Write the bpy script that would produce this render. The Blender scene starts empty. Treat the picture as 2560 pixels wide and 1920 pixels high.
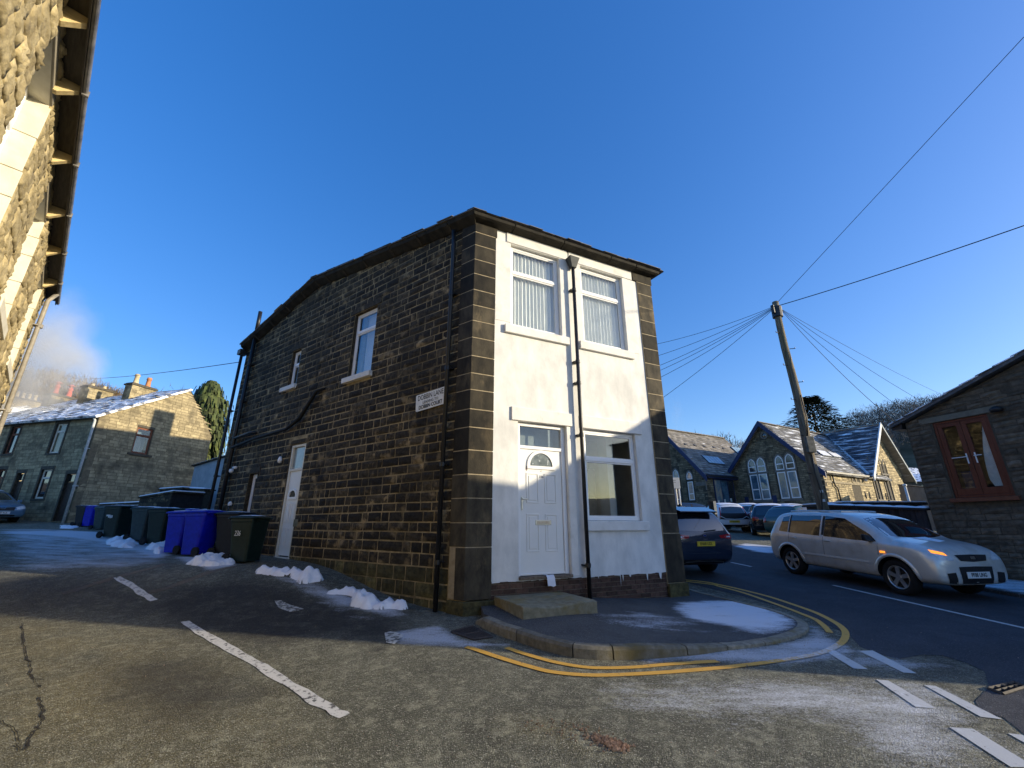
import bpy, bmesh, math, random
import numpy as np
from math import sin, cos, tan, radians, pi, sqrt, exp, hypot, atan2
from mathutils import Vector, Matrix, noise
from mathutils.bvhtree import BVHTree

S = bpy.context.scene
COL = S.collection
rnd = random.Random(7)

# ---------------------------------------------------------------- camera, world, sun, exposure
FPX, PITCH, HC = 1068.0, radians(18.3), 1.61
cam_d = bpy.data.cameras.new('camera')
cam = bpy.data.objects.new('camera', cam_d)
COL.objects.link(cam)
cam.location = (0, 0, HC)
cam.rotation_euler = (radians(90) + PITCH, 0, 0)
cam_d.sensor_width = 36
cam_d.lens = FPX / 2560 * 36
cam_d.clip_start = 0.05
cam_d.clip_end = 3000
S.camera = cam

SUN_AZ, SUN_EL = 99.5, 11.9
world = bpy.data.worlds.new('World')
S.world = world
world.use_nodes = True
wn = world.node_tree
bg = wn.nodes['Background']
sky = wn.nodes.new('ShaderNodeTexSky')
sky.sky_type = 'NISHITA'
sky.sun_disc = False
sky.sun_elevation = radians(SUN_EL)
sky.sun_rotation = radians(SUN_AZ)
sky.altitude = 200
sky.air_density = 1.0
sky.dust_density = 1.0
sky.ozone_density = 3.0
hs = wn.nodes.new('ShaderNodeHueSaturation')
hs.inputs['Saturation'].default_value = 1.52
hs.inputs['Hue'].default_value = 0.52
gm = wn.nodes.new('ShaderNodeGamma')
gm.inputs['Gamma'].default_value = 0.70
wn.links.new(sky.outputs[0], gm.inputs['Color'])
wn.links.new(gm.outputs[0], hs.inputs['Color'])
wn.links.new(hs.outputs[0], bg.inputs[0])
bg.inputs[1].default_value = 0.15

sd = bpy.data.lights.new('sun', 'SUN')
sun = bpy.data.objects.new('sun', sd)
COL.objects.link(sun)
sd.energy = 2.5
sd.angle = radians(0.5)
sd.color = (1.0, 0.86, 0.62)
_sv = Vector((sin(radians(SUN_AZ)) * cos(radians(SUN_EL)), cos(radians(SUN_AZ)) * cos(radians(SUN_EL)), sin(radians(SUN_EL))))
sun.rotation_euler = _sv.to_track_quat('Z', 'Y').to_euler()
sun.location = (30, -5, 30)

S.view_settings.view_transform = 'Standard'
S.view_settings.look = 'None'
S.view_settings.gamma = 1
S.view_settings.exposure = 1.48
S.view_settings.use_curve_mapping = False
S.cycles.max_bounces = 7
S.cycles.diffuse_bounces = 3
S.cycles.glossy_bounces = 3
S.cycles.transparent_max_bounces = 12
S.cycles.volume_bounces = 1
S.cycles.use_denoising = True
S.cycles.sample_clamp_indirect = 6

# ---------------------------------------------------------------- placing: photo point -> place on a plane of the site
def ray(px, py):
    dx = px - 1280.0; dy = py - 960.0
    y = FPX * cos(PITCH) + dy * sin(PITCH)
    return dx / y, (FPX * sin(PITCH) - dy * cos(PITCH)) / y

def zg(x, y):
    """height of the ground: the streets rise gently away from the corner"""
    yy = max(min(y, 12.0), -25.0)
    z = -.012 * max(min(x, 60.0), -60.0) + .0445 * yy
    if y > 12: z += 2.685 * (1 - exp(-(y - 12) / 30))
    if x < -10: z += .02 * (-10 - max(x, -60.0))
    if x < -1.0 and 3.5 < y < 19:
        st = lambda t: (lambda q: q * q * (3 - 2 * q))(max(0.0, min(1.0, t)))
        z += .38 * st((-1.0 - x) / 3.4) * st((y - 6.4) / 2.9) * st((19 - y) / 6)
    z -= .09 * exp(-((x - 3.3) ** 2 + (y - 9.0) ** 2) / 5.1)
    return z

def G(px, py, h=0.0):
    ax, az = ray(px, py)
    Y = 0.5
    while Y < 90:
        if HC + az * Y <= zg(ax * Y, Y) + h: break
        Y += .02
    return (ax * Y, Y, zg(ax * Y, Y) + h)

def proj(p):
    z = p[2] - HC
    d = p[1] * cos(PITCH) + z * sin(PITCH)
    if d < .1: return None
    return 1280 + FPX * p[0] / d, 960 - FPX * (-p[1] * sin(PITCH) + z * cos(PITCH)) / d

# ---------------------------------------------------------------- objects
def tag(o, label=None, cat=None, group=None, kind=None):
    if label: o['label'] = label
    if cat: o['category'] = cat
    if group: o['group'] = group
    if kind: o['kind'] = kind
    return o

def empty(name, loc=(0, 0, 0), az=None, label=None, cat=None, group=None, rz=0.0):
    """an Empty at the thing's base; az = compass direction of its local +x"""
    o = bpy.data.objects.new(name, None)
    o.empty_display_size = .3
    COL.objects.link(o)
    o.location = loc
    o.rotation_euler = (0, 0, radians(90 - az) if az is not None else rz)
    return tag(o, label, cat, group)

def wmat(o):
    m = Matrix.Translation(o.location) @ o.rotation_euler.to_matrix().to_4x4() @ Matrix.Diagonal(o.scale).to_4x4()
    return wmat(o.parent) @ m if o.parent else m

def ident(s, n, z): return (s, n, z)

class MB:
    """collects geometry; build() links it as ONE mesh object"""
    def __init__(self, fr=ident):
        self.v = []; self.f = []; self.m = []; self.t = []; self.fr = fr
    def add(self, vs, fs, m=0, tone=.5):
        b = len(self.v)
        self.v.extend(self.fr(*p) for p in vs)
        for f in fs:
            self.f.append(tuple(i + b for i in f)); self.m.append(m); self.t.append(tone)
        return self
    def box(self, x0, x1, y0, y1, z0, z1, m=0, tone=.5):
        vs = [(x, y, z) for z in (z0, z1) for y in (y0, y1) for x in (x0, x1)]
        return self.add(vs, [(0, 2, 3, 1), (4, 5, 7, 6), (0, 1, 5, 4), (2, 6, 7, 3), (0, 4, 6, 2), (1, 3, 7, 5)], m, tone)
    def poly(self, pts, m=0, tone=.5):
        return self.add(pts, [tuple(range(len(pts)))], m, tone)
    def prism(self, ptsA, ptsB, m=0, tone=.5):
        n = len(ptsA)
        fs = [tuple(range(n - 1, -1, -1)), tuple(range(n, 2 * n))]
        fs += [(i, (i + 1) % n, n + (i + 1) % n, n + i) for i in range(n)]
        return self.add(list(ptsA) + list(ptsB), fs, m, tone)
    def tube(self, pts, r, n=8, m=0, cap=True, tone=.5):
        pts = [Vector(p) for p in pts]; k = len(pts)
        rs = r if isinstance(r, (list, tuple)) else [r] * k
        vs = []; up = Vector((0, 0, 1)); a = None
        for i, p in enumerate(pts):
            d = (pts[min(i + 1, k - 1)] - pts[max(i - 1, 0)]).normalized()
            if a is None:
                a = d.cross(up) if abs(d.dot(up)) < .95 else d.cross(Vector((1, 0, 0)))
            else:
                a = a - d * a.dot(d)
            a.normalize(); b = d.cross(a).normalized()
            for j in range(n):
                t = 2 * pi * j / n
                vs.append(tuple(p + a * cos(t) * rs[i] + b * sin(t) * rs[i]))
        fs = [(i * n + j, i * n + (j + 1) % n, (i + 1) * n + (j + 1) % n, (i + 1) * n + j) for i in range(k - 1) for j in range(n)]
        if cap:
            fs += [tuple(range(n - 1, -1, -1)), tuple(range((k - 1) * n, k * n))]
        return self.add(vs, fs, m, tone)
    def lathe(self, prof, c=(0, 0, 0), n=14, m=0, tone=.5):
        vs = [(c[0] + r * cos(2 * pi * j / n), c[1] + r * sin(2 * pi * j / n), c[2] + z) for r, z in prof for j in range(n)]
        k = len(prof)
        fs = [(i * n + j, i * n + (j + 1) % n, (i + 1) * n + (j + 1) % n, (i + 1) * n + j) for i in range(k - 1) for j in range(n)]
        fs += [tuple(range(n - 1, -1, -1)), tuple(range((k - 1) * n, k * n))]
        return self.add(vs, fs, m, tone)
    def build(self, name, mats, parent=None, smooth=False, bevel=0, kind=None, label=None, loc=None, subd=0, fixn=True):
        me = bpy.data.meshes.new(name)
        me.from_pydata(self.v, [], self.f)
        if not isinstance(mats, (list, tuple)): mats = [mats]
        for m in mats: me.materials.append(m)
        if len(mats) > 1: me.polygons.foreach_set('material_index', self.m)
        at = me.attributes.new('tone', 'FLOAT', 'FACE')
        at.data.foreach_set('value', self.t)
        if smooth: me.polygons.foreach_set('use_smooth', [True] * len(self.f))
        if fixn:
            bm = bmesh.new(); bm.from_mesh(me)
            bmesh.ops.recalc_face_normals(bm, faces=bm.faces)
            bm.to_mesh(me); bm.free()
        me.update()
        o = bpy.data.objects.new(name, me)
        COL.objects.link(o)
        if parent: o.parent = parent
        if loc: o.location = loc
        if bevel:
            b = o.modifiers.new('bevel', 'BEVEL'); b.width = bevel; b.segments = 2; b.limit_method = 'ANGLE'; b.angle_limit = radians(50)
        if subd:
            b = o.modifiers.new('smooth', 'SUBSURF'); b.levels = subd; b.render_levels = subd
        if kind: o['kind'] = kind
        if label: o['label'] = label
        return o

def frame(o, d, side=1):
    """wall frame in a root's local coordinates: s along d (degrees from local +x), n outwards, z up"""
    a = radians(d); dx, dy = cos(a), sin(a); nx, ny = (dy * side, -dx * side)
    def fr(s, n, z): return (o[0] + dx * s + nx * n, o[1] + dy * s + ny * n, z)
    return fr

def copy_tree(o, parent=None):
    c = o.copy(); COL.objects.link(c); c.parent = parent
    for ch in list(o.children): copy_tree(ch, c)
    return c

def put_pieces(root, name, pieces, mat, limit=300, minpx=10, fr=ident, parent=None, stuffname=None, smooth=False):
    """pieces = [(verts, faces, tone)]; those that show largest become parts of their own, the rest ONE joined part"""
    par = parent or root
    M4 = wmat(par)
    sc = []
    for i, (vs, fs, tone) in enumerate(pieces):
        ps = [proj(M4 @ Vector(fr(*p))) for p in vs[::max(1, len(vs) // 6)]]
        if any(p is None for p in ps): sc.append((0, i)); continue
        xs = [p[0] for p in ps]; ys = [p[1] for p in ps]
        cx = sum(xs) / len(xs); cy = sum(ys) / len(ys)
        sz = max(max(xs) - min(xs), max(ys) - min(ys))
        if not (-20 < cx < 2580 and -20 < cy < 1940): sz = 0
        sc.append((sz, i))
    sc.sort(reverse=True)
    single = {i for sz, i in sc[:limit] if sz >= minpx}
    rest = MB(fr)
    for i, (vs, fs, tone) in enumerate(pieces):
        if i in single:
            b = MB(fr); b.add(vs, fs, 0, tone); b.build(name, mat, par, smooth=smooth)
        else:
            rest.add(vs, fs, 0, tone)
    if rest.v: rest.build(stuffname or (name + 's'), mat, par, kind='stuff', smooth=smooth)

# ---------------------------------------------------------------- materials
MATS = {}
def nodes(name):
    m = bpy.data.materials.new(name); m.use_nodes = True
    nt = m.node_tree
    return m, nt, nt.nodes['Principled BSDF']

def M(name, c1, c2=None, scale=6.0, detail=6.0, rough=.85, bump=.0, bscale=40.0, tone=0.0, c3=None, s3=1.3, w3=(.5, .62),
      spec=.3, metal=0.0, stretch=None, coat=0.0, rvar=0.0, lo=.35, hi=.65):
    """noise-mottled surface: c1..c2 by a fine noise, patches of c3 by a coarse one, per-piece tone, bump"""
    if name in MATS: return MATS[name]
    m, nt, b = nodes(name)
    L = nt.links.new; N = nt.nodes.new
    tc = N('ShaderNodeTexCoord')
    vec = tc.outputs['Object']
    if stretch:
        mp = N('ShaderNodeMapping'); mp.inputs['Scale'].default_value = stretch
        L(vec, mp.inputs[0]); vec = mp.outputs[0]
    out = None
    if c2:
        n1 = N('ShaderNodeTexNoise'); n1.inputs['Scale'].default_value = scale; n1.inputs['Detail'].default_value = detail
        n1.inputs['Roughness'].default_value = .62
        L(vec, n1.inputs['Vector'])
        r = N('ShaderNodeValToRGB'); r.color_ramp.elements[0].position = lo; r.color_ramp.elements[1].position = hi
        r.color_ramp.elements[0].color = (*c1, 1); r.color_ramp.elements[1].color = (*c2, 1)
        L(n1.outputs[0], r.inputs[0]); out = r.outputs[0]
    if c3:
        n3 = N('ShaderNodeTexNoise'); n3.inputs['Scale'].default_value = s3; n3.inputs['Detail'].default_value = 5
        n3.inputs['Roughness'].default_value = .6
        L(vec, n3.inputs['Vector'])
        r3 = N('ShaderNodeMapRange'); r3.inputs[1].default_value = w3[0]; r3.inputs[2].default_value = w3[1]
        L(n3.outputs[0], r3.inputs[0])
        mx = N('ShaderNodeMix'); mx.data_type = 'RGBA'
        L(r3.outputs[0], mx.inputs[0])
        if out: L(out, mx.inputs[6])
        else: mx.inputs[6].default_value = (*c1, 1)
        mx.inputs[7].default_value = (*c3, 1)
        out = mx.outputs[2]
    if tone:
        at = N('ShaderNodeAttribute'); at.attribute_name = 'tone'
        mr = N('ShaderNodeMapRange'); mr.inputs[3].default_value = 1 - tone; mr.inputs[4].default_value = 1 + tone * 1.6
        L(at.outputs['Fac'], mr.inputs[0])
        vm = N('ShaderNodeVectorMath'); vm.operation = 'SCALE'
        if out: L(out, vm.inputs[0])
        else: vm.inputs[0].default_value = c1
        L(mr.outputs[0], vm.inputs['Scale']); out = vm.outputs[0]
    if out: L(out, b.inputs['Base Color'])
    else: b.inputs['Base Color'].default_value = (*c1, 1)
    b.inputs['Roughness'].default_value = rough
    b.inputs['Specular IOR Level'].default_value = spec
    b.inputs['Metallic'].default_value = metal
    b.inputs['Coat Weight'].default_value = coat
    b.inputs['Coat Roughness'].default_value = .04
    if rvar:
        nr = N('ShaderNodeTexNoise'); nr.inputs['Scale'].default_value = 9; nr.inputs['Detail'].default_value = 4
        L(vec, nr.inputs['Vector'])
        mr2 = N('ShaderNodeMapRange'); mr2.inputs[3].default_value = rough - rvar; mr2.inputs[4].default_value = rough + rvar
        L(nr.outputs[0], mr2.inputs[0]); L(mr2.outputs[0], b.inputs['Roughness'])
    if bump:
        n2 = N('ShaderNodeTexNoise'); n2.inputs['Scale'].default_value = bscale; n2.inputs['Detail'].default_value = 8
        n2.inputs['Roughness'].default_value = .65
        L(vec, n2.inputs['Vector'])
        bp = N('ShaderNodeBump'); bp.inputs['Strength'].default_value = bump; bp.inputs['Distance'].default_value = .02
        L(n2.outputs[0], bp.inputs['Height']); L(bp.outputs[0], b.inputs['Normal'])
    MATS[name] = m
    return m

def glass_mat(name, tint=(.93, .95, .95), dark=0.0):
    """window glass: mirror-like at grazing angles, else see-through"""
    m, nt, b = nodes(name)
    N = nt.nodes.new; L = nt.links.new
    out = nt.nodes['Material Output']
    gl = N('ShaderNodeBsdfGlossy'); gl.inputs['Roughness'].default_value = .02; gl.inputs[0].default_value = (.9, .95, 1, 1)
    tr = N('ShaderNodeBsdfTransparent'); tr.inputs[0].default_value = (*tint, 1)
    lw = N('ShaderNodeLayerWeight'); lw.inputs[0].default_value = .5
    pw = N('ShaderNodeMath'); pw.operation = 'POWER'; pw.inputs[1].default_value = 4.0; L(lw.outputs['Facing'], pw.inputs[0])
    fr = N('ShaderNodeMapRange'); fr.inputs[3].default_value = .055; fr.inputs[4].default_value = 1.0; L(pw.outputs[0], fr.inputs[0])
    mx = N('ShaderNodeMixShader')
    L(fr.outputs[0], mx.inputs[0]); L(tr.outputs[0], mx.inputs[1]); L(gl.outputs[0], mx.inputs[2])
    L(mx.outputs[0], out.inputs[0])
    nt.nodes.remove(b)
    return m

stone_black = M('stone_black', (.016, .013, .008), (.060, .046, .026), 14, tone=.6, bump=.7, bscale=22, c3=(.21, .155, .08), s3=3.4, w3=(.55, .66))
mortar = M('mortar', (.25, .19, .10), (.42, .33, .18), 9, bump=.8, bscale=30, c3=(.13, .10, .05), s3=1.0, w3=(.45, .6))
quoin_mat = M('quoin_dark', (.016, .014, .010), (.050, .042, .028), 5, tone=.5, bump=.35, bscale=60, c3=(.13, .10, .058), s3=1.8, w3=(.55, .72), stretch=(1, 1, .5))
stone_moss = M('stone_mossy', (.035, .032, .013), (.11, .095, .038), 10, tone=.4, bump=.7, bscale=22)
white_render = M('white_render', (.60, .60, .57), (.78, .77, .73), 3.0, rough=.8, bump=.25, bscale=9, c3=(.50, .50, .48), s3=1.6, w3=(.50, .78), stretch=(1, 1, .55))
white_paint = M('white_paint_stone', (.66, .645, .60), (.76, .74, .69), 4, rough=.7, bump=.15, bscale=25, c3=(.55, .53, .47), s3=3, w3=(.55, .75))
upvc = M('upvc', (.80, .79, .77), rough=.35, spec=.5)
upvc_cream = M('upvc_cream', (.66, .60, .48), (.74, .69, .58), 8, rough=.5)
brick_mat = M('brick_brown', (.055, .030, .022), (.10, .058, .042), 18, tone=.35, bump=.4, bscale=50)
brick_mortar = M('brick_mortar', (.14, .12, .09), (.2, .17, .13), 20, bump=.4)
iron_black = M('iron_black', (.008, .008, .009), (.016, .015, .015), 20, rough=.45, spec=.5)
pipe_grey = M('pipe_grey', (.22, .2, .17), (.34, .31, .26), 12, rough=.5)
concrete = M('concrete', (.16, .15, .11), (.28, .26, .2), 14, bump=.4, bscale=60, c3=(.12, .12, .06), s3=2.5, w3=(.5, .65))
step_mat = M('step_stone', (.15, .14, .09), (.25, .23, .16), 10, bump=.4, bscale=50, c3=(.20, .15, .05), s3=2.0, w3=(.55, .7))
slate_mat = M('slate', (.07, .07, .075), (.14, .135, .13), 8, rough=.6, tone=.3, bump=.3)
slate_snow = M('slate_snow', (.07, .075, .085), (.13, .13, .14), 8, rough=.7, tone=.25, c3=(.82, .84, .88), s3=2.6, w3=(.40, .50), stretch=(.7, .7, 2.0))
snow = M('snow', (.80, .82, .86), (.88, .89, .92), 12, rough=.6, bump=.5, bscale=26)
ridge_mat = M('ridge', (.2, .17, .13), (.34, .3, .24), 10, bump=.3)
glass = glass_mat('window_glass')
dark_glass = M('dark_glass', (.012, .015, .02), rough=.03, spec=1.0, coat=.6)
blind_mat = M('blind_fabric', (.78, .78, .73), (.85, .84, .79), 5, rough=.8)
room_dark = M('room_dark', (.42, .40, .36), (.55, .52, .47), 3)
curtain_mat = M('curtain', (.55, .6, .58), (.68, .72, .7), 6, rough=.9)

# ---------------------------------------------------------------- walls
def wall_shell(fr, s0, s1, zbot, top, holes, mat, mats_rev=None, n=0.0, depth=.16, name='wall', parent=None, thick=.3):
    """wall face with rectangular openings and their reveals; top = function of s, holes = (s0, s1, z0, z1[, depth])"""
    b = MB(fr)
    brk = {s0, s1}
    for h in holes:
        for q in h[:2]:
            if s0 < q < s1: brk.add(q)
    k = 12
    for i in range(1, k): brk.add(s0 + (s1 - s0) * i / k)
    for q in getattr(top, 'knots', []):
        if s0 < q < s1: brk.add(q)
    brk = sorted(brk)
    for a, c in zip(brk, brk[1:]):
        mid = (a + c) / 2
        hs_ = sorted([h for h in holes if h[0] < mid < h[1]], key=lambda h: h[2])
        z = zbot
        for h in hs_:
            if h[2] > z: b.add([(a, n, z), (c, n, z), (c, n, h[2]), (a, n, h[2])], [(0, 1, 2, 3)])
            z = h[3]
        b.add([(a, n, z), (c, n, z), (c, n, top(c)), (a, n, top(a))], [(0, 1, 2, 3)])
        b.add([(a, n, top(a)), (c, n, top(c)), (c, n - thick, top(c)), (a, n - thick, top(a))], [(0, 1, 2, 3)])
    for a in (s0, s1):
        b.add([(a, n, zbot), (a, n - thick, zbot), (a, n - thick, top(a)), (a, n, top(a))], [(0, 1, 2, 3)])
    for h in holes:
        d = n - (h[4] if len(h) > 4 else depth)
        a, c, z0, z1 = h[:4]
        b.add([(a, n, z0), (a, d, z0), (a, d, z1), (a, n, z1), (c, n, z0), (c, d, z0), (c, d, z1), (c, n, z1)],
              [(0, 1, 2, 3), (4, 7, 6, 5), (0, 4, 5, 1), (3, 2, 6, 7)], 1 if mats_rev else 0)
    return b.build(name, [mat] + ([mats_rev] if mats_rev else []), parent, fixn=False)

def stone_piece(s0, s1, z0, z1, z0b, z1b, n0, p, rough, R, k=3, kz=None, smoothn=False):
    """one dressed or rock-faced block: its face a small uneven grid; left edge z0..z1, right edge z0b..z1b"""
    kz = kz or k
    vs = []; fs = []
    idx = {}
    for j in range(kz + 1):
        for i in range(k + 1):
            u = i / k; v = j / kz
            s = s0 + (s1 - s0) * u
            lo = z0 + (z0b - z0) * u; hi = z1 + (z1b - z1) * u
            z = lo + (hi - lo) * v
            edge = i in (0, k) or j in (0, kz)
            corner = i in (0, k) and j in (0, kz)
            if edge:
                if smoothn: nn = n0 + p * .55 + .02 * noise.noise((s * 9, z * 9, 7.0))
                else: nn = n0 + p * .45 + R.uniform(-.25, .15) * rough
                s += R.uniform(-1, 1) * rough * .3 if not corner else (R.uniform(.2, 1) * rough * .3 * (1 if i == 0 else -1))
                z += R.uniform(-1, 1) * rough * .25
            elif smoothn:
                nn = n0 + p * .85 + rough * (.35 * noise.noise((s * 5, z * 7, 1.3)) + .55 * noise.fractal((s * 17, z * 30, 3.1), .5, 2.2, 4) + .25 * R.uniform(-.5, .5))
            else:
                nn = n0 + p + R.uniform(-.7, 1) * rough
            idx[i, j] = len(vs); vs.append((s, nn, z))
    for j in range(kz):
        for i in range(k):
            fs.append((idx[i, j], idx[i + 1, j], idx[i + 1, j + 1], idx[i, j + 1]))
    ring = [(i, 0) for i in range(k)] + [(k, j) for j in range(kz)] + [(i, kz) for i in range(k, 0, -1)] + [(0, j) for j in range(kz, 0, -1)]
    base = len(vs)
    for q in ring:
        v = vs[idx[q]]; vs.append((v[0], n0 - .02, v[2]))
    m = len(ring)
    for a in range(m):
        fs.append((idx[ring[a]], base + a, base + (a + 1) % m, idx[ring[(a + 1) % m]]))
    return vs, fs

def course_stones(s0, s1, zbot, top, holes, R, h=(.12, .16), l=(.2, .45), gap=.012, n0=0.0, p=.02, rough=.012, k=2, tone=None, hfun=None, wob=0.0, smoothn=False):
    """coursed walling over s0..s1 up to top(s), leaving the holes free; returns pieces"""
    out = []
    z = zbot
    mx = max(top(s0 + (s1 - s0) * i / 40) for i in range(41))
    while z < mx - .04:
        hh = R.uniform(*(hfun(z) if hfun else h)); z1 = z + hh
        iv = [(s0, s1)]
        for ho in holes:
            if ho[3] > z + hh * .35 and ho[2] < z1 - hh * .35:
                nv = []
                for a, c in iv:
                    if ho[1] <= a or ho[0] >= c: nv.append((a, c)); continue
                    if ho[0] > a: nv.append((a, ho[0]))
                    if ho[1] < c: nv.append((ho[1], c))
                iv = nv
        for a, c in iv:
            s = a
            while s < c - .03:
                L_ = R.uniform(*l) * (1.0 if R.random() > .12 else 1.5)
                e = s + L_
                if c - e < l[0] * .6: e = c
                ta, tb = top(s), top(e)
                za, zb = min(z1 - gap, ta - .005), min(z1 - gap, tb - .005)
                if za > z + .03 or zb > z + .03:
                    za = max(za, z + .012); zb = max(zb, z + .012)
                    w0 = wob * noise.noise((s * .7, z * 3, 1)); w1 = wob * noise.noise((e * .7, z * 3, 1))
                    vs, fs = stone_piece(s + gap * .5, e - gap * .5, z + w0, za + w0, z + w1, zb + w1, n0, p * R.uniform(.6, 1.4), rough, R, k, None, smoothn)
                    out.append((vs, fs, (tone(s, z) if tone else R.random())))
                s = e
        z = z1
    return out

def slates(root, fr, s0, s1, v0, v1, mat, R, rowh=.25, w=.3, test=None, th=.012, name='slate', limit=300, minpx=10):
    """a roof slope in the frame fr(s, n, v): rows of overlapping slates"""
    P = []
    v = v0; r = 0
    while v < v1 - .01:
        s = s0 - (w / 2 if r % 2 else 0)
        while s < s1:
            a = max(s, s0); c = min(s + w, s1)
            if c - a > .04 and (test is None or test((a + c) / 2, v + rowh / 2)):
                ve = min(v + rowh * 1.15, v1)
                t0 = th * R.uniform(1.2, 2.2); g = .004
                vs = [(a + g, .004, v), (c - g, .004, v), (c - g, .002, ve), (a + g, .002, ve),
                      (a + g, t0 + .004, v), (c - g, t0 + .004, v), (c - g, .006, ve), (a + g, .006, ve)]
                P.append((vs, [(4, 5, 6, 7), (0, 1, 5, 4), (0, 4, 7, 3), (1, 2, 6, 5)], R.random()))
            s += w
        v += rowh; r += 1
    put_pieces(root, name, P, mat, limit=limit, minpx=minpx, fr=fr, stuffname=name + 's')

def window(parent, fr, s0, s1, z0, z1, n, fmat, gmat, bars=(), muls=(), fw=.055, ft=.05, name='window', label=None, sash=True):
    """frame with transoms and mullions as one part; each pane a sub-part"""
    b = MB(fr)
    b.box(s0, s1, n - ft, n, z0, z0 + fw); b.box(s0, s1, n - ft, n, z1 - fw, z1)
    b.box(s0, s0 + fw, n - ft, n - .001, z0 + fw, z1 - fw); b.box(s1 - fw, s1, n - ft, n - .001, z0 + fw, z1 - fw)
    zs = [z0 + fw] + sorted(bars) + [z1 - fw]; ss = [s0 + fw] + sorted(muls) + [s1 - fw]
    for q in sorted(bars): b.box(s0 + fw, s1 - fw, n - ft + .003, n + .004, q - fw * .55, q + fw * .55)
    for q in sorted(muls): b.box(q - fw * .5, q + fw * .5, n - ft + .004, n - .002, z0 + fw, z1 - fw)
    o = b.build(name, fmat, parent, bevel=.006, label=label)
    for a, c in zip(zs, zs[1:]):
        for d, e in zip(ss, ss[1:]):
            g = MB(fr)
            i0 = fw * .55 if a in bars else 0; i1 = fw * .55 if c in bars else 0
            j0 = fw * .5 if d in muls else 0; j1 = fw * .5 if e in muls else 0
            if sash:
                q = .028
                f = MB(fr); A, B, C, D = d + j0, e - j1, a + i0, c - i1
                f.box(A, B, n - .04, n - .012, C, C + q); f.box(A, B, n - .04, n - .012, D - q, D)
                f.box(A, A + q, n - .04, n - .013, C + q, D - q); f.box(B - q, B, n - .04, n - .013, C + q, D - q)
                f.build('sash', fmat, o)
            else: q = 0
            g.box(d + j0 + q, e - j1 - q, n - .034, n - .028, a + i0 + q, c - i1 - q)
            g.build('pane', gmat, o)
    return o

def text(body, size, mat, parent, loc, rot, name='lettering', sx=1.0, ext=.001, bold=0.0, align='CENTER'):
    cu = bpy.data.curves.new(name, 'FONT')
    cu.body = body; cu.size = size; cu.align_x = align; cu.align_y = 'CENTER'; cu.extrude = ext; cu.offset = bold
    cu.resolution_u = 3
    cu.materials.append(mat)
    tmp = bpy.data.objects.new(name + '_tmp', cu); COL.objects.link(tmp)
    me = bpy.data.meshes.new_from_object(tmp, depsgraph=bpy.context.evaluated_depsgraph_get())
    bpy.data.objects.remove(tmp)
    o = bpy.data.objects.new(name, me); COL.objects.link(o)
    o.parent = parent; o.location = loc; o.rotation_euler = rot; o.scale = (sx, 1, 1)
    return o

def solve_plane(px, py, P0, U, V):
    """(s, v) with P0 + s U + v V on the line of sight of a photo point"""
    ax, az = ray(px, py)
    A = np.array([[U[0], V[0], -ax], [U[1], V[1], -1.0], [U[2], V[2], -az]])
    r = np.linalg.solve(A, -np.array([P0[0], P0[1], P0[2] - HC]))
    return float(r[0]), float(r[1])

def piecewise(pts):
    def f(s):
        if s <= pts[0][0]: return pts[0][1]
        for (a, za), (b, zb) in zip(pts, pts[1:]):
            if s <= b: return za + (zb - za) * (s - a) / (b - a)
        return pts[-1][1]
    f.knots = [p[0] for p in pts]
    return f

# ================================================================ GROUND AND STREETS
def c0(x, y): return G(x / 2.212, 1300 + y / 2.212)[:2]
def c9(x, y): return G(900 + x / 2.458, 1450 + y / 2.458)[:2]
def c3(x, y): return G(1700 + x / 2.572, 1350 + y / 2.572)[:2]

def poly_dist(P, poly):
    """signed distance (inside positive) of points P[n,2] to a polygon"""
    poly = np.array(poly); d = np.full(len(P), 1e9); ins = np.zeros(len(P), bool)
    for i in range(len(poly)):
        a = poly[i]; b = poly[(i + 1) % len(poly)]
        ab = b - a; t = np.clip(((P - a) @ ab) / max(ab @ ab, 1e-9), 0, 1)
        q = P - (a + t[:, None] * ab); d = np.minimum(d, np.hypot(q[:, 0], q[:, 1]))
        c = (a[1] > P[:, 1]) != (b[1] > P[:, 1])
        with np.errstate(divide='ignore', invalid='ignore'):
            xi = a[0] + (P[:, 1] - a[1]) / (b[1] - a[1]) * (b[0] - a[0]) if b[1] != a[1] else np.zeros(len(P))
        ins ^= c & (P[:, 0] < xi)
    return np.where(ins, d, -d)

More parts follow.
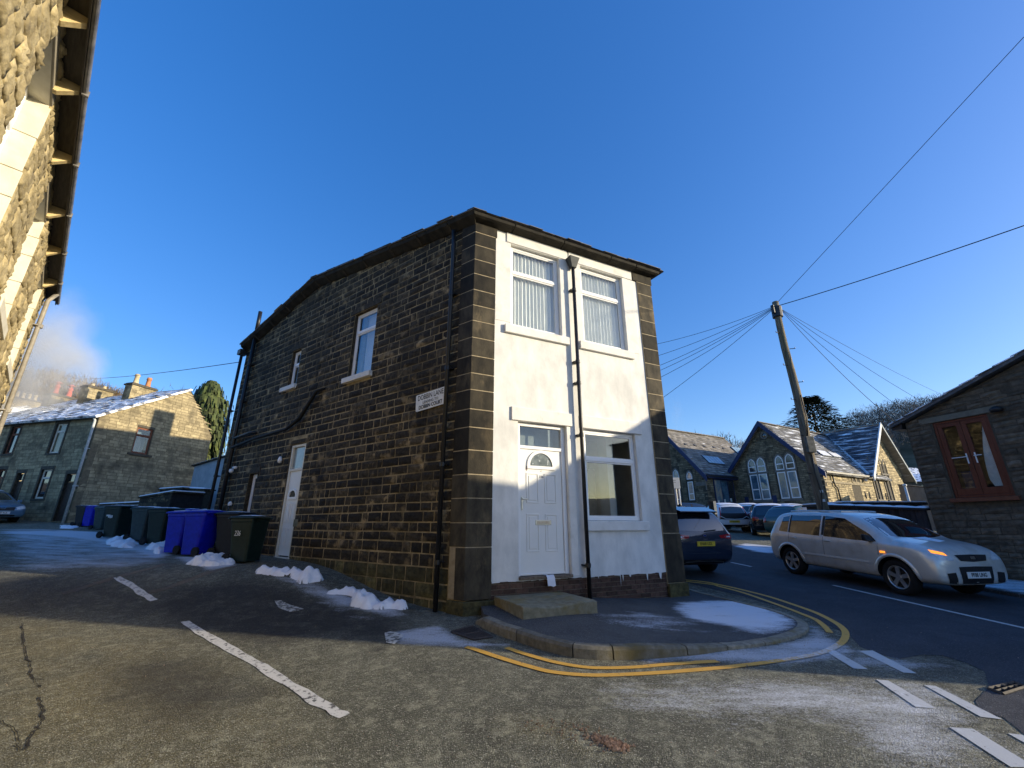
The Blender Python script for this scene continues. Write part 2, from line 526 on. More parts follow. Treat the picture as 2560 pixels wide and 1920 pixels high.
FROST = [
    ([c3(-40, 690), c3(0, 690), c3(300, 690), c3(600, 660), c3(760, 610), c3(830, 530), c3(900, 560), c3(1000, 620), c3(1090, 670), c3(1180, 730), c3(1000, 790), c3(700, 815), c3(400, 790), c3(0, 790), c3(-300, 820), c3(-200, 700)], .80, .28),
    ([c3(-500, 900), c3(0, 850), c3(700, 840), c3(1500, 870), c3(1900, 960), c3(2300, 1200), c3(2300, 1560), c3(1300, 1560), c3(900, 1250), c3(0, 1190), c3(-700, 1050)], .64, .8),
    ([c3(-800, 1000), c3(-200, 900), c3(600, 960), c3(1200, 1000), c3(700, 1130), c3(-300, 1100)], .68, .6),
    ([c3(900, 700), c3(1200, 700), c3(1500, 750), c3(1700, 745), c3(1900, 850), c3(1700, 900), c3(1000, 850)], .56, .3),
    ([c0(-60, 45), c0(300, 48), c0(560, 60), c0(860, 110), c0(950, 180), c0(1000, 240), c0(800, 262), c0(640, 300), c0(480, 290), c0(200, 310), c0(-60, 290)], .62, .8),
    ([c0(420, 60), c0(580, 66), c0(930, 125), c0(955, 195), c0(840, 225), c0(700, 170), c0(560, 130), c0(300, 90), c0(0, 75), c0(0, 60)], .92, .35),
    ([c0(950, 200), c0(1290, 205), c0(1300, 255), c0(1150, 285), c0(1020, 250)], .85, .25),
    ([c0(1380, 290), c0(1800, 350), c0(2212, 480), c0(2300, 560), c0(2150, 545), c0(1850, 480), c0(1600, 370)], .74, .3),
    ([c0(1500, 330), c0(1750, 380), c0(2150, 560), c0(2100, 600), c0(1700, 450)], .60, .35),
    ([c9(150, 330), c9(280, 300), c9(480, 272), c9(560, 300), c9(640, 360), c9(750, 380), c9(940, 395), c9(900, 412), c9(700, 420), c9(560, 405), c9(300, 405), c9(170, 390)], .80, .22),
    ([c9(500, 700), c9(900, 760), c9(1300, 900), c9(1100, 1080), c9(600, 960)], .40, .5),
    ([c3(420, 20), c3(620, 40), c3(640, 90), c3(480, 80), c3(330, 40)], .9, .3),
]
FPAV = [
    ([c3(130, 400), c3(400, 400), c3(640, 455), c3(765, 545), c3(755, 590), c3(600, 640), c3(400, 615), c3(250, 570), c3(50, 540), c3(-60, 470), c3(-40, 420)], .86, .30),
    ([c3(-700, 520), c3(-200, 480), c3(50, 520), c3(400, 620), c3(0, 650), c3(-500, 640)], .52, .4),
    ([c3(0, 290), c3(180, 330), c3(400, 385), c3(300, 395), c3(60, 330)], .45, .2),
]
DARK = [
    ([c0(760, 440), c0(1000, 370), c0(1380, 330), c0(1700, 400), c0(2212, 540), c0(2260, 640), c0(2060, 680), c0(1800, 640), c0(1500, 690), c0(1200, 640), c0(1000, 600), c0(860, 540)], .95, .35),  # lane by the wall: damp asphalt deepened with painted shade
    ([c0(-100, 300), c0(300, 300), c0(650, 330), c0(900, 380), c0(1100, 440), c0(900, 560), c0(500, 500), c0(-100, 520)], .75, .5),  # left lane: its shade painted into the asphalt colour
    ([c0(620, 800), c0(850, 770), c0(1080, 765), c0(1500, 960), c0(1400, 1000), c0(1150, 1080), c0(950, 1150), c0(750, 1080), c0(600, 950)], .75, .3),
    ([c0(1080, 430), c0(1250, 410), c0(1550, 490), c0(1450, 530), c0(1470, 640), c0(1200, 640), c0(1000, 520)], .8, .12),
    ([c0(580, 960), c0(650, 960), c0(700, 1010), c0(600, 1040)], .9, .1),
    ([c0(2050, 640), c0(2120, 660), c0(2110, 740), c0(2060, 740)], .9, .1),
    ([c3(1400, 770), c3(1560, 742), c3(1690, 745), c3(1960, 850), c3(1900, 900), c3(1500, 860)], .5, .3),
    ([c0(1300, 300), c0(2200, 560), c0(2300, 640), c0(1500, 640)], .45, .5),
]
BROWN = [
    ([c0(-200, 560), c0(700, 590), c0(1500, 900), c0(1500, 1371), c0(1200, 1500), c0(-300, 1500)], .8, .9),  # warm sun glare on the near left lane, painted as a brown tint
    ([c0(-60, 940), c0(150, 950), c0(100, 1010), c0(-60, 1020)], 1.0, .2),
    ([c9(900, 860), c9(1300, 870), c9(1600, 1000), c9(1500, 1060), c9(1000, 940)], .7, .2),
]
def field(P, lst, extra=None):
    out = np.zeros(len(P))
    for poly, st, soft in lst:
        d = poly_dist(P, poly)
        t = np.clip(d / soft * .5 + .5, 0, 1); t = t * t * (3 - 2 * t)
        out = np.maximum(out, st * t)
    return out

def asphalt(name, base1, base2, speck, frost_th=.5, brown=True, grain=260, bump=1.0, pits=False):
    m, nt, b = nodes(name)
    N = nt.nodes.new; L = nt.links.new
    geo = N('ShaderNodeNewGeometry'); pos = geo.outputs['Position']
    def noi(sc, det=5, rough=.6, vec=pos):
        n = N('ShaderNodeTexNoise'); n.inputs['Scale'].default_value = sc; n.inputs['Detail'].default_value = det
        n.inputs['Roughness'].default_value = rough; L(vec, n.inputs['Vector']); return n.outputs[0]
    def mr(x, a, c, d=0.0, e=1.0):
        n = N('ShaderNodeMapRange'); n.inputs[1].default_value = a; n.inputs[2].default_value = c; n.inputs[3].default_value = d; n.inputs[4].default_value = e
        L(x, n.inputs[0]); return n.outputs[0]
    def mix(f, a, c):
        n = N('ShaderNodeMix'); n.data_type = 'RGBA'
        if isinstance(f, float): n.inputs[0].default_value = f
        else: L(f, n.inputs[0])
        for k, q in ((6, a), (7, c)):
            if isinstance(q, tuple): n.inputs[k].default_value = (*q, 1)
            else: L(q, n.inputs[k])
        return n.outputs[2]
    def math(op, a, c):
        n = N('ShaderNodeMath'); n.operation = op
        for k, q in ((0, a), (1, c)):
            if isinstance(q, (int, float)): n.inputs[k].default_value = q
            else: L(q, n.inputs[k])
        return n.outputs[0]
    def attr(nm):
        n = N('ShaderNodeAttribute'); n.attribute_name = nm; return n.outputs['Fac']
    col = mix(mr(noi(2.2), .35, .65), base1, base2)
    col = mix(mr(noi(.35, 3), .42, .6, 0, .55), col, tuple(q * .75 for q in base1))
    if brown:
        col = mix(math('MULTIPLY', attr('brown'), mr(noi(1.6), .3, .6)), col, tuple(a * f for a, f in zip(base2, (1.22, 1.06, .74))))
    vo = N('ShaderNodeTexVoronoi'); vo.inputs['Scale'].default_value = 85; L(pos, vo.inputs['Vector'])
    vc = N('ShaderNodeTexVoronoi'); vc.inputs['Scale'].default_value = 85; L(pos, vc.inputs['Vector'])
    sp = N('ShaderNodeSeparateColor'); L(vc.outputs['Color'], sp.inputs[0])
    col = mix(math('MULTIPLY', mr(sp.outputs[0], .45, .9), mr(vo.outputs['Distance'], .6, .25)), col, speck)
    if pits:
        col = mix(mr(noi(58, 4, .75), .50, .60, .62, 0), col, tuple(q * .28 for q in base1))
        col = mix(mr(noi(9, 5, .7), .5, .66, 0, .35), col, tuple(q * 1.9 for q in base2))
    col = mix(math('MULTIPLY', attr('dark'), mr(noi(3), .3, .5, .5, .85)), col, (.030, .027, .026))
    # fine white grit
    n4 = noi(46, 3, .5)
    col = mix(mr(n4, .72, .76, 0, .8), col, (.45, .43, .38))
    # frost and thin snow
    mp = N('ShaderNodeMapping'); mp.inputs['Scale'].default_value = (.55, 1.5, 1); mp.inputs['Rotation'].default_value = (0, 0, radians(-12)); L(pos, mp.inputs[0])
    nn = math('ADD', math('MULTIPLY', noi(2.6, 8, .68, mp.outputs[0]), .52), math('MULTIPLY', noi(48, 7, .75), .48))
    f = mr(math('ADD', attr('frost'), math('MULTIPLY', math('SUBTRACT', nn, .5), 1.7)), .46, .78)
    col = mix(math('MULTIPLY', f, .93), col, (.72, .75, .80))
    L(col, b.inputs['Base Color'])
    b.inputs['Roughness'].default_value = .82
    b.inputs['Specular IOR Level'].default_value = .3
    h = math('ADD', mr(vo.outputs['Distance'], 0, .7, 1, 0), math('MULTIPLY', noi(150, 3), .8))
    bp = N('ShaderNodeBump'); bp.inputs['Strength'].default_value = bump; bp.inputs['Distance'].default_value = .006
    L(h, bp.inputs['Height'])
    bp2 = N('ShaderNodeBump'); bp2.inputs['Strength'].default_value = .5; bp2.inputs['Distance'].default_value = .03
    L(noi(5, 6), bp2.inputs['Height']); L(bp.outputs[0], bp2.inputs['Normal'])
    L(bp2.outputs[0], b.inputs['Normal'])
    return m

lane_mat = asphalt('lane_asphalt', (.15, .148, .108), (.30, .295, .215), (.80, .78, .64), bump=2.2, pits=True)
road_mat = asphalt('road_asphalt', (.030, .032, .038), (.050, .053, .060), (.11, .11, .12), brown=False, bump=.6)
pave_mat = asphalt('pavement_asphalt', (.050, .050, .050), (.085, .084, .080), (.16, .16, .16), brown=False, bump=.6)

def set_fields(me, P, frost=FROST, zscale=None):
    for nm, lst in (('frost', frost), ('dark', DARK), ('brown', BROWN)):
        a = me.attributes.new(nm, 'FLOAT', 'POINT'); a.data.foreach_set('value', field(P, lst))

def build_ground():
    def axis(lo, hi, step, far):
        c = list(np.arange(lo, hi, step)); q = c[-1]; st = step
        while q < far: st *= 1.35; q += st; c.append(q)
        q = c[0]; st = step
        while q > -far: st *= 1.35; q -= st; c.insert(0, q)
        return np.array(c)
    xs = axis(-14, 12, .13, 1500); ys = axis(.6, 19, .13, 1500)
    X, Y = np.meshgrid(xs, ys)
    z = np.array([[zg(a, c) for a in xs] for c in ys])
    V = np.stack([X.ravel(), Y.ravel(), z.ravel()], 1)
    nx, ny = len(xs), len(ys)
    i = (np.arange(ny - 1)[:, None] * nx + np.arange(nx - 1)[None, :]).ravel()
    F = np.stack([i, i + 1, i + nx + 1, i + nx], 1)
    me = bpy.data.meshes.new('ground')
    me.vertices.add(len(V)); me.vertices.foreach_set('co', V.ravel())
    me.loops.add(F.size); me.loops.foreach_set('vertex_index', F.ravel())
    me.polygons.add(len(F)); me.polygons.foreach_set('loop_start', np.arange(0, F.size, 4)); me.polygons.foreach_set('loop_total', np.full(len(F), 4))
    me.update(); me.validate()
    me.polygons.foreach_set('use_smooth', [True] * len(F))
    me.materials.append(lane_mat)
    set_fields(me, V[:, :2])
    o = bpy.data.objects.new('ground', me); COL.objects.link(o); o['kind'] = 'structure'
build_ground()

def sheet(name, poly, off, mat, cell=.35, parent=None, hfun=None, frost=FROST, fields=True, kind='structure', skirt=0):
    """a flush layer of a street: the polygon cut into cells that follow the ground, off metres above it"""
    bm = bmesh.new()
    vs = [bm.verts.new((p[0], p[1], 0)) for p in poly]
    bm.faces.new(vs)
    xs = [p[0] for p in poly]; ys = [p[1] for p in poly]
    for lo, hi, ax in ((min(xs), max(xs), 0), (min(ys), max(ys), 1)):
        q = lo + cell
        while q < hi:
            co = Vector((q, 0, 0) if ax == 0 else (0, q, 0)); no = Vector((1, 0, 0) if ax == 0 else (0, 1, 0))
            bmesh.ops.bisect_plane(bm, geom=bm.verts[:] + bm.edges[:] + bm.faces[:], plane_co=co, plane_no=no)
            q += cell if abs(q) < 30 else cell * 6
    bmesh.ops.recalc_face_normals(bm, faces=bm.faces)
    for f in bm.faces:
        if f.normal.z < 0: f.normal_flip()
    for v in bm.verts:
        v.co.z = zg(v.co.x, v.co.y) + off + (hfun(v.co.x, v.co.y) if hfun else 0)
    if skirt:
        r = bmesh.ops.extrude_edge_only(bm, edges=[e for e in bm.edges if e.is_boundary])
        for v in r['geom']:
            if isinstance(v, bmesh.types.BMVert): v.co.z -= skirt
    me = bpy.data.meshes.new(name); bm.to_mesh(me); bm.free()
    me.materials.append(mat)
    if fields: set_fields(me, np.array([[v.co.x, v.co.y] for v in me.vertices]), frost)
    o = bpy.data.objects.new(name, me); COL.objects.link(o)
    if parent: o.parent = parent
    elif kind: o['kind'] = kind
    return o

def catmull(pts, n=6):
    out = []
    P = [pts[0]] + list(pts) + [pts[-1]]
    for i in range(1, len(P) - 2):
        for k in range(n):
            t = k / n; a, b, c, d = (np.array(P[i + q]) for q in (-1, 0, 1, 2))
            out.append(tuple(.5 * ((2 * b) + (-a + c) * t + (2 * a - 5 * b + 4 * c - d) * t * t + (-a + 3 * b - 3 * c + d) * t ** 3)))
    out.append(tuple(pts[-1]))
    return out

def offset_line(pts, d):
    P = np.array(pts); T = np.gradient(P, axis=0); T /= np.linalg.norm(T, axis=1)[:, None]
    return P + np.stack([-T[:, 1], T[:, 0]], 1) * d

# --- main road
edge = [c3(*q) for q in [(1085, 610), (1160, 690), (1300, 742), (1400, 770), (1560, 742), (1690, 745), (1850, 800), (1960, 850), (1990, 950), (1900, 1040), (1930, 1100), (2080, 1150), (2212, 1250), (2350, 1400)]]
main_poly = [(-9, 60), (-3.2, 32), (.2, 20), (2.2, 14.6), (3.3, 12), (4.0, 10.5), (4.5, 9.3), (4.68, 8.2), (4.62, 7.2)] + edge + [(8, 0.8), (12, -4), (18, -8), (21, -6), (14.6, 3), (12.6, 8.4), (10.9, 12.2), (9.6, 16), (7.4, 22), (4.5, 32), (-1, 60)]
sheet('main_road', main_poly, .004, road_mat, cell=.4)

# --- corner pavement with its kerb stones
kerb_pts = [(-.51, 6.70), (-.25, 6.28), (.06, 5.93), (.40, 5.58), (.70, 5.38), (1.18, 5.33), (1.99, 5.52), (2.54, 5.74), (3.24, 6.02), (3.80, 6.38), (4.16, 6.76), (4.36, 7.2), (4.36, 7.9), (4.16, 8.6), (3.82, 9.5), (3.3, 10.9), (1.6, 14.6), (.2, 18)]
kerb_line = catmull(kerb_pts, 5)
def kerb_h(x, y):
    if y < 6.2 and x < 1.5: return .125
    if x < 3.0 and y < 6.6: return .125 - .085 * min(1, (x - 1.5) / 1.2) if x > 1.5 else .125
    return .045
def pave_h(x, y):
    t = min(1, max(0, (x - .8) / 2.2)); t = t * t * (3 - 2 * t)
    return .118 + (.04 - .118) * t
inner = offset_line(kerb_line, .13)
pavement = sheet('corner_pavement', [tuple(p) for p in inner] + [(-1.2, 18), (.9, 14.0), (2.4, 10.8), (3.3, 9.4), (1.8, 8.7), (-.5, 7.4)], .0, pave_mat, cell=.25, hfun=pave_h, frost=FPAV, skirt=.3)
kerb_mat = M('kerb_stone', (.13, .12, .09), (.24, .22, .17), 12, tone=.2, bump=.5, bscale=60, c3=(.16, .13, .06), s3=2.5, w3=(.52, .66))
L_ = [0]
for a, b_ in zip(kerb_line, kerb_line[1:]): L_.append(L_[-1] + hypot(b_[0] - a[0], b_[1] - a[1]))
def along(s):
    i = max(0, min(len(L_) - 2, int(np.searchsorted(L_, s)) - 1)); t = (s - L_[i]) / (L_[i + 1] - L_[i])
    p = np.array(kerb_line[i]) * (1 - t) + np.array(kerb_line[i + 1]) * t
    T = np.array(kerb_line[min(i + 1, len(kerb_line) - 1)]) - np.array(kerb_line[max(i - 0, 0)]); T = T / np.linalg.norm(T)
    return p, np.array([-T[1], T[0]])
s = 0; R1 = random.Random(3)
joints = [0, .95, 1.78, 2.22]
while joints[-1] < L_[-1] - .4: joints.append(joints[-1] + R1.choice((.9, .92, .6)))
for a, c in zip(joints, joints[1:]):
    if c > L_[-1]: break
    b = MB(); n = 5; vs = []; fs = []
    for i in range(n + 1):
        p, nrm = along(a + .008 + (c - a - .016) * i / n)
        h = kerb_h(*p) + R1.uniform(-.003, .003)
        z = zg(*p)
        for off, zz in ((.0, -.12), (.0, h * .75), (.022, h), (.128, h + .004), (.128, -.12)):
            vs.append((p[0] + nrm[0] * off, p[1] + nrm[1] * off, z + zz))
    for i in range(n):
        for k in range(5): fs.append((i * 5 + k, i * 5 + (k + 1) % 5, (i + 1) * 5 + (k + 1) % 5, (i + 1) * 5 + k))
    fs += [(0, 1, 2, 3, 4), tuple(n * 5 + k for k in (4, 3, 2, 1, 0))]
    b.add(vs, fs, 0, R1.random()); b.build('kerb_stone', kerb_mat, pavement)

# --- pavement along the right-hand building (snow on it)
far_frost = [([(9.6, 10.4), (9.9, 8.4), (10.9, 5.5), (13, 0), (22, -8), (14.4, 3), (11.9, 10.7), (11.2, 12.2)], .74, .5)]
rp = [(9.62, 10.6), (9.8, 8.6), (10.8, 5.6), (13, 0), (17, -8), (22, -8), (14.4, 3), (11.9, 10.3), (11.35, 12.0), (10.4, 14.7), (9.6, 13.6)]
fp = sheet('far_pavement', rp, .07, pave_mat, cell=.5, frost=far_frost, skirt=.25)

# --- road markings
def paint(name, c, wear=.55):
    m, nt, b = nodes(name); N = nt.nodes.new; L = nt.links.new
    geo = N('ShaderNodeNewGeometry')
    def noi(sc, d=5):
        n = N('ShaderNodeTexNoise'); n.inputs['Scale'].default_value = sc; n.inputs['Detail'].default_value = d; n.inputs['Roughness'].default_value = .7
        L(geo.outputs['Position'], n.inputs['Vector']); return n.outputs[0]
    r = N('ShaderNodeMapRange'); r.inputs[1].default_value = wear; r.inputs[2].default_value = wear + .07; L(noi(16, 9), r.inputs[0])
    mx = N('ShaderNodeMix'); mx.data_type = 'RGBA'; mx.inputs[6].default_value = (*c, 1); mx.inputs[7].default_value = (.09, .085, .075, 1); L(r.outputs[0], mx.inputs[0])
    at = N('ShaderNodeAttribute'); at.attribute_name = 'frost'
    ad = N('ShaderNodeMath'); ad.operation = 'ADD'; L(at.outputs['Fac'], ad.inputs[0]); L(noi(22), ad.inputs[1])
    r2 = N('ShaderNodeMapRange'); r2.inputs[1].default_value = 1.1; r2.inputs[2].default_value = 1.45; L(ad.outputs[0], r2.inputs[0])
    m2 = N('ShaderNodeMix'); m2.data_type = 'RGBA'; L(r2.outputs[0], m2.inputs[0]); L(mx.outputs[2], m2.inputs[6]); m2.inputs[7].default_value = (.72, .75, .8, 1)
    L(m2.outputs[2], b.inputs['Base Color']); b.inputs['Roughness'].default_value = .7
    bp = N('ShaderNodeBump'); bp.inputs['Strength'].default_value = .5; bp.inputs['Distance'].default_value = .006; L(noi(120, 4), bp.inputs['Height']); L(bp.outputs[0], b.inputs['Normal'])
    return m
paint_white = paint('road_paint_white', (.62, .60, .54), .53)
paint_white_new = paint('road_paint_white_clean', (.52, .52, .50), .60)
paint_yellow = paint('road_paint_yellow', (.62, .34, .05), .60)
paint_old = paint('road_paint_remnant', (.55, .53, .46), .48)

def band(name, line, w, mat, off=.008, cell=.3, ragged=0.0):
    a = offset_line(line, w / 2); c = offset_line(line, -w / 2)
    poly = [tuple(p) for p in a] + [tuple(p) for p in c[::-1]]
    if ragged:
        R = random.Random(len(line)); poly = [(p[0] + R.uniform(-ragged, ragged), p[1] + R.uniform(-ragged, ragged)) for p in poly]
    return sheet(name, poly, off, mat, cell)
def dense(a, b, n): return [tuple(np.array(a) * (1 - i / n) + np.array(b) * i / n) for i in range(n + 1)]
outer = [c9(650, 418), c9(700, 430), c9(860, 483), c9(1050, 540), c9(1200, 572), c9(1450, 590), c9(1800, 580), c9(2150, 553), c3(30, 846), c3(300, 822), c3(600, 786), c3(850, 745), c3(985, 700), c3(1052, 650), c3(1066, 604), c3(1040, 565), c3(985, 526), c3(870, 470), c3(700, 408), c3(560, 364), c3(380, 318), c3(240, 288), c3(150, 270)]
outer += [(3.6, 11.4), (2.3, 14.4), (.4, 19)]
band('yellow_line', catmull(outer, 4), .085, paint_yellow)
innr = [c9(900, 420), c9(1000, 455), c9(1120, 490), c9(1230, 515), c9(1370, 540), c9(1500, 548), c9(1700, 540), c9(1900, 525), c9(2200, 504), c3(100, 790)]
band('yellow_line', catmull(innr, 4), .08, paint_yellow)
innb = [c3(965, 600), c3(930, 560), c3(880, 520), c3(810, 488), c3(700, 445), c3(560, 395), c3(400, 340), c3(250, 300), c3(180, 285)]
innb += [(3.35, 11.4), (2.05, 14.4), (.15, 19)]
band('yellow_line', catmull(innb, 4), .08, paint_yellow)
cl = [c0(1020, 562), c0(1200, 672), c0(1400, 790), c0(1600, 908), c0(1760, 1010), c0(1910, 1092)]
band('white_dash', catmull(cl, 5), .105, paint_white, ragged=.014, off=.004)
band('white_dash', catmull([c0(645, 318), c0(740, 372), c0(790, 412), c0(850, 448)], 3), .10, paint_white, ragged=.012, off=.004)
sheet('paint_remnant', [c0(1518, 448), c0(1555, 448), c0(1600, 470), c0(1680, 495), c0(1650, 504), c0(1600, 510), c0(1540, 488)], .004, paint_old)
sheet('paint_remnant', [c9(150, 330), c9(200, 318), c9(270, 345), c9(210, 400), c9(160, 390)], .009, paint_old)
for q in ([(930, 715), (990, 712), (1210, 835), (1118, 832)], [(1150, 716), (1240, 716), (1525, 865), (1438, 857)], [(1262, 905), (1340, 908), (1650, 1090), (1520, 1082)],
          [(1570, 940), (1645, 945), (2075, 1158), (1935, 1142)], [(1735, 1215), (1885, 1220), (2290, 1475), (2130, 1470)], [(2110, 1255), (2200, 1258), (2480, 1390), (2330, 1380)]):
    sheet('give_way_dash', [c3(*p) for p in q], .005, paint_white_new)
band('centre_line', dense(c3(985, 293), c3(2330, 596), 24), .085, paint_white_new)
band('centre_line', dense(c3(330, 146), c3(460, 173), 4), .085, paint_white_new)
for q in ([(640, 318), (560, 345), (345, 412)], [(950, 240), (800, 278), (660, 315)], [(820, 405), (950, 370), (1130, 300), (1300, 258)]):
    band('trench_scar', catmull([c0(*p) for p in q], 4), .16, asphalt('trench_asphalt', (.13, .105, .07), (.19, .155, .11), (.3, .27, .2)) if 'trench_asphalt' not in bpy.data.materials else bpy.data.materials['trench_asphalt'], off=.004, ragged=.02)
crack_mat = M('crack', (.02, .018, .014), (.05, .045, .035), 20)
R2 = random.Random(5)
def crack(pts, w):
    line = catmull([c0(*p) for p in pts], 8)
    line = [(p[0] + R2.uniform(-.012, .012), p[1] + R2.uniform(-.012, .012)) for p in line]
    A = offset_line(line, w / 2); B = offset_line(line, -w / 2); b = MB()
    vs = []; fs = []
    for i, (p, q) in enumerate(zip(A, B)):
        k = R2.uniform(.1, 1.0); m_ = (p + q) / 2; p = m_ + (p - m_) * k; q = m_ + (q - m_) * k
        vs += [(p[0], p[1], zg(*p) + .005), (q[0], q[1], zg(*q) + .005)]
    fs = [(2 * i, 2 * i + 1, 2 * i + 3, 2 * i + 2) for i in range(len(A) - 1)]
    b.add(vs, fs); o = b.build('road_crack', crack_mat, fixn=False); o['kind'] = 'structure'
crack([(118, 560), (135, 690), (160, 800), (180, 870), (225, 930)], .018)
crack([(215, 990), (235, 1060), (215, 1150), (165, 1200), (140, 1285)], .018)
crack([(180, 870), (220, 885), (260, 888)], .012)
crack([(1430, 700), (1435, 760)], .012)
crack([(0, 1110), (90, 1180), (100, 1290)], .01)

# --- storm drain grate by the kerb
def grate(corners, n, along_first=True, name='storm_drain', label=''):
    P = [np.array(c) for c in corners]
    c = sum(P) / 4
    t = empty(name, (c[0], c[1], zg(*c)), 90, label, 'drain')
    def at(u, v):
        p = (P[0] * (1 - u) + P[1] * u) * (1 - v) + (P[3] * (1 - u) + P[2] * u) * v
        return p[0] - c[0], p[1] - c[1], zg(*p) - zg(*c)
    b = MB()
    pts = [at(0, 0), at(1, 0), at(1, 1), at(0, 1)]
    b.add([(p[0], p[1], p[2] + .006) for p in pts], [(0, 1, 2, 3)])
    b.build('pit', M('pit_black', (.004, .004, .004)), t)
    b = MB()
    for a, d in ((0, 1), (1, 2), (2, 3), (3, 0)):
        b.tube([(pts[a][0], pts[a][1], pts[a][2] + .01), (pts[d][0], pts[d][1], pts[d][2] + .01)], .013, 4)
    b.build('rim', M('cast_iron', (.03, .026, .022), (.07, .055, .045), 30, rough=.6), t)
    for i in range(1, n):
        b = MB(); p = at(i / n, 0); q = at(i / n, 1)
        b.tube([(p[0], p[1], p[2] + .012), (q[0], q[1], q[2] + .012)], .009, 4); b.build('bar', MATS['cast_iron'], t)
    b = MB(); p = at(0, .5); q = at(1, .5)
    b.tube([(p[0], p[1], p[2] + .012), (q[0], q[1], q[2] + .012)], .009, 4); b.build('bar', MATS['cast_iron'], t)
grate([c9(560, 325), c9(690, 290), c9(815, 355), c9(700, 372)], 9, label='rusty square drain grate in the gutter beside the start of the corner kerb')
grate([c3(1985, 965), c3(2150, 925), c3(2230, 955), c3(2080, 1000)], 4, label='wet black drain grate in the road at the right edge, near the give-way dashes')
# --- manhole patch far left and grit heap
gritm = M('grit', (.30, .2, .13), (.5, .38, .28), 30, tone=.4)
g = MB(); R3 = random.Random(9)
gc = [c9(950, 890), c9(1250, 900), c9(1420, 960), c9(1500, 990), c9(1560, 1025), c9(1600, 1040)]
for i in range(420):
    k = R3.random() ** .6 * 4.99; a = gc[int(k)]; b_ = gc[int(k) + 1]; u = k - int(k)
    x = a[0] * (1 - u) + b_[0] * u + R3.gauss(0, .035 if k > 2.5 else .08); y = a[1] * (1 - u) + b_[1] * u + R3.gauss(0, .03 if k > 2.5 else .07)
    r = R3.uniform(.004, .012) * (1.2 if k > 3 else .8); z = zg(x, y) + r * .5
    g.add([(x - r, y, z), (x + r * .8, y - r * .6, z), (x, y + r, z), (x, y, z + r * 1.1), (x, y, z - r)], [(0, 1, 3), (1, 2, 3), (2, 0, 3), (1, 0, 4), (2, 1, 4), (0, 2, 4)], 0, R3.random())
for i in range(900):
    x = R3.uniform(-7, 6); y = R3.uniform(1.4, 7); r = R3.uniform(.002, .007); z = zg(x, y) + r * .4
    g.add([(x - r, y, z), (x + r * .8, y - r * .6, z), (x, y + r, z), (x, y, z + r * 1.1)], [(0, 1, 3), (1, 2, 3), (2, 0, 3)], 0, R3.random())
o = g.build('grit', gritm, kind='stuff'); o['label'] = 'small brown stones scattered on the asphalt in front of the kerb'

# ================================================================ THE CORNER HOUSE
CO = (-.725, 7.15)
ZB = .30
house = empty('corner_house', (CO[0], CO[1], ZB), 63.7, 'dark stone house with a white rendered front on the street corner', 'house')
def zfr(f, zb):
    return lambda s, n, z: f(s, n, z - zb)
FF = zfr(frame((0, 0), 0, 1), ZB)
LWA = 117.4
FL = zfr(frame((0, 0), LWA, -1), ZB)
_e = FF(4.56, 0, 0)
FRt = zfr(frame((4.56, 0), 84, 1), ZB)
lw_top = piecewise([(0, 7.42), (5.95, 8.08), (9.93, 7.12)])
flat = lambda v: (lambda s: v)
L_holes = [(3.0, 3.87, 4.86, 6.52, .13), (6.29, 6.74, 5.2, 6.24, .13), (5.28, 5.97, .90, 3.52, .12), (7.55, 8.02, 1.0, 2.94, .14)]
wall_shell(FL, 0, 9.93, 0, lw_top, L_holes, mortar, stone_black, n=.0, name='wall', parent=house)
F_holes = [(.78, 1.95, 5.28, 7.15, .13), (2.5, 3.68, 5.27, 7.15, .13), (.93, 1.96, .81, 3.41, .11), (2.36, 3.66, 1.69, 3.41, .12)]
wall_shell(FF, .42, 4.14, .765, flat(7.40), F_holes, white_render, white_paint, n=0.0, name='rendered_wall', parent=house)
wall_shell(FF, .42, 4.14, .0, flat(.764), [], brick_mortar, n=-.02, name='wall', parent=house)
wall_shell(FRt, 0, 8.2, 0, flat(7.3), [], mortar, n=0, name='wall', parent=house)
# rear wall
A = FL(9.93, 0, 0); B = FRt(8.2, 0, 0)
b = MB(); b.poly([(A[0], A[1], -.3), (B[0], B[1], -.3), (B[0], B[1], 7.0), (A[0], A[1], 6.85)]); b.build('wall', mortar, house, fixn=False)
# side walling
R = random.Random(21)
def ltone(s, z):
    v = R.random() * .55 + .12 * noise.noise((s * .8, z * .8, 3))
    if R.random() < .13: v = R.uniform(.75, 1.25)
    return max(0, min(1, v))
holes_pad = [(h[0] - .0, h[1] + .0, h[2] - (.10 if i < 3 else 0), h[3] + (.16 if i in (0, 1, 3) else .1)) for i, h in enumerate(L_holes)]
P = course_stones(.345, 9.93, .30, lw_top, holes_pad, R, hfun=lambda z: (.19, .24) if z < 1.1 else (.15, .185), l=(.14, .52), gap=.024, n0=-.004, p=.020, rough=.010, k=3, tone=ltone, wob=.012)
low = [p for p in P if p[0][0][2] < .93]; hi = [p for p in P if p[0][0][2] >= .93]
put_pieces(house, 'stone', hi, stone_black, limit=235, minpx=10, fr=FL, stuffname='walling_stones')
put_pieces(house, 'stone', low, stone_moss, limit=64, minpx=10, fr=FL, stuffname='mossy_walling_stones')
R = random.Random(8)
P = course_stones(.1, 8.1, .1, flat(7.25), [], R, h=(.17, .2), l=(.35, .6), n0=0, p=.02, rough=.01, k=2)
put_pieces(house, 'side_stone', P, stone_black, limit=0, fr=FRt)
# window and door heads of the side wall
for (s0, s1, z0, z1, n1) in ((2.86, 4.0, 6.53, 6.68, .02), (6.2, 6.85, 6.25, 6.40, .02), (7.42, 8.2, 2.95, 3.11, .02), (5.18, 6.05, 3.53, 3.63, .02)):
    b = MB(FL); b.box(s0, s1, -.15, n1, z0, z1); b.build('lintel', stone_black, house, bevel=.01)
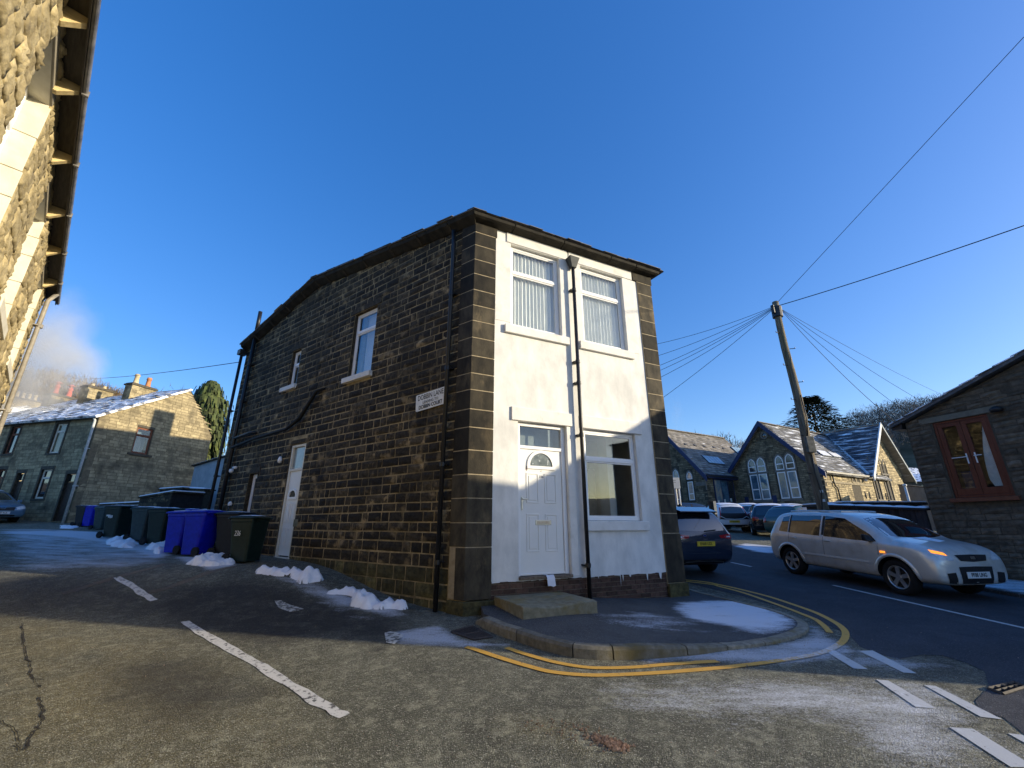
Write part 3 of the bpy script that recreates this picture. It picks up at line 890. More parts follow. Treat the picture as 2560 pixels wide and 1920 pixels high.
# quoins, one block for both faces
def corner_block(z0, z1, wl, wf, out, mat, name, R, lbl=None):
    g = .007
    h = out
    # outer corner = meeting of the two offset faces
    half = radians(LWA) / 2
    cxy = (cos(half), sin(half)); k = -h / sin(half)
    plan = [(wf, -h), (cxy[0] * k, cxy[1] * k), FL(wl, h, 0)[:2], FL(wl, -.12, 0)[:2], (wf, .12)]
    b = MB(); b.prism([(x, y, z0 + g - ZB) for x, y in plan], [(x, y, z1 - g - ZB) for x, y in plan], 0, R.random())
    return b.build(name, mat, house, bevel=.009, label=lbl)
qz = [7.16, 6.86, 6.53, 6.21, 5.86, 5.53, 5.21, 4.87, 4.51, 4.18, 3.87, 3.52, 3.20, 2.81, 2.41, 2.03, 1.65, 1.28]
R = random.Random(4)
corner_block(.52, 7.40, .325, .425, .024, M('quoin_mortar', (.26, .21, .13), (.36, .3, .2), 12), 'quoin_bed', R)
for z1, z0 in zip(qz, qz[1:]): corner_block(z0, z1, .335, .435, .03, quoin_mat, 'quoin_stone', R)
corner_block(.52, 1.28, .19, .435, .032, quoin_mat, 'quoin_stone', R, 'tall worn block at the foot of the corner')
corner_block(7.165, 7.40, .335, .46, .035, quoin_mat, 'quoin_stone', R)
corner_block(.1, .52, .32, .60, .06, stone_moss, 'plinth_stone', R)
P = course_stones(.195, .34, .54, flat(1.26), [], R, h=(.17, .2), l=(.2, .3), n0=-.01, p=.025, rough=.01, k=2)
put_pieces(house, 'stone', P, stone_moss, limit=4, minpx=8, fr=FL, stuffname='packing_stones')
qr = [7.16, 6.85, 6.5, 6.15, 5.8, 5.44, 5.08, 4.72, 4.36, 4.0, 3.66, 3.3, 2.95, 2.6, 2.22, 1.84, 1.46]
for z1, z0 in zip(qr, qr[1:]):
    b = MB(FF); b.box(4.135, 4.575, -.3, .028, z0 + .008, z1 - .008, 0, R.random()); b.build('quoin_stone', quoin_mat, house, bevel=.009)
b = MB(FF); b.box(4.135, 4.60, -.3, .032, .56, 1.452, 0, .4); b.build('quoin_stone', quoin_mat, house, bevel=.012)
b = MB(FF); b.box(4.13, 4.63, -.3, .06, .1, .552, 0, .4); b.build('plinth_stone', stone_moss, house, bevel=.015)
b = MB(FF); b.box(4.0, 4.60, -.3, .035, 7.168, 7.40, 0, .3); b.build('quoin_stone', quoin_mat, house, bevel=.009)
b = MB(FF); b.box(4.13, 4.57, -.3, .022, .5, 7.4); b.build('quoin_bed', MATS['quoin_mortar'], house)
# brick base of the front
R = random.Random(13); n = 0
z = .115; row = 0
while z < .76:
    s = .44 - (.1125 if row % 2 else 0)
    while s < 4.13:
        a = max(s, .44); c = min(s + .215, 4.125)
        if c - a > .04:
            vs, fs = stone_piece(a, c, z, z + .066, z, z + .066, -.02, .022, .003, R, 1)
            b = MB(FF); b.add(vs, fs, 0, R.random()); b.build('brick', brick_mat, house)
        s += .225
    z += .0765; row += 1
b = MB(FF)
for i in range(26):   # render runs and drips over the top bricks
    t0 = .45 + i * .142; b.add([(t0, .004, .775), (t0 + .142, .004, .775), (t0 + .142, .004, .757 - R.uniform(0, .018)), (t0, .004, .757 - R.uniform(0, .018))], [(0, 1, 2, 3)])
for t0, w, h in ((3.62, .05, .14), (3.05, .03, .12), (3.2, .07, .06), (3.93, .09, .13), (3.0, .015, .2), (2.5, .03, .05)):
    b.add([(t0, .005, .78), (t0 + w, .005, .78), (t0 + w * .8, .006, .765 - h * .5), (t0 + w * .6, .007, .765 - h), (t0 + w * .3, .007, .765 - h * .8)], [(0, 1, 2, 3, 4)])
b.build('render_drips', white_render, house)
# painted heads, sills and jambs of the front
for nm, t0, t1, z0, z1, n1 in (('lintel', .68, 2.15, 7.165, 7.395, .022), ('lintel', 2.2, 3.995, 7.165, 7.395, .02), ('sill', .64, 2.1, 5.11, 5.275, .06), ('sill', 2.37, 3.82, 5.095, 5.265, .06),
                             ('lintel', .79, 2.09, 3.412, 3.66, .035), ('lintel', 2.30, 3.83, 3.412, 3.66, .035), ('sill', 2.30, 3.78, 1.515, 1.685, .055),
                             ('jamb', .44, .776, 5.34, 7.16, .008), ('jamb', 1.955, 2.16, 5.28, 7.16, .008), ('jamb', 2.30, 2.496, 5.27, 7.16, .008), ('jamb', 3.685, 4.02, 5.27, 7.16, .008),
                             ('jamb', 1.965, 2.12, .78, 3.408, .008)):
    b = MB(FF); b.box(t0, t1, -.05, n1, z0, z1); b.build(nm, white_paint, house, bevel=.008)
# windows of the front
def room(fr, s0, s1, z0, z1, n, d, parent, mat=room_dark):
    b = MB(fr)
    v = [(s0, n, z0), (s1, n, z0), (s1, n, z1), (s0, n, z1), (s0, n - d, z0), (s1, n - d, z0), (s1, n - d, z1), (s0, n - d, z1)]
    b.add(v, [(4, 5, 6, 7), (0, 1, 5, 4), (3, 7, 6, 2), (0, 4, 7, 3), (1, 2, 6, 5)]); return b.build('room', mat, parent, fixn=False)
room(FF, .5, 4.1, 4.9, 7.3, -.32, 2.5, house); room(FF, 2.1, 4.1, 1.2, 3.6, -.32, 2.2, house)
for (a, c, z0, z1) in ((.785, 1.945, 5.285, 7.145), (2.505, 3.675, 5.275, 7.145)):
    w = window(house, FF, a, c, z0, z1, -.075, upvc, glass, bars=(6.53,), fw=.06)
    s = a + .07; k = 0
    while s < c - .10:
        b = MB(FF); q = .044; t = .010 + .010 * R.random()
        b.add([(s, -.16, z0 + .08), (s + q, -.16 - t - .022, z0 + .08), (s + 2 * q, -.155, z0 + .08), (s, -.16, z1 - .06), (s + q, -.16 - t - .022, z1 - .06), (s + 2 * q, -.155, z1 - .06)], [(0, 1, 4, 3), (1, 2, 5, 4)])
        b.build('blind_slat', blind_mat, w, fixn=False); s += .086; k += 1
gw = window(house, FF, 2.365, 3.655, 1.695, 3.405, -.07, upvc, glass, bars=(2.83,), fw=.06)
b = MB(FF); b.box(2.5, 2.62, -.6, -.3, 1.7, 3.4); b.box(3.25, 3.42, -.75, -.45, 1.7, 3.4); b.build('window_reveal', M('inner_reveal', (.4, .42, .40), (.5, .5, .47), 3), gw)
b = MB(FF); b.box(2.72, 3.18, -1.3, -.8, 1.3, 2.75); b.build('furniture', M('brown_wood', (.12, .09, .06), (.2, .15, .11), 3), gw)
# front door with transom light
d = MB(FF)
DN = -.075
d.box(.945, 1.955, DN - .05, DN + .01, 2.925, 2.985); d.box(.945, 1.0, DN - .05, DN + .011, .815, 3.40); d.box(1.875, 1.955, DN - .05, DN + .011, .815, 3.40); d.box(1.0, 1.875, DN - .05, DN + .01, 3.34, 3.40)
d.box(1.0, 1.875, DN - .05, DN + .009, .82, .85)
df = d.build('door_frame', upvc, house, bevel=.005)
b = MB(FF); b.box(1.0, 1.875, DN - .03, DN - .02, 2.985, 3.34); b.build('pane', glass, df)
b = MB(FF); b.box(1.62, 1.66, DN - .05, DN - .035, 2.985, 3.34); b.box(1.0, 1.875, DN - .3, DN - .29, 2.9, 3.4); b.build('blind', M('blind_grey', (.2, .23, .23), (.26, .29, .28), 4), df)
d = MB(FF); d.box(1.005, 1.87, DN - .045, DN - .012, .85, 2.92)
door = d.build('front_door', M('door_white', (.74, .74, .70), (.80, .79, .75), 2, rough=.45), house, bevel=.004)
def panel(fr, a, c, z0, z1, n, parent, mat, w=.022):
    b = MB(fr)
    for q0, q1, r0, r1 in ((a, c, z0, z0 + w), (a, c, z1 - w, z1), (a, a + w, z0 + w, z1 - w), (c - w, c, z0 + w, z1 - w)):
        b.box(q0, q1, n, n + .010, r0, r1)
    b.box(a + w * 2.2, c - w * 2.2, n, n + .008, z0 + w * 2.2, z1 - w * 2.2)
    return b.build('moulded_panel', mat, parent, bevel=.004)
for a, c in ((1.13, 1.38), (1.50, 1.75)):
    panel(FF, a, c, 1.18, 1.80, DN - .012, door, MATS['door_white']); panel(FF, a, c, 1.98, 2.50, DN - .012, door, MATS['door_white'])
def fan(fr, cx, z0, r, n, parent, fmat, gmat, name='fanlight'):
    b = MB(fr); k = 18; vs = []; fs = []
    for i in range(k + 1):
        t = pi * i / k
        for rr, nn in ((r + .055, n), (r + .055, n + .022), (r, n + .022), (r, n)): vs.append((cx - cos(t) * rr, nn, z0 + sin(t) * rr))
    for i in range(k):
        for q in range(3): fs.append((i * 4 + q, i * 4 + q + 1, (i + 1) * 4 + q + 1, (i + 1) * 4 + q))
    b.add(vs, fs); b.box(cx - r - .055, cx + r + .055, n, n + .023, z0 - .055, z0)
    o = b.build(name, fmat, parent)
    g = MB(fr); g.poly([(cx - cos(pi * i / k) * r, n + .004, z0 + sin(pi * i / k) * r) for i in range(k + 1)]); g.build('pane', gmat, o, fixn=False)
    return o
gd = M('fan_glass', (.05, .06, .055), (.16, .18, .165), 9, rough=.12, spec=.8, c3=(.4, .42, .4), s3=14, w3=(.60, .64))
fan(FF, 1.44, 2.63, .235, DN - .012, door, upvc, gd)
chrome = M('chrome', (.45, .44, .42), rough=.3, metal=1.0)
b = MB(FF); b.box(1.027, 1.055, DN - .012, DN + .003, 1.86, 2.08); b.box(1.03, 1.15, DN + .02, DN + .035, 2.035, 2.055); b.box(1.035, 1.05, DN, DN + .03, 2.035, 2.055); b.build('handle', chrome, door, bevel=.003)
b = MB(FF); b.box(1.30, 1.62, DN - .012, DN + .002, 1.615, 1.70); b.build('letter_box', chrome, door, bevel=.006)
b = MB(FF); b.box(1.33, 1.59, DN - .001, DN + .005, 1.635, 1.68); b.build('letter_flap', M('flap', (.25, .22, .2), (.4, .38, .35), 9, rough=.3, metal=.8), door, bevel=.003)
def fpos(t, n, z): return FF(t, n, z)
text('6', .12, M('rust_brown', (.22, .10, .04)), door, fpos(1.14, DN - .008, 2.575), (pi / 2, 0, 0), 'house_number', .6)
text('236', .055, M('print_grey', (.10, .10, .12)), door, fpos(1.44, DN - .008, 2.44), (pi / 2, 0, 0), 'house_number', 1.1)
text('c', .05, M('letter_brown', (.12, .08, .05)), door, fpos(1.44, DN - .008, 2.545), (pi / 2, 0, 0), 'door_viewer')
b = MB(FF); b.box(.93, 1.96, -.1, .045, .765, .812); b.build('door_sill', M('weathered_wood', (.10, .075, .055), (.2, .16, .12), 20, bump=.4), house, bevel=.006)
# ---- side wall openings
big = window(house, FL, 3.005, 3.865, 4.865, 6.515, -.075, upvc, glass, bars=(6.02,), fw=.055)
b = MB(FL); b.box(3.03, 3.84, -.25, -.23, 4.9, 6.5); b.build('net_curtain', M('net', (.52, .56, .60), (.6, .64, .68), 2), big)
b = MB(FL); b.box(3.62, 3.82, -.22, -.20, 4.9, 6.5); b.build('curtain', M('curtain_olive', (.20, .2, .15), (.27, .26, .19), 5), big)
b = MB(FL); b.box(2.92, 3.98, -.1, .09, 4.735, 4.86); b.build('sill', white_paint, house, bevel=.01)
sm = window(house, FL, 6.295, 6.735, 5.205, 6.235, -.075, upvc, glass, bars=(5.83,), fw=.05)
b = MB(FL); b.box(6.32, 6.70, -.3, -.28, 5.2, 6.2); b.build('curtain', M('net_grey', (.2, .22, .22), (.3, .32, .3), 5), sm)
b = MB(FL); b.box(6.22, 7.0, -.1, .08, 5.08, 5.2); b.build('sill', white_paint, house, bevel=.01)
d = MB(FL); d.box(5.285, 5.345, -.10, -.015, .92, 3.51); d.box(5.90, 5.965, -.10, -.015, .92, 3.51); d.box(5.345, 5.90, -.10, -.02, 3.45, 3.51); d.box(5.345, 5.90, -.10, -.02, 2.86, 2.92)
df2 = d.build('door_frame', upvc_cream, house, bevel=.005)
b = MB(FL); b.box(5.345, 5.90, -.08, -.07, 2.92, 3.45); b.build('pane', M('frosted', (.22, .26, .27), (.3, .33, .34), 4, rough=.15, spec=.8), df2)
b = MB(FL); b.box(5.35, 5.895, -.08, -.045, .95, 2.86); door2 = b.build('side_door', MATS['door_white'], house, bevel=.004)
fan(FL, 5.625, 2.25, .15, -.045, door2, upvc, M('fan_dark', (.02, .02, .02), rough=.1, spec=.8))
for a, c in ((5.40, 5.59), (5.66, 5.85)):
    panel(FL, a, c, 1.1, 1.55, -.045, door2, MATS['door_white'], .016); panel(FL, a, c, 1.68, 2.1, -.045, door2, MATS['door_white'], .016)
b = MB(FL); b.box(5.24, 6.0, -.1, .04, .86, .92); b.build('sill', upvc_cream, house, bevel=.006)
b = MB(FL); b.box(5.10, 5.275, -.05, .03, 1.58, 1.74); b.build('stone_block', concrete, house, bevel=.01)
w4 = window(house, FL, 7.555, 8.015, 1.0, 2.935, -.10, upvc, dark_glass, bars=(1.55,), fw=.08, name='rear_door')
# ---- cornice blocks along eave and verge
prof = [(-.02, 7.38), (.05, 7.395), (.15, 7.41), (.20, 7.435), (.22, 7.49), (-.05, 7.50)]
profL = [(-.02, 7.27), (.04, 7.28), (.10, 7.32), (.19, 7.38), (.22, 7.44), (-.05, 7.46)]
def cornice(fr, s0, s1, z0, z1, name, ca=0, cb=0, pr=prof):
    b = MB(fr)
    b.prism([(s0 - n * ca, n, z + z0) for n, z in pr], [(s1 + n * cb, n, z + z1) for n, z in pr], 0, R.random())
    return b.build(name, M('cornice_dark', (.010, .009, .007), (.036, .031, .022), 5, bump=.35, bscale=40, c3=(.07, .055, .035), s3=1.5, w3=(.6, .75)), house, bevel=.01)
m = 1 / tan(radians(LWA) / 2)
js = [0, .78, 1.98, 3.25, 4.0, 4.60]
for i, (a, c) in enumerate(zip(js, js[1:])): cornice(FF, a + (.006 if i else 0), c - .006, 0, 0, 'cornice_stone', m if i == 0 else 0, .6 if i == 4 else 0)
vt = piecewise([(0, .06), (5.95, .74), (9.93, -.24)])
js = [0, .62, 1.55, 2.5, 3.55, 4.45, 5.25, 5.8, 6.5, 7.3, 8.2, 9.1, 9.98]
for i, (a, c) in enumerate(zip(js, js[1:])): cornice(FL, a + (.012 if i else 0), c - .012, vt(a), vt(c), 'cornice_stone', m if i == 0 else 0, 0, profL)
# lead joint straps that show on the verge
for a in js[1:-1]:
    b = MB(FL); z0 = vt(a)
    b.prism([(a - .03, n + .012, z + z0 - .012) for n, z in profL[:4]] + [(a - .03, -.02, 7.44 + z0)], [(a + .03, n + .012, z + z0 - .012) for n, z in profL[:4]] + [(a + .03, -.02, 7.44 + z0)], 0, .8)
    b.build('bracket', M('bracket_stone', (.03, .026, .019), (.06, .05, .036), 12), house)
# ---- roof
rl = []
A0 = FF(-.1, .30, 7.45); A1 = FF(4.75, .30, 7.45)
def rp_(fr, s, n, z): return fr(s, n, z)
b = MB()
c_out = ((cos(radians(LWA / 2)) * -.24 / sin(radians(LWA / 2))), (sin(radians(LWA / 2)) * -.24 / sin(radians(LWA / 2))))
def zz(z): return z - ZB
LP = [(c_out[0], c_out[1], zz(7.505))] + [FL(s, .24, 7.462 + vt(s)) for s in (2.4, 5.95, 7.85, 10.0)]
RPn = [FRt(.0, .30, 7.46)] + [FRt(s, .30, z) for s, z in ((2.0, 7.75), (5.2, 8.1), (6.8, 7.8), (8.4, 7.2))]
RPn[0] = (4.56 + .28, -.24, zz(7.505))
for q in (0, .035):
    pass
for i in range(4):
    v = [LP[i], LP[i + 1], RPn[i + 1], RPn[i]]
    b.add([(x, y, z) for x, y, z in v] + [(x, y, z + .02) for x, y, z in v], [(4, 5, 6, 7), (0, 3, 2, 1), (0, 1, 5, 4), (2, 3, 7, 6)])
roof = b.build('roof', slate_mat, house)
R = random.Random(3)
def edge_slates(P0, P1, w, name='slate'):
    P0 = Vector(P0); P1 = Vector(P1); d = P1 - P0; L = d.length; d /= L; s = 0
    inn = Vector((0, 0, 1)).cross(d)
    while s < L - .05:
        ww = min(w * R.uniform(.8, 1.15), L - s); a = P0 + d * s; o_ = R.uniform(-.02, .03); h = R.uniform(.018, .035)
        for sgn in (1,):
            e = a + d * (ww - .008)
            q = [a - inn * o_, e - inn * o_, e + inn * .3 + Vector((0, 0, .08)), a + inn * .3 + Vector((0, 0, .08))]
            bb = MB(); bb.add([tuple(p + Vector((0, 0, h))) for p in q] + [tuple(p + Vector((0, 0, h + .014))) for p in q], [(0, 1, 2, 3), (7, 6, 5, 4), (0, 4, 5, 1), (1, 5, 6, 2), (2, 6, 7, 3), (3, 7, 4, 0)], 0, R.random())
            bb.build(name, slate_mat, roof)
        s += ww
edge_slates(LP[0], RPn[0], .32)
for i in range(4): edge_slates(LP[i + 1], LP[i], .42)
for i in range(6):     # broken ridge slates standing up near the verge
    s = 1.9 + i * .11
    b = MB(FL); z = 7.83 + i * .012
    b.add([(s, .05, z), (s + .05, .05, z), (s - .09, -.1, z + .16), (s - .14, -.1, z + .15), (s, .02, z), (s + .05, .02, z)], [(0, 1, 2, 3), (4, 5, 1, 0), (3, 2, 5, 4)]); b.build('ridge_slate', slate_mat, roof)
# ---- rainwater and soil pipes
def pipe(fr, pts, r, mat, parent, name='downpipe', collars=(), n=10):
    b = MB(fr); b.tube(pts, r, n)
    o = b.build(name, mat, parent, smooth=True)
    for c in collars:
        k = MB(fr); k.tube([(c[0], c[1], c[2] - .035), (c[0], c[1], c[2] + .035)], r * 1.28, n); k.box(c[0] - r * 2, c[0] + r * 2, c[1] - .1, c[1] - .02, c[2] - .012, c[2] + .012)
        k.build('collar', mat, o)
    return o
pipe(FL, [(.50, .12, 7.36), (.50, .10, 7.0), (.50, .10, .22)], .040, iron_black, house, collars=[(.50, .10, z) for z in (5.9, 4.35, 2.6, 1.05)])
fp_ = pipe(FF, [(2.24, .10, 6.95), (2.24, .10, .42)], .037, iron_black, house, collars=[(2.24, .10, z) for z in (6.4, 4.75, 4.3, 3.25, .95)])
b = MB(FF); b.prism([(2.24 + x, y, 7.18) for x, y in ((-.13, 0), (.13, 0), (.13, .2), (-.13, .2))], [(2.24 + x, y, 6.93) for x, y in ((-.06, .05), (.06, .05), (.06, .15), (-.06, .15))])
b.build('hopper', M('hopper_grey', (.03, .035, .035), (.06, .065, .06), 9, rough=.5), fp_, bevel=.01)
pipe(FL, [(9.25, .10, 7.9), (9.25, .10, .9)], .055, iron_black, house, 'soil_pipe', collars=[(9.25, .10, z) for z in (6.4, 5.2, 4.1, 3.0)])
b = MB(FL); b.tube([(9.25, .10, 7.6), (9.25, .10, 8.25)], .06, 10); b.build('vent_pipe', iron_black, house, smooth=True)
pipe(FL, [(9.92, .14, 6.85), (9.92, .14, .9)], .045, iron_black, house, collars=[(9.92, .14, z) for z in (5.0, 3.0)])
b = MB(FL); b.box(9.82, 10.05, .02, .24, 6.88, 7.05); b.build('hopper', iron_black, house, bevel=.01)
pipe(FL, [(9.25, .12, 4.05), (8.2, .12, 4.1), (8.05, .03, 4.1)], .035, iron_black, house, 'waste_pipe')
pipe(FL, [(9.25, .12, 3.78), (8.0, .12, 3.88), (6.2, .10, 3.95), (5.6, .10, 4.15), (5.0, .09, 4.75), (4.75, .04, 4.78)], [.04, .04, .04, .05, .04, .03], M('waste_black', (.006, .006, .006), (.02, .018, .014), 20, rough=.7), house, 'waste_pipe')
pipe(FL, [(8.75, .05, 2.15), (9.0, .05, 1.6), (9.15, .05, .95)], .02, iron_black, house, 'hose')
b = MB(FL); b.lathe([(.0, 0), (.05, .01), (.055, .06), (.03, .11), (0, .12)], (8.75, .06, 2.12)); b.build('tap_box', upvc, house)
b = MB(FL); b.box(8.9, 9.12, .0, .06, 3.15, 3.22); b.lathe([(0, 0), (.05, .01), (.06, .05), (.05, .1), (0, .11)], (8.95, .12, 3.03)); b.build('security_lamp', upvc, house, smooth=True)
b = MB(FL); b.lathe([(0, 0), (.05, .02), (.055, .08), (.03, .16), (0, .17)], (6.35, .05, 3.1)); b.build('wall_lamp', upvc, house, smooth=True)
b = MB(FL); b.tube([(10.0, -2.6, 7.0), (10.0, -2.6, 8.2)], .015, 5)
al = b.build('aerial', iron_black, house)
b = MB(FL); b.tube([(9.2, -2.6, 8.25), (11.2, -2.6, 8.0)], .012, 4)
for i in range(6): b.tube([(9.4 + i * .33, -2.6, 8.42 - i * .04), (9.4 + i * .33, -2.6, 8.02 - i * .04)], .008, 4)
b.build('aerial_boom', iron_black, al)

# ---- doorstep, a block of its own
hstep = HC + ray(1502, 1500.9)[1] * 6.96
t = empty('door_step', (FF(1.1, .5, 0)[0] * 0 + CO[0], CO[1], .3), 63.7, 'worn stone step with a dished front edge below the white front door', 'step')
b = MB(FF); k = 10; vs = []; fs = []
ztop = hstep
for j, nn in enumerate((.02, .5, .8, .93, 1.0)):
    for i in range(k + 1):
        u = i / k; x = .48 + 1.22 * u
        dip = .045 * exp(-((u - .42) / .22) ** 2) * min(1, nn)
        vs.append((x, nn + (.03 * u if nn > .9 else 0) - .02 * sin(pi * u) * (nn > .9), ztop - dip - (.015 if nn >= 1.0 else 0)))
m_ = len(vs)
for j in range(4):
    for i in range(k): a = j * (k + 1) + i; fs.append((a, a + 1, a + k + 2, a + k + 1))
ring = [i for i in range(k + 1)] + [(j + 1) * (k + 1) + k for j in range(4)] + [4 * (k + 1) + i for i in range(k - 1, -1, -1)] + [j * (k + 1) for j in range(3, 0, -1)]
for i in ring: vs.append((vs[i][0], vs[i][1], .28))
for i in range(len(ring)): fs.append((ring[i], ring[(i + 1) % len(ring)], m_ + (i + 1) % len(ring), m_ + i))
b.add(vs, fs); b.build('slab', step_mat, t, bevel=.012)
# ---- paper sticking out over the sill
t = empty('letter', (CO[0], CO[1], .3), 63.7, 'folded white paper lying over the sill of the white front door', 'paper')
b = MB(FF); vs = []
for i, (n_, z_) in enumerate(((-.03, .818), (.05, .820), (.075, .79), (.08, .72), (.085, .655))):
    for j in range(4): vs.append((1.40 + .15 * j / 3 + .008 * i, n_ + .006 * sin(j * 2 + i), z_ + .01 * sin(j * 2.1 + i * 1.7)))
b.add(vs, [(i * 4 + j, i * 4 + j + 1, (i + 1) * 4 + j + 1, (i + 1) * 4 + j) for i in range(4) for j in range(3)]); o = b.build('sheet', M('paper', (.75, .76, .8)), t, smooth=True)
# ---- street sign
p = FL(.967, .035, 3.85)
_w = wmat(house) @ Vector(p)
t = empty('street_sign', tuple(_w), 126.3, 'white street name plate reading Dobbin Lane leading to Dobbin Court', 'sign')
t.rotation_euler = (0, radians(-3.4), t.rotation_euler[2])
b = MB(); k = 6; r = .03; pts = []
for cx, cz, a0 in ((.40, .165, 0), (-.40, .165, 90), (-.40, -.165, 180), (.40, -.165, 270)):
    for i in range(k):
        a = radians(a0 + 90 * i / (k - 1)); pts.append((cx - (r if cx > 0 else -r) + r * cos(a), cz - (r if cz > 0 else -r) + r * sin(a)))
b.prism([(x, -.006, z) for x, z in pts], [(x, .006, z) for x, z in pts]); pl = b.build('plate', M('sign_white', (.72, .72, .68), (.8, .8, .76), 5, rough=.5), t)
sb = M('sign_black', (.01, .01, .01), rough=.5)
text('DOBBIN LANE', .145, sb, t, (0, -.009, .085), (pi / 2, 0, 0), sx=.74)
text('LEADING TO', .075, sb, t, (0, -.009, -.02), (pi / 2, 0, 0), sx=.95)
text('DOBBIN COURT', .105, sb, t, (0, -.009, -.105), (pi / 2, 0, 0), sx=.80, bold=.002)

# ================================================================ THE OTHER BUILDINGS
def vsolve(root, px, py, x=None, y=None):
    """photo point on the vertical plane local x = const or y = const of a root: (other coordinate, height above the root)"""
    Mw = wmat(root); R3_ = Mw.to_3x3()
    P0 = Mw @ Vector((x or 0, y or 0, 0)); U = R3_ @ Vector((0, 1, 0) if x is not None else (1, 0, 0))
    return solve_plane(px, py, P0, U, (0, 0, 1))

def roof_plane(parent, root, P0, U, V, ls, lv, mat, R, rowh=.28, w=.35, limit=0, minpx=10, test=None, th=.02, thick=.09, name='roof', under=None, smat=None):
    """roof slope in the root's coordinates: eave point P0, unit U along the eave, V (unit) up the slope"""
    P0 = Vector(P0); U = Vector(U).normalized(); V = Vector(V).normalized(); Nn = U.cross(V).normalized()
    if Nn.z < 0: Nn = -Nn
    def fr(s, n, v): return tuple(P0 + U * s + V * v + Nn * n)
    b = MB(fr)
    if test is None: b.box(0, ls, -thick, 0, 0, lv)
    else:
        k = 24
        for i in range(k):
            s0_, s1_ = ls * i / k, ls * (i + 1) / k
            vv = [v for v in (lv * j / k for j in range(k + 1)) if test((s0_ + s1_) / 2, v)]
            if len(vv) > 1: b.box(s0_, s1_, -thick, 0, min(vv), max(vv))
    o = b.build(name, under or mat, parent)
    slates(root, fr, 0, ls, 0, lv, smat or mat, R, rowh, w, test, th, limit=limit, minpx=minpx) if limit else slates(o, fr, 0, ls, 0, lv, smat or mat, R, rowh, w, test, th, limit=0)
    return o, fr

# ---------------------------------------------------------------- near building on the left
sand_rubble = M('sandstone_rubble', (.28, .22, .11), (.50, .41, .23), 7, tone=.16, bump=1.0, bscale=11, c3=(.20, .16, .09), s3=2.6, w3=(.52, .68))
sand_smooth = M('sandstone_smooth', (.58, .54, .42), (.68, .64, .52), 6, bump=.15)
sand_mortar = M('sand_mortar', (.28, .22, .13), (.42, .34, .2), 10, bump=.8)
board_dark = M('soffit_board', (.035, .03, .024), (.07, .06, .045), 14, stretch=(.4, 4, 4))
timber_pale = M('timber_pale', (.50, .38, .18), (.68, .54, .28), 12, stretch=(3, .5, 3), bump=.3)
gutter_mat = M('gutter_grey', (.10, .095, .09), (.22, .21, .2), 7, rough=.4, spec=.5)
NBz = .45
nb = empty('stone_cottage', (-9.317, 7.49, NBz), 133, 'sunlit rough sandstone house with dark eaves towering at the left edge', 'house')
FN = zfr(frame((0, 0), 0, -1), NBz)
nb_h = [(s, s + 1.12, 4.2, 5.9, .2) for s in (.42, 3.2, 5.94, 8.7)]
wall_shell(FN, -.45, 13.5, 0, flat(6.12), nb_h, sand_mortar, sand_smooth, n=-.015, name='wall', parent=nb, thick=.4)
R = random.Random(31)
P = course_stones(-.45, 13.5, 3.1, flat(6.12), [(a - .02, c + .02, z0, z1 + .02) for a, c, z0, z1, _ in nb_h], R, h=(.14, .27), l=(.22, .6), gap=.012, n0=-.01, p=.032, rough=.040, k=8, wob=.02, smoothn=True)
put_pieces(nb, 'stone', P, sand_rubble, limit=230, minpx=10, fr=FN, stuffname='walling_stones', smooth=True)
P = course_stones(-.45, 13.5, .3, flat(3.08), [], R, h=(.2, .3), l=(.3, .7), gap=.012, n0=-.01, p=.05, rough=.03, k=2)
put_pieces(nb, 'stone', P, sand_rubble, limit=0, fr=FN, stuffname='lower_walling')
E_ = frame((-.45, 0), 90, 1)
b = MB(); b.poly([(-.44, 0, -.5), (-.44, -6, -.5), (-.44, -6, 6.12 - NBz), (-.44, -3, 8.2 - NBz), (-.44, 0, 6.12 - NBz)]); b.build('wall', sand_mortar, nb, fixn=False)
b = MB(); b.poly([(13.4, 0, -.5), (13.4, -6, -.5), (13.4, -6, 6.12 - NBz), (13.4, -3, 8.2 - NBz), (13.4, 0, 6.12 - NBz)]); b.build('wall', sand_mortar, nb, fixn=False)
b = MB(); b.poly([(-.45, -6, -.5), (13.5, -6, -.5), (13.5, -6, 6.12 - NBz), (-.45, -6, 6.12 - NBz)]); b.build('wall', sand_mortar, nb, fixn=False)
b = MB(FN); b.add([(-.6, .215, 6.11), (13.6, .215, 6.11), (13.6, -3, 8.4), (-.6, -3, 8.4), (-.6, -6.3, 6.08), (13.6, -6.3, 6.08)], [(0, 1, 2, 3), (3, 2, 5, 4)])
b.build('roof', slate_mat, nb, fixn=False)
for i, (a, c, z0, z1, _) in enumerate(nb_h):
    w = window(nb, FN, a + .01, c - .01, z0 + .01, z1 - .01, -.17, upvc, dark_glass, bars=(z1 - .5,), fw=.06)
    R = random.Random(i)
    z = z0
    while z < z1 - .05:      # dressed jamb blocks lining the far reveal
        h = min(R.uniform(.3, .5), z1 - z)
        b = MB(FN); b.box(a - .003, a + .016, -.2, R.uniform(-.004, .012), z + .004, z + h - .004, 0, R.random()); b.build('jamb_stone', sand_smooth, nb, bevel=.006)
        z += h
    b = MB(FN); b.box(a - .12, c + .12, -.2, .05, z0 - .16, z0 - .002); b.build('sill', sand_smooth, nb, bevel=.01)
    b = MB(FN); b.box(a - .01, c + .1, -.22, .006, z1 + .004, z1 + .2); b.build('lintel', M('lintel_grey', (.27, .24, .18), (.36, .32, .24), 5, bump=.2), nb, bevel=.01)
b = MB(FN); b.box(-.6, 13.6, .0, .19, 6.10, 6.125); b.box(-.6, 13.6, .175, .19, 6.02, 6.10); nbs = b.build('soffit', board_dark, nb)
b = MB(FN)
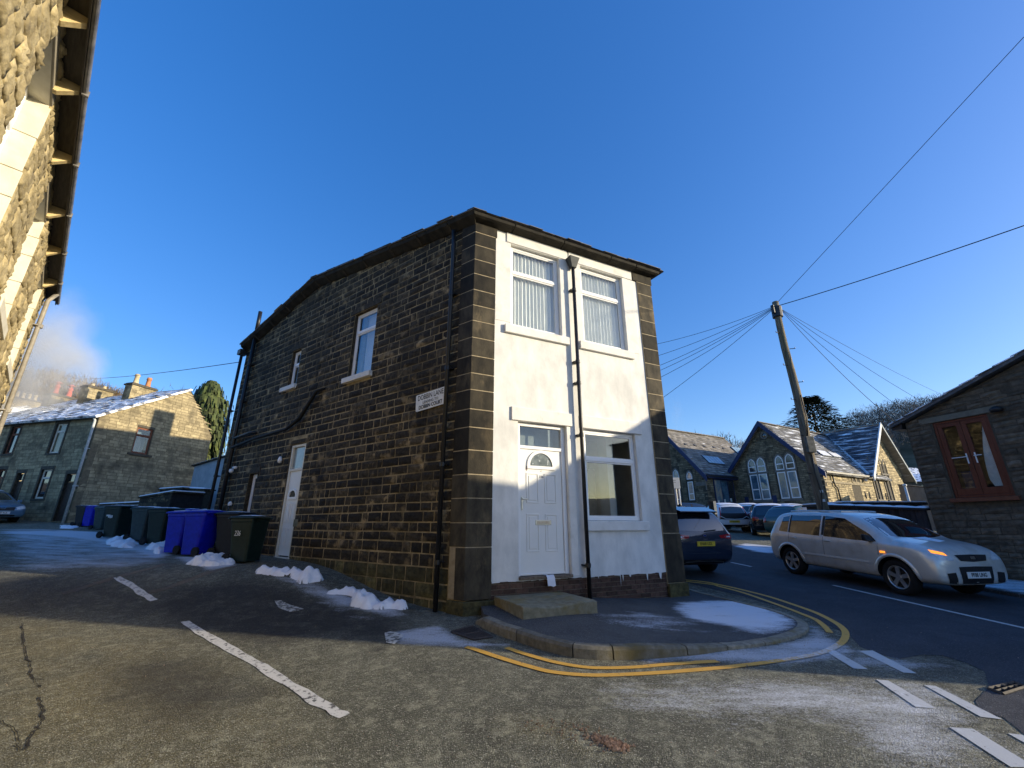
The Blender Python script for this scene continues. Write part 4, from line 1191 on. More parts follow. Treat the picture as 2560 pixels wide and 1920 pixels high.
k = 8; pr = [(.208 + .028 * cos(radians(180 + 180 * i / k)), 6.08 + .045 * sin(radians(180 + 180 * i / k))) for i in range(k + 1)]
b.prism([(-.6, n, z) for n, z in pr], [(13.6, n, z) for n, z in pr])
gt = b.build('gutter', gutter_mat, nb, smooth=False)
P0 = wmat(nb) @ Vector((0, .21, 0))
U = wmat(nb).to_3x3() @ Vector((1, 0, 0))
brs = [solve_plane(px, py, P0, U, (0, 0, 1))[0] for px, py in ((205.4, 250), (182.3, 424), (167.8, 551), (153.4, 651), (144, 728))]
brs += [brs[0] + .95, brs[0] + 1.9, brs[0] + 2.9]
for s in brs:
    b = MB(FN); b.prism([(s - .035, 0, 5.90), (s - .035, 0, 6.098), (s - .035, .172, 6.098), (s - .035, .172, 6.03), (s - .035, .03, 5.90)], [(s + .035, 0, 5.90), (s + .035, 0, 6.098), (s + .035, .172, 6.098), (s + .035, .172, 6.03), (s + .035, .03, 5.90)], 0, .5)
    b.build('eaves_bracket', timber_pale, nb, bevel=.004)
for s in np.arange(.6, 8, 1.4):
    b = MB(FN); b.box(s, s + .03, .178, .245, 6.02, 6.09); b.build('gutter_clip', gutter_mat, gt)
pipe(FN, [(.02, .19, 6.04), (.02, .10, 5.85), (.02, .12, .4)], .038, pipe_grey, nb, collars=[(.02, .12, 5.3), (.02, .12, 3.6), (.02, .12, 2.0)])

# ---------------------------------------------------------------- terrace at the far left
ter_stone = M('terrace_stone', (.22, .18, .105), (.38, .315, .185), 5, tone=.22, bump=.6, bscale=14, c3=(.10, .085, .055), s3=.9, w3=(.5, .68))
ter_mortar = M('terrace_mortar', (.13, .105, .065), (.2, .165, .10), 8, bump=.6)
ter_dark = M('terrace_dressing', (.06, .052, .038), (.10, .088, .064), 6)
wood_door = M('door_dark_wood', (.035, .02, .014), (.06, .04, .028), 9, rough=.6)
brown_frame = M('brown_frame', (.16, .055, .028), (.2, .075, .04), 9, rough=.55)
TZ = 1.66
TX = (-20.82, 21.0)
def pot(parent, x, y, z, mat, h=.55, r=.13, cowl=False, M_=None):
    b = MB(); b.lathe([(r * 1.15, 0), (r * 1.15, .06), (r * .95, .1), (r * .82, h * .75), (r * 1.05, h * .78), (r * 1.05, h * .86), (r * .9, h * .9), (r * .9, h)], (x, y, z), 10)
    if cowl: b.lathe([(r * 1.3, h + .12), (r * 1.5, h + .14), (r * .4, h + .24)], (x, y, z), 10); b.tube([(x, y, z + h), (x, y, z + h + .14)], r * .5, 6)
    return b.build('chimney_pot', mat, parent, smooth=True)
terracotta = M('terracotta', (.42, .17, .08), (.55, .26, .13), 8)
pot_buff = M('pot_buff', (.48, .38, .22), (.6, .5, .32), 8)
pot_red = M('pot_red', (.50, .09, .06), (.58, .14, .10), 8)
def chimney(parent, x0, x1, y0, y1, z0, z1, R, mat=ter_stone, pots=(), name='chimney', row=.16):
    b = MB(); b.box(x0 + .02, x1 - .02, y0 + .02, y1 - .02, z0, z1); c = b.build(name, ter_mortar, parent)
    for fr, L in ((frame((x0, y0), 0, 1), x1 - x0), (frame((x1, y1), 180, 1), x1 - x0), (frame((x0, y1), -90, 1), y1 - y0), (frame((x1, y0), 90, 1), y1 - y0)):
        P = course_stones(0, L, z0, flat(z1 - .12), [], R, h=(row, row * 1.15), l=(.22, .45), n0=-.02, p=.018, rough=.01, k=1)
        put_pieces(c, 'stone', P, mat, limit=0, fr=fr, stuffname='walling_stones')
    b = MB(); b.box(x0 - .06, x1 + .06, y0 - .06, y1 + .06, z1 - .13, z1 - .03); b.box(x0, x1, y0, y1, z1 - .03, z1 + .03); b.build('cap', ter_dark, c, bevel=.015)
    for px_, py_, h, r, mt, cw in pots: pot(c, px_, py_, z1 + .03, mt, h, r, cw)
    return c
TSL = (9.53 - 6.92) / 4.19
def terrace_house(i, y0, y1, label, doors, wins, gable=False, pots=(), chim=None, limit=120):
    t = empty('terraced_house', (TX[0], TX[1], TZ), 14.5, label, 'house', 'houses of the far terrace')
    # own base: move the origin to the house's corner
    base = Matrix.Translation((TX[0], TX[1], TZ)) @ Matrix.Rotation(radians(90 - 14.5), 4, 'Z') @ Vector((0, y0, 0))
    t.location = base
    w = y1 - y0
    F1 = zfr(frame((0, 0), 90, -1), TZ)
    R = random.Random(40 + i)
    holes = [(a - y0, c - y0, z0, z1, .14) for a, c, z0, z1 in doors + wins]
    wall_shell(F1, 0, w, 1.0, flat(6.9), holes, ter_mortar, ter_dark, n=-.01, name='wall', parent=t)
    P = course_stones(0, w, 1.3, flat(6.88), [(a - .1, c + .1, z0 - .08, z1 + .16) for a, c, z0, z1, _ in holes], R, h=(.15, .19), l=(.3, .6), gap=.02, n0=-.012, p=.022, rough=.012, k=1)
    put_pieces(t, 'stone', P, ter_stone, limit=limit, minpx=10, fr=F1, stuffname='walling_stones')
    for j, (a, c, z0, z1, _) in enumerate(holes):
        for q0, q1, r0, r1 in ((a - .12, c + .12, z1, z1 + .16), (a - .1, a, z0, z1), (c, c + .1, z0, z1)) + (((a - .12, c + .12, z0 - .1, z0),) if j >= len(doors) else ()):
            b = MB(F1); b.box(q0, q1, -.1, .02, r0 + .002, r1 - .002); b.build('dressed_stone', ter_dark, t)
        if j < len(doors):
            b = MB(F1); b.box(a, c, -.14, -.09, z0, z1 - .4); dd = b.build('door', wood_door, t); b = MB(F1); b.box(a + .04, c - .04, -.135, -.1, z1 - .36, z1 - .04); b.build('pane', dark_glass, dd)
        else:
            window(t, F1, a + .005, c - .005, z0 + .005, z1 - .005, -.08, brown_frame if i else upvc_cream, M('amber_glass', (.12, .10, .06), (.2, .17, .1), 3, rough=.15, spec=.8) if j == len(doors) and not i else dark_glass, bars=(z1 - .42,), fw=.05)
    xr = 4.19; ze = 6.92 - TZ; zr = 9.53 - TZ
    V = Vector((xr + .25, 0, (zr - ze) * (xr + .25) / xr))
    roof_plane(t, t, (-.25, -.12 if gable else 0, ze - .25 * TSL + .03), (0, 1, 0), V, w + (.12 if gable else 0), V.length, slate_snow, R, rowh=.3, w=.42, limit=60, minpx=10)
    b = MB(); b.add([(xr, 0, zr + .02), (xr, w, zr + .02), (6.35, w, 7.0 - TZ), (6.35, 0, 7.0 - TZ)], [(0, 1, 2, 3)]); b.build('rear_roof', slate_mat, t, fixn=False)
    b = MB(); b.poly([(6.25, 0, -1), (6.25, w, -1), (6.25, w, 7.0 - TZ), (6.25, 0, 7.0 - TZ)]); b.build('wall', ter_mortar, t, fixn=False)
    for k_ in range(int(w / .45)):
        b = MB(); y = k_ * .45; b.prism([(xr - .12, y, zr - .02), (xr, y, zr + .07), (xr + .12, y, zr - .02)], [(xr - .12, y + .44, zr - .02), (xr, y + .44, zr + .07), (xr + .12, y + .44, zr - .02)], 0, .5); b.build('ridge_tile', ridge_mat, t)
    b = MB(F1); b.box(-.1 if gable else 0, w, .1, .22, 6.72, 6.84); b.build('gutter', iron_black, t)
    if chim:
        x0, x1, ya, yb, z1 = chim; chimney(t, x0, x1, ya - y0, yb - y0, 8.0 - TZ, z1 - TZ, R, pots=[(a, b_ - y0, h, r, m_, c_) for a, b_, h, r, m_, c_ in pots])
    return t, F1
sky_w = (2.1, 2.95, 5.1, 6.6)
tA, FA = terrace_house(0, 0, 3.45, 'end house of the far stone terrace, its gable half sunlit, with a pale drainpipe', [(.35, .97, 1.8, 4.0)], [(2.1, 2.92, 5.08, 6.62), (2.1, 2.85, 2.85, 4.27)], True)
tB, FB = terrace_house(1, 3.45, 7.1, 'second house of the far terrace, left of the pale drainpipe house', [(4.03, 4.55, 1.8, 4.14)], [(5.58, 6.28, 5.18, 6.65), (5.55, 6.2, 2.9, 4.37)])
tC, FC_ = terrace_house(2, 7.1, 10.9, 'third house of the far terrace, cut by the left edge', [(7.7, 8.2, 1.9, 4.14)], [(9.2, 9.9, 5.18, 6.65), (9.2, 9.9, 2.9, 4.37)], limit=20)
# gable wall of the end house
FG = zfr(frame((0, 0), 0, 1), TZ)
g_top = piecewise([(0, 6.90), (4.19, 9.50), (6.1, 7.2), (6.25, 7.0)])
gh = [(1.88, 2.72, 5.3, 6.7, .12)]
wall_shell(FG, 0, 6.25, 1.0, g_top, gh, ter_mortar, ter_dark, n=-.01, name='gable_wall', parent=tA)
R = random.Random(77)
P = course_stones(0, 6.25, 1.4, g_top, [(1.84, 2.76, 5.2, 6.8)], R, h=(.15, .18), l=(.3, .6), gap=.02, n0=-.012, p=.024, rough=.013, k=1)
put_pieces(tA, 'gable_stone', P, ter_stone, limit=290, minpx=10, fr=FG)
window(tA, FG, 1.885, 2.715, 5.305, 6.695, -.06, brown_frame, glass, bars=(6.28,), fw=.06)
b = MB(FG); b.box(1.9, 2.7, -.5, -.45, 5.3, 6.7); wb = b.build('blind', M('blue_blind', (.05, .09, .12), (.25, .32, .36), 1.6, stretch=(3, 1, .3)), tA)
b = MB(FG); b.box(1.7, 2.95, -.05, .05, 5.18, 5.29); b.build('sill', ter_dark, tA)
b = MB(FG); b.box(1.85, 2.76, -.05, .015, 6.71, 6.83); b.build('lintel', ter_dark, tA)
pipe(zfr(frame((0, 0), 90, -1), TZ), [(.12, .16, 6.75), (.08, .10, 6.6), (.08, .10, 1.55)], .055, M('pipe_pale', (.42, .44, .42), (.6, .61, .58), 9), tA, collars=[(.08, .10, 5.2), (.08, .10, 3.4)])
b = MB(); b.lathe([(0, 0), (.3, .05), (.32, .08), (.05, .02)], (-.4, 8.6 - 7.1, 6.55 - TZ)); b.tube([(-.4, 1.5, 6.1 - TZ), (-.4, 1.5, 6.6 - TZ)], .03, 5); b.tube([(-.8, 1.35, 6.75 - TZ), (.1, 1.5, 6.7 - TZ)], .05, 5); b.build('dish', upvc, tC)
# stacks on and behind the ridge, placed from the photo
def stack(root, pxl, pxr, pyt, X, label_h, w=.5, **k):
    pass
def ridge_y(px, py): return vsolve(tA, px, py, x=4.19)
y_a, z_a = ridge_y(318, 950); y_b, _ = ridge_y(330, 965)
R = random.Random(91)
def cstack(pl, pr, pt, pots, depthx=0.0, name_root=None, zlow=8.2):
    """stack whose sunlit broad side faces the lane end: left/right edges and top given as photo points on the plane y = const"""
    pass
def xface(px, py, y): return vsolve(tA, px, py, y=y)
for tt, yy, (pxl, pxr, pyt), pots in ((tA, 3.1, (333, 394, 956), [('a', .5, terracotta), ('b', .62, pot_buff)]), (tB, 6.9, (222, 288, 962), []), (tC, 10.3, (130, 196, 982), [('a', .5, pot_red), ('b', .55, pot_red)])):
    x0, z1 = xface(pxl, pyt, yy); x1, _ = xface(pxr, pyt + 12, yy)
    yoff = {id(tA): 0, id(tB): 3.45, id(tC): 7.1}[id(tt)]
    pp = []
    if pots: pp = [(x0 + (x1 - x0) * .22, yy + .28 - yoff, .62, .14, pots[1][2] if tt is tA else pot_red, tt is not tA), (x0 + (x1 - x0) * .72, yy + .28 - yoff, .62, .14, pots[0][2], tt is not tA)]
    else: pp = [(x0 + (x1 - x0) * .25, yy + .28 - yoff, .2, .1, pot_buff, False), (x0 + (x1 - x0) * .7, yy + .28 - yoff, .2, .1, pot_buff, False)]
    c_ = chimney(tt, x0, x1, yy - yoff, yy + .6 - yoff, 7.6 - TZ, z1, R, pots=pp)
    print('stack', x0, x1, z1)
# far row of houses beyond with a line of pots
for i, (px, py, Yd, w_, lab) in enumerate(((70, 1000, 42, 7, 'distant terrace roof with a long buff chimney stack left of the red pots'), (-60, 1010, 44, 7, 'distant stone house partly in the smoke behind the near drainpipe'))):
    ax, az = ray(px, py); X0 = ax * Yd; zt = HC + az * Yd
    zb = zg(X0, Yd); t = empty('distant_house', (X0, Yd, zb), 14.5, lab, 'house', None)
    b = MB(); b.box(-5, 5, 0, w_, -2, zt - zb - 3.0); b.build('wall', ter_stone, t)
    b = MB(); b.prism([(-5.3, -.2, zt - zb - 3.0), (0, -.2, zt - zb - .6), (5.3, -.2, zt - zb - 3.0)], [(-5.3, w_ + .2, zt - zb - 3.0), (0, w_ + .2, zt - zb - .6), (5.3, w_ + .2, zt - zb - 3.0)]); b.build('roof', slate_snow, t)
    chimney(t, -1.6, 1.6, 1.0, 1.9, zt - zb - 1.2, zt - zb + .3, R, row=.25, pots=[(-1.2 + q * .48, 1.45, .6, .15, pot_buff, False) for q in range(6)])

# ---------------------------------------------------------------- house on the right with brown french window
rb_stone = M('brown_gritstone', (.075, .058, .04), (.15, .118, .08), 6, tone=.28, bump=.8, bscale=14, c3=(.19, .16, .12), s3=2.2, w3=(.58, .72))
rb_mortar = M('rb_mortar', (.07, .055, .038), (.11, .09, .06), 9, bump=.6)
RZ = .45
rbd = empty('gable_house', (11.25, 11.97, RZ), 162, 'brown gritstone gable house with a brown french window high in the wall', 'house')
FRb = zfr(frame((0, 0), 0, 1), RZ)
rb_top = piecewise([(0, 4.36), (4.42, 5.92), (7.3, 4.62), (7.78, 4.62), (7.80, 5.4), (9.25, 5.4)])
rh = [(.60, 1.74, 2.27, 4.25, .12)]
wall_shell(FRb, 0, 9.25, -.2, rb_top, rh, rb_mortar, rb_stone, n=-.012, name='wall', parent=rbd)
R = random.Random(51)
def rtop(s): return rb_top(s) - .02
P = course_stones(0, 9.25, -.1, rtop, [(.56, 1.78, 2.1, 4.44)], R, h=(.09, .17), l=(.22, .6), gap=.014, n0=-.012, p=.028, rough=.02, k=2, wob=.02)
put_pieces(rbd, 'stone', P, rb_stone, limit=290, minpx=10, fr=FRb, stuffname='walling_stones')
b = MB()
D = 7.5
zz_ = lambda q: q - RZ
b.poly([(0, 0, -1), (0, D, -1), (0, D, zz_(4.36)), (0, 0, zz_(4.36))]); b.poly([(9.25, 0, -1), (9.25, D, -1), (9.25, D, zz_(5.4)), (9.25, 0, zz_(5.4))]); b.poly([(7.8, 0, 0), (7.8, D, 0), (7.8, D, zz_(5.4)), (7.8, 0, zz_(5.4))])
b.poly([(0, D, -1), (9.25, D, -1), (9.25, D, zz_(4.62)), (7.3, D, zz_(4.62)), (4.42, D, zz_(5.92)), (0, D, zz_(4.36))]); b.build('wall', rb_mortar, rbd, fixn=False)
# quoin side of the corner
Fq = zfr(frame((0, 0), 90, -1), RZ)
P = course_stones(0, D, .0, flat(4.3), [], R, h=(.09, .17), l=(.22, .6), gap=.014, n0=0, p=.02, rough=.02, k=2)
put_pieces(rbd, 'side_stone', P, rb_stone, limit=0, fr=Fq)
rs = [(-.28, 4.30), (0, 4.40), (4.42, 5.97), (7.45, 4.60)]
b = MB(FRb)
for (a, za), (c, zc) in zip(rs, rs[1:]): b.prism([(a, .16, za), (c, .16, zc), (c, .16, zc + .09), (a, .16, za + .09)], [(a, -D - .1, za), (c, -D - .1, zc), (c, -D - .1, zc + .09), (a, -D - .1, za + .09)])
b.box(7.46, 7.79, -D - .1, .1, 4.625, 4.70); b.box(7.76, 9.3, -D - .1, .1, 5.405, 5.48); rr = b.build('roof', slate_mat, rbd)
s = -.30
while s < 4.3:      # stepped verge slates
    e = s + .36; z0 = 4.40 + .355 * max(s, -.3); z1 = 4.40 + .355 * e
    b = MB(FRb); b.prism([(s, .19, z0 + .10), (e + .06, .19, z1 + .10), (e + .06, .19, z1 + .12), (s, .19, z0 + .125)], [(s, -.25, z0 + .10), (e + .06, -.25, z1 + .10), (e + .06, -.25, z1 + .12), (s, -.25, z0 + .125)], 0, R.random())
    b.build('verge_slate', slate_snow, rr); s = e
b = MB(FRb); b.prism([(-.30, .1, 4.22), (-.05, .1, 4.22), (-.02, .1, 4.42), (-.32, .1, 4.34)], [(-.30, -3, 4.22), (-.05, -3, 4.22), (-.02, -3, 4.42), (-.32, -3, 4.34)]); b.build('gutter', iron_black, rbd)
b = MB(FRb); b.box(.34, 1.97, -.08, .02, 4.255, 4.40); b.build('lintel', M('lintel_rb', (.15, .135, .10), (.21, .19, .14), 6, bump=.3), rbd, bevel=.01)
b = MB(FRb); b.lathe([(0, 0), (.11, .01), (.13, .08), (.06, .14), (0, .15)], (1.98, .08, 4.22)); b.build('wall_lamp', iron_black, rbd, smooth=True)
b = MB(FRb); b.box(.52, 1.82, -.1, .09, 2.17, 2.265); b.build('sill', brown_frame, rbd, bevel=.008)
frw = M('french_frame', (.13, .036, .018), (.17, .052, .027), 14, rough=.45, stretch=(1, 1, .2))
w = MB(FRb); 
for q in ((.605, 1.735, 2.275, 2.33), (.605, 1.735, 4.19, 4.245)): w.box(q[0], q[1], -.11, -.03, q[2], q[3])
for q in ((.605, .665), (1.675, 1.735)): w.box(q[0], q[1], -.11, -.031, 2.33, 4.19)
fw_ = w.build('french_window', frw, rbd, bevel=.006)
for a, c in ((.67, 1.165), (1.175, 1.67)):
    w = MB(FRb)
    w.box(a, c, -.10, -.04, 2.335, 2.50); w.box(a, c, -.10, -.04, 4.09, 4.185); w.box(a, a + .10, -.10, -.041, 2.50, 4.09); w.box(c - .10, c, -.10, -.041, 2.50, 4.09)
    lf = w.build('leaf', frw, fw_, bevel=.006)
    w = MB(FRb); w.box(a + .10, c - .10, -.085, -.075, 2.50, 4.09); lf_p = w.build('pane', glass, fw_)
b = MB(FRb); b.box(1.075, 1.105, -.04, -.03, 3.10, 3.36); b.box(1.08, 1.10, -.03, .02, 3.26, 3.28); b.box(.80, 1.10, .0, .015, 3.26, 3.28); b.build('handle', upvc, fw_, bevel=.003)
b = MB(FRb); b.box(1.245, 1.275, -.04, -.03, 3.10, 3.36); b.box(1.25, 1.27, -.03, .02, 3.27, 3.29); b.box(1.25, 1.40, .0, .015, 3.27, 3.29); b.build('handle', upvc, fw_, bevel=.003)
room(FRb, .5, 2.0, 2.2, 4.4, -.5, 2.0, rbd, M('room_rb', (.14, .12, .09), (.2, .17, .13), 3))
b = MB(FRb)
n_ = 10
vs = []
for i in range(n_ + 1):
    v = i / n_; z = 4.1 - 1.58 * v; wdt = .05 + .23 * sin(min(1, v * 1.05) * pi * .55) - (.05 if v > .9 else 0)
    vs += [(1.60 - wdt, -.16, z), (1.60 - wdt * .5, -.13, z), (1.60, -.16, z)]
b.add(vs, [(i * 3 + j, i * 3 + j + 1, i * 3 + j + 4, i * 3 + j + 3) for i in range(n_) for j in range(2)]); b.build('curtain', curtain_mat, fw_, smooth=True)
b = MB(FRb)
for i in range(7): b.box(1.28, 1.46, -.6, -.57, 2.9 + i * .17, 2.915 + i * .17)
b.build('shelf_rungs', M('shelf_pale', (.5, .48, .42)), fw_)
b = MB(FRb); b.box(.7, 1.1, -.42, -.38, 2.3, 2.95); b.build('blue_box', M('blue_cloth', (.02, .035, .09), (.03, .05, .12), 5), fw_)

# ---------------------------------------------------------------- boarded wall between pole and house
wall_dark = M('wet_dark_boards', (.010, .009, .012), (.028, .024, .026), 10, tone=.5, rough=.6, bump=.4, stretch=(4, 4, .6))
bw = empty('boundary_fence', (10.35, 14.7, .6), None, 'low dark boarded fence with a snowy coping between the pole and the gable house', 'fence')
pa = Vector((10.35, 14.7)); pb = Vector((11.22, 12.05)); dv = (pb - pa); L = dv.length; dv /= L; nv = Vector((dv.y, -dv.x)); 
if nv.x > 0: nv = -nv
def FW(s, n, z): return (dv.x * s + nv.x * n, dv.y * s + nv.y * n, z - .6)
R = random.Random(5)
ztop = lambda s: 2.30 - .075 * s
s = 0
while s < L - .02:
    w_ = R.uniform(.10, .15); e = min(s + w_, L); b = MB(FW); zt = ztop(s) - .10
    b.box(s + .004, e - .004, -.03 + R.uniform(0, .02), .01 + R.uniform(0, .025), .35, zt, 0, R.random()); b.build('board', wall_dark, bw); s = e
b = MB(FW); b.prism([(-.03, -.30, ztop(0) - .10), (-.03, .06, ztop(0) - .10), (-.03, .06, ztop(0) - .04), (-.03, -.30, ztop(0) - .04)], [(L, -.30, ztop(L) - .10), (L, .06, ztop(L) - .10), (L, .06, ztop(L) - .04), (L, -.30, ztop(L) - .04)]); b.build('coping', wall_dark, bw)
b = MB(FW)
k = 20; vs = []
for i in range(k + 1):
    s = L * i / k; h = .035 + .012 * sin(i * 1.7) + .008 * sin(i * 3.1)
    vs += [(s, -.29, ztop(s) - .038), (s, -.2, ztop(s) + h - .03), (s, -.02, ztop(s) + h - .035), (s, .055, ztop(s) - .038)]
b.add(vs, [(i * 4 + j, i * 4 + j + 1, i * 4 + j + 5, i * 4 + j + 4) for i in range(k) for j in range(3)] + [(0, 1, 2, 3), (4 * k, 4 * k + 3, 4 * k + 2, 4 * k + 1)]); b.build('snow_cap', snow, bw, smooth=True)
# lean-to with snow behind the fence
t = empty('lean_to_shed', (11.4, 15.6, .7), None, 'flat snowy shed roof just behind the dark boarded fence', 'shed')
b = MB(); b.box(-.4, 2.2, -.9, 1.0, 0, 1.55); b.build('wall', wall_dark, t); b = MB(); b.box(-.5, 2.3, -1.0, 1.1, 1.55, 1.62); b.build('roof', wall_dark, t)
b = MB(); b.box(-.49, 2.29, -.99, 1.09, 1.622, 1.67); b.build('snow_cap', snow, t, bevel=.02)

# ---------------------------------------------------------------- neighbour behind the corner house: its roof and stack shade the terrace gable
t = empty('neighbouring_house', (-5.2, 16.4, 1.0), 9.5, 'stone house hidden behind the dark corner house', 'house')
zt = 10.0 - 1.0
b = MB(); b.box(0, 8.6, -3.2, 3.2, -.5, zt - 1.6); b.build('wall', rb_stone, t)
b = MB(); b.prism([(-.2, -3.4, zt - 1.9), (-.2, 0, zt - .45), (-.2, 3.4, zt - 1.9)], [(8.8, -3.4, zt - 1.6), (8.8, 0, zt + .1), (8.8, 3.4, zt - 1.6)]); b.build('roof', slate_mat, t)
b = MB(); b.box(4.4, 5.6, -.4, .4, zt - .5, zt + 1.15); b.build('chimney', rb_stone, t)

# ================================================================ SCHOOL BUILDING
sch_lit = M('school_stone_sunlit', (.30, .24, .135), (.52, .42, .24), 4, tone=.3, bump=.6, bscale=10, c3=(.16, .12, .07), s3=1.6, w3=(.54, .7))  # paler copy of the school stone, sunlight put into its colour
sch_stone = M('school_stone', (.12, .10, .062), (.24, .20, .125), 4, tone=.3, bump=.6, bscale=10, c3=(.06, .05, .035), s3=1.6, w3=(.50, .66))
sch_mortar = M('school_mortar', (.045, .038, .026), (.08, .066, .045), 6)
sch_dress = M('school_dressing', (.24, .2, .13), (.34, .285, .19), 5, bump=.2)
sch_grey = M('school_grey_dressing', (.13, .12, .10), (.2, .18, .15), 5, bump=.2)
blue_board = M('blue_board', (.012, .025, .08), (.02, .035, .10), 6, rough=.5)
grey_slate = M('stone_slate', (.14, .13, .115), (.24, .22, .19), 3, tone=.3, rough=.75, c3=(.6, .61, .64), s3=2.5, w3=(.62, .74), stretch=(.5, .5, 3.0))
grey_slate2 = M('stone_slate_frosty', (.10, .10, .10), (.17, .165, .155), 3, tone=.3, rough=.75, c3=(.70, .72, .76), s3=2.2, w3=(.52, .66), stretch=(.35, .5, 3.6))
SZ = 1.4
sch = empty('school_building', (.716 * 30, 30.0, SZ), 60, 'old stone school with pointed windows and blue gable boards beyond the car park', 'school')
S1 = zfr(frame((0, 0), 0, 1), SZ); G1 = zfr(frame((0, 0), 90, -1), SZ)
S0 = zfr(frame((-3.6, 6.58), 0, 1), SZ); G0 = zfr(frame((-3.6, 6.58), 90, -1), SZ)
R = random.Random(61)
def arch_pts(s0, s1, zsp, n=7):
    """pointed arch from (s0, zsp) over the apex to (s1, zsp)"""
    w = s1 - s0; r = w * .82
    L1 = []
    for i in range(n + 1):
        x = w / 2 * i / n
        L1.append((s0 + x, zsp + sqrt(max(0, r * r - (r - x) ** 2))))
    return L1 + [(s0 + s1 - s, z) for s, z in L1[-2::-1]]
def lancet(parent, fr, s0, s1, z0, z1, n, fm, gm, fw=.07, bars=(), stone=None, surround=.11, bottom=True, wallmat=None, pad=0.0):
    w = s1 - s0; rise = w * .62; zsp = z1 - sqrt((w * .82) ** 2 - (w * .32) ** 2)
    A = arch_pts(s0, s1, zsp)
    out = [(s0, z0)] + A + [(s1, z0)]
    cx = (s0 + s1) / 2; cz = (z0 + z1) / 2
    inn = [(s0 + fw, z0 + fw)] + [(cx + (s - cx) * (1 - 2 * fw / w), z - fw * .9) for s, z in A] + [(s1 - fw, z0 + fw)]
    b = MB(fr); m_ = len(out)
    b.add([(s, n, z) for s, z in out] + [(s, n, z) for s, z in inn] + [(s, n - .06, z) for s, z in inn] + [(s, n - .06, z) for s, z in out], [(i, (i + 1) % m_, m_ + (i + 1) % m_, m_ + i) for i in range(m_)] + [(m_ + i, m_ + (i + 1) % m_, 2 * m_ + (i + 1) % m_, 2 * m_ + i) for i in range(m_)])
    for q in bars: b.box(s0 + fw, s1 - fw, n - .05, n + .003, q - fw * .5, q + fw * .5)
    o = b.build('window', fm, parent)
    g = MB(fr); g.poly([(s, n - .03, z) for s, z in inn]); g.build('pane', gm, o, fixn=False)
    if surround:
        k = 1 + 2 * surround / w
        A2 = [(cx + (s - cx) * k, zsp + (z - zsp) * k) for s, z in A]
        b = MB(fr); m_ = len(A); n1 = .035
        vs = [(s, n1, z) for s, z in A] + [(s, n1, z) for s, z in A2] + [(s, n - .05, z) for s, z in A] + [(s, 0, z) for s, z in A2]
        b.add(vs, [(i, i + 1, m_ + i + 1, m_ + i) for i in range(m_ - 1)] + [(i, i + 1, 2 * m_ + i + 1, 2 * m_ + i) for i in range(m_ - 1)] + [(m_ + i, m_ + i + 1, 3 * m_ + i + 1, 3 * m_ + i) for i in range(m_ - 1)])
        for a_, c_ in ((s0 - surround, s0), (s1, s1 + surround)):
            b.box(a_, c_, n - .05, .03, z0, zsp)
        if bottom: b.box(s0 - surround, s1 + surround, n - .05, .05, z0 - .12, z0 - .003)
        b.build('stone_surround', stone, parent)
    return o
gz = 5.27
g1_top = piecewise([(-.0, 5.25), (3.6, 9.36), (7.2, 5.25)])
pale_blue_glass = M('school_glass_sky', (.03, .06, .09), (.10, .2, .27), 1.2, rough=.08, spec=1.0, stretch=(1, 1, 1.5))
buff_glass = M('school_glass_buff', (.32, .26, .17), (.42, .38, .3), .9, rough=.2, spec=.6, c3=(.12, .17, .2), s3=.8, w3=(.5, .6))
dk_glass = M('school_glass_dark', (.012, .015, .022), (.05, .05, .06), 2, rough=.08, spec=1.0)
def wallblock(fr, s0, s1, top, holes, nm, limit, R, zb=1.2, h=(.10, .16), l=(.25, .55), mp=10, par=None, mat=None):
    wall_shell(fr, s0, s1, zb, top, [], sch_mortar, n=-.012, name='wall', parent=par or sch)
    P = course_stones(s0, s1, zb + .1, lambda s: top(s) - .02, holes, R, h=h, l=l, gap=.03, n0=-.012, p=.03, rough=.014, k=1)
    put_pieces(par or sch, nm, P, mat or sch_stone, limit=limit, minpx=mp, fr=fr, stuffname='walling_stones')
wA = [(4.56, 5.20), (3.82, 4.48)]; wB = [(2.44, 3.06), (1.68, 2.32)]
hol = [(3.70, 5.34, 3.35, 6.5), (1.55, 3.2, 3.35, 6.5), (3.35, 3.85, 8.05, 8.5)]
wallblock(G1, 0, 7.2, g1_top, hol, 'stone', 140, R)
for (a, c), zt in ((wA[0], 6.62), (wA[1], 6.66), (wB[0], 6.62), (wB[1], 6.66)):
    lancet(sch, G1, a, c, 5.54, zt, .02, upvc, dk_glass, .07, (5.98,), sch_grey, .09, False)
for i, (a, c) in enumerate(wA + wB):
    window(sch, G1, a, c, 3.47, 5.39, .03, upvc, (pale_blue_glass, pale_blue_glass, buff_glass, buff_glass)[i], bars=((4.25,), (4.2,), (), (4.2,))[i], fw=.075, sash=False)
for a, c in ((3.72, 5.30), (1.58, 3.16)):
    b = MB(G1); b.box(a, c, -.02, .045, 3.30, 3.46); b.box(a, c, -.02, .04, 5.40, 5.53); b.build('sill', sch_grey, sch)
for a, c in ((4.48, 4.56), (2.32, 2.44)):
    b = MB(G1); b.box(a, c, -.02, .05, 3.46, 6.2); b.build('mullion', sch_grey, sch)
b = MB(G1); b.lathe([(.27, -.02), (.27, .05), (.17, .05), (.17, -.02)], (0, 0, 0), 16)
ring = MB(lambda x, y, z: G1(3.47 + x, z, 8.29 + y)); ring.lathe([(.30, -.02), (.30, .06), (.17, .06), (.17, .0)], n=16); ring.build('oculus_ring', sch_grey, sch)
ring = MB(lambda x, y, z: G1(3.47 + x, z, 8.29 + y)); ring.lathe([(.17, .0), (.0, .021)], n=16); ring.build('oculus', dk_glass, sch)
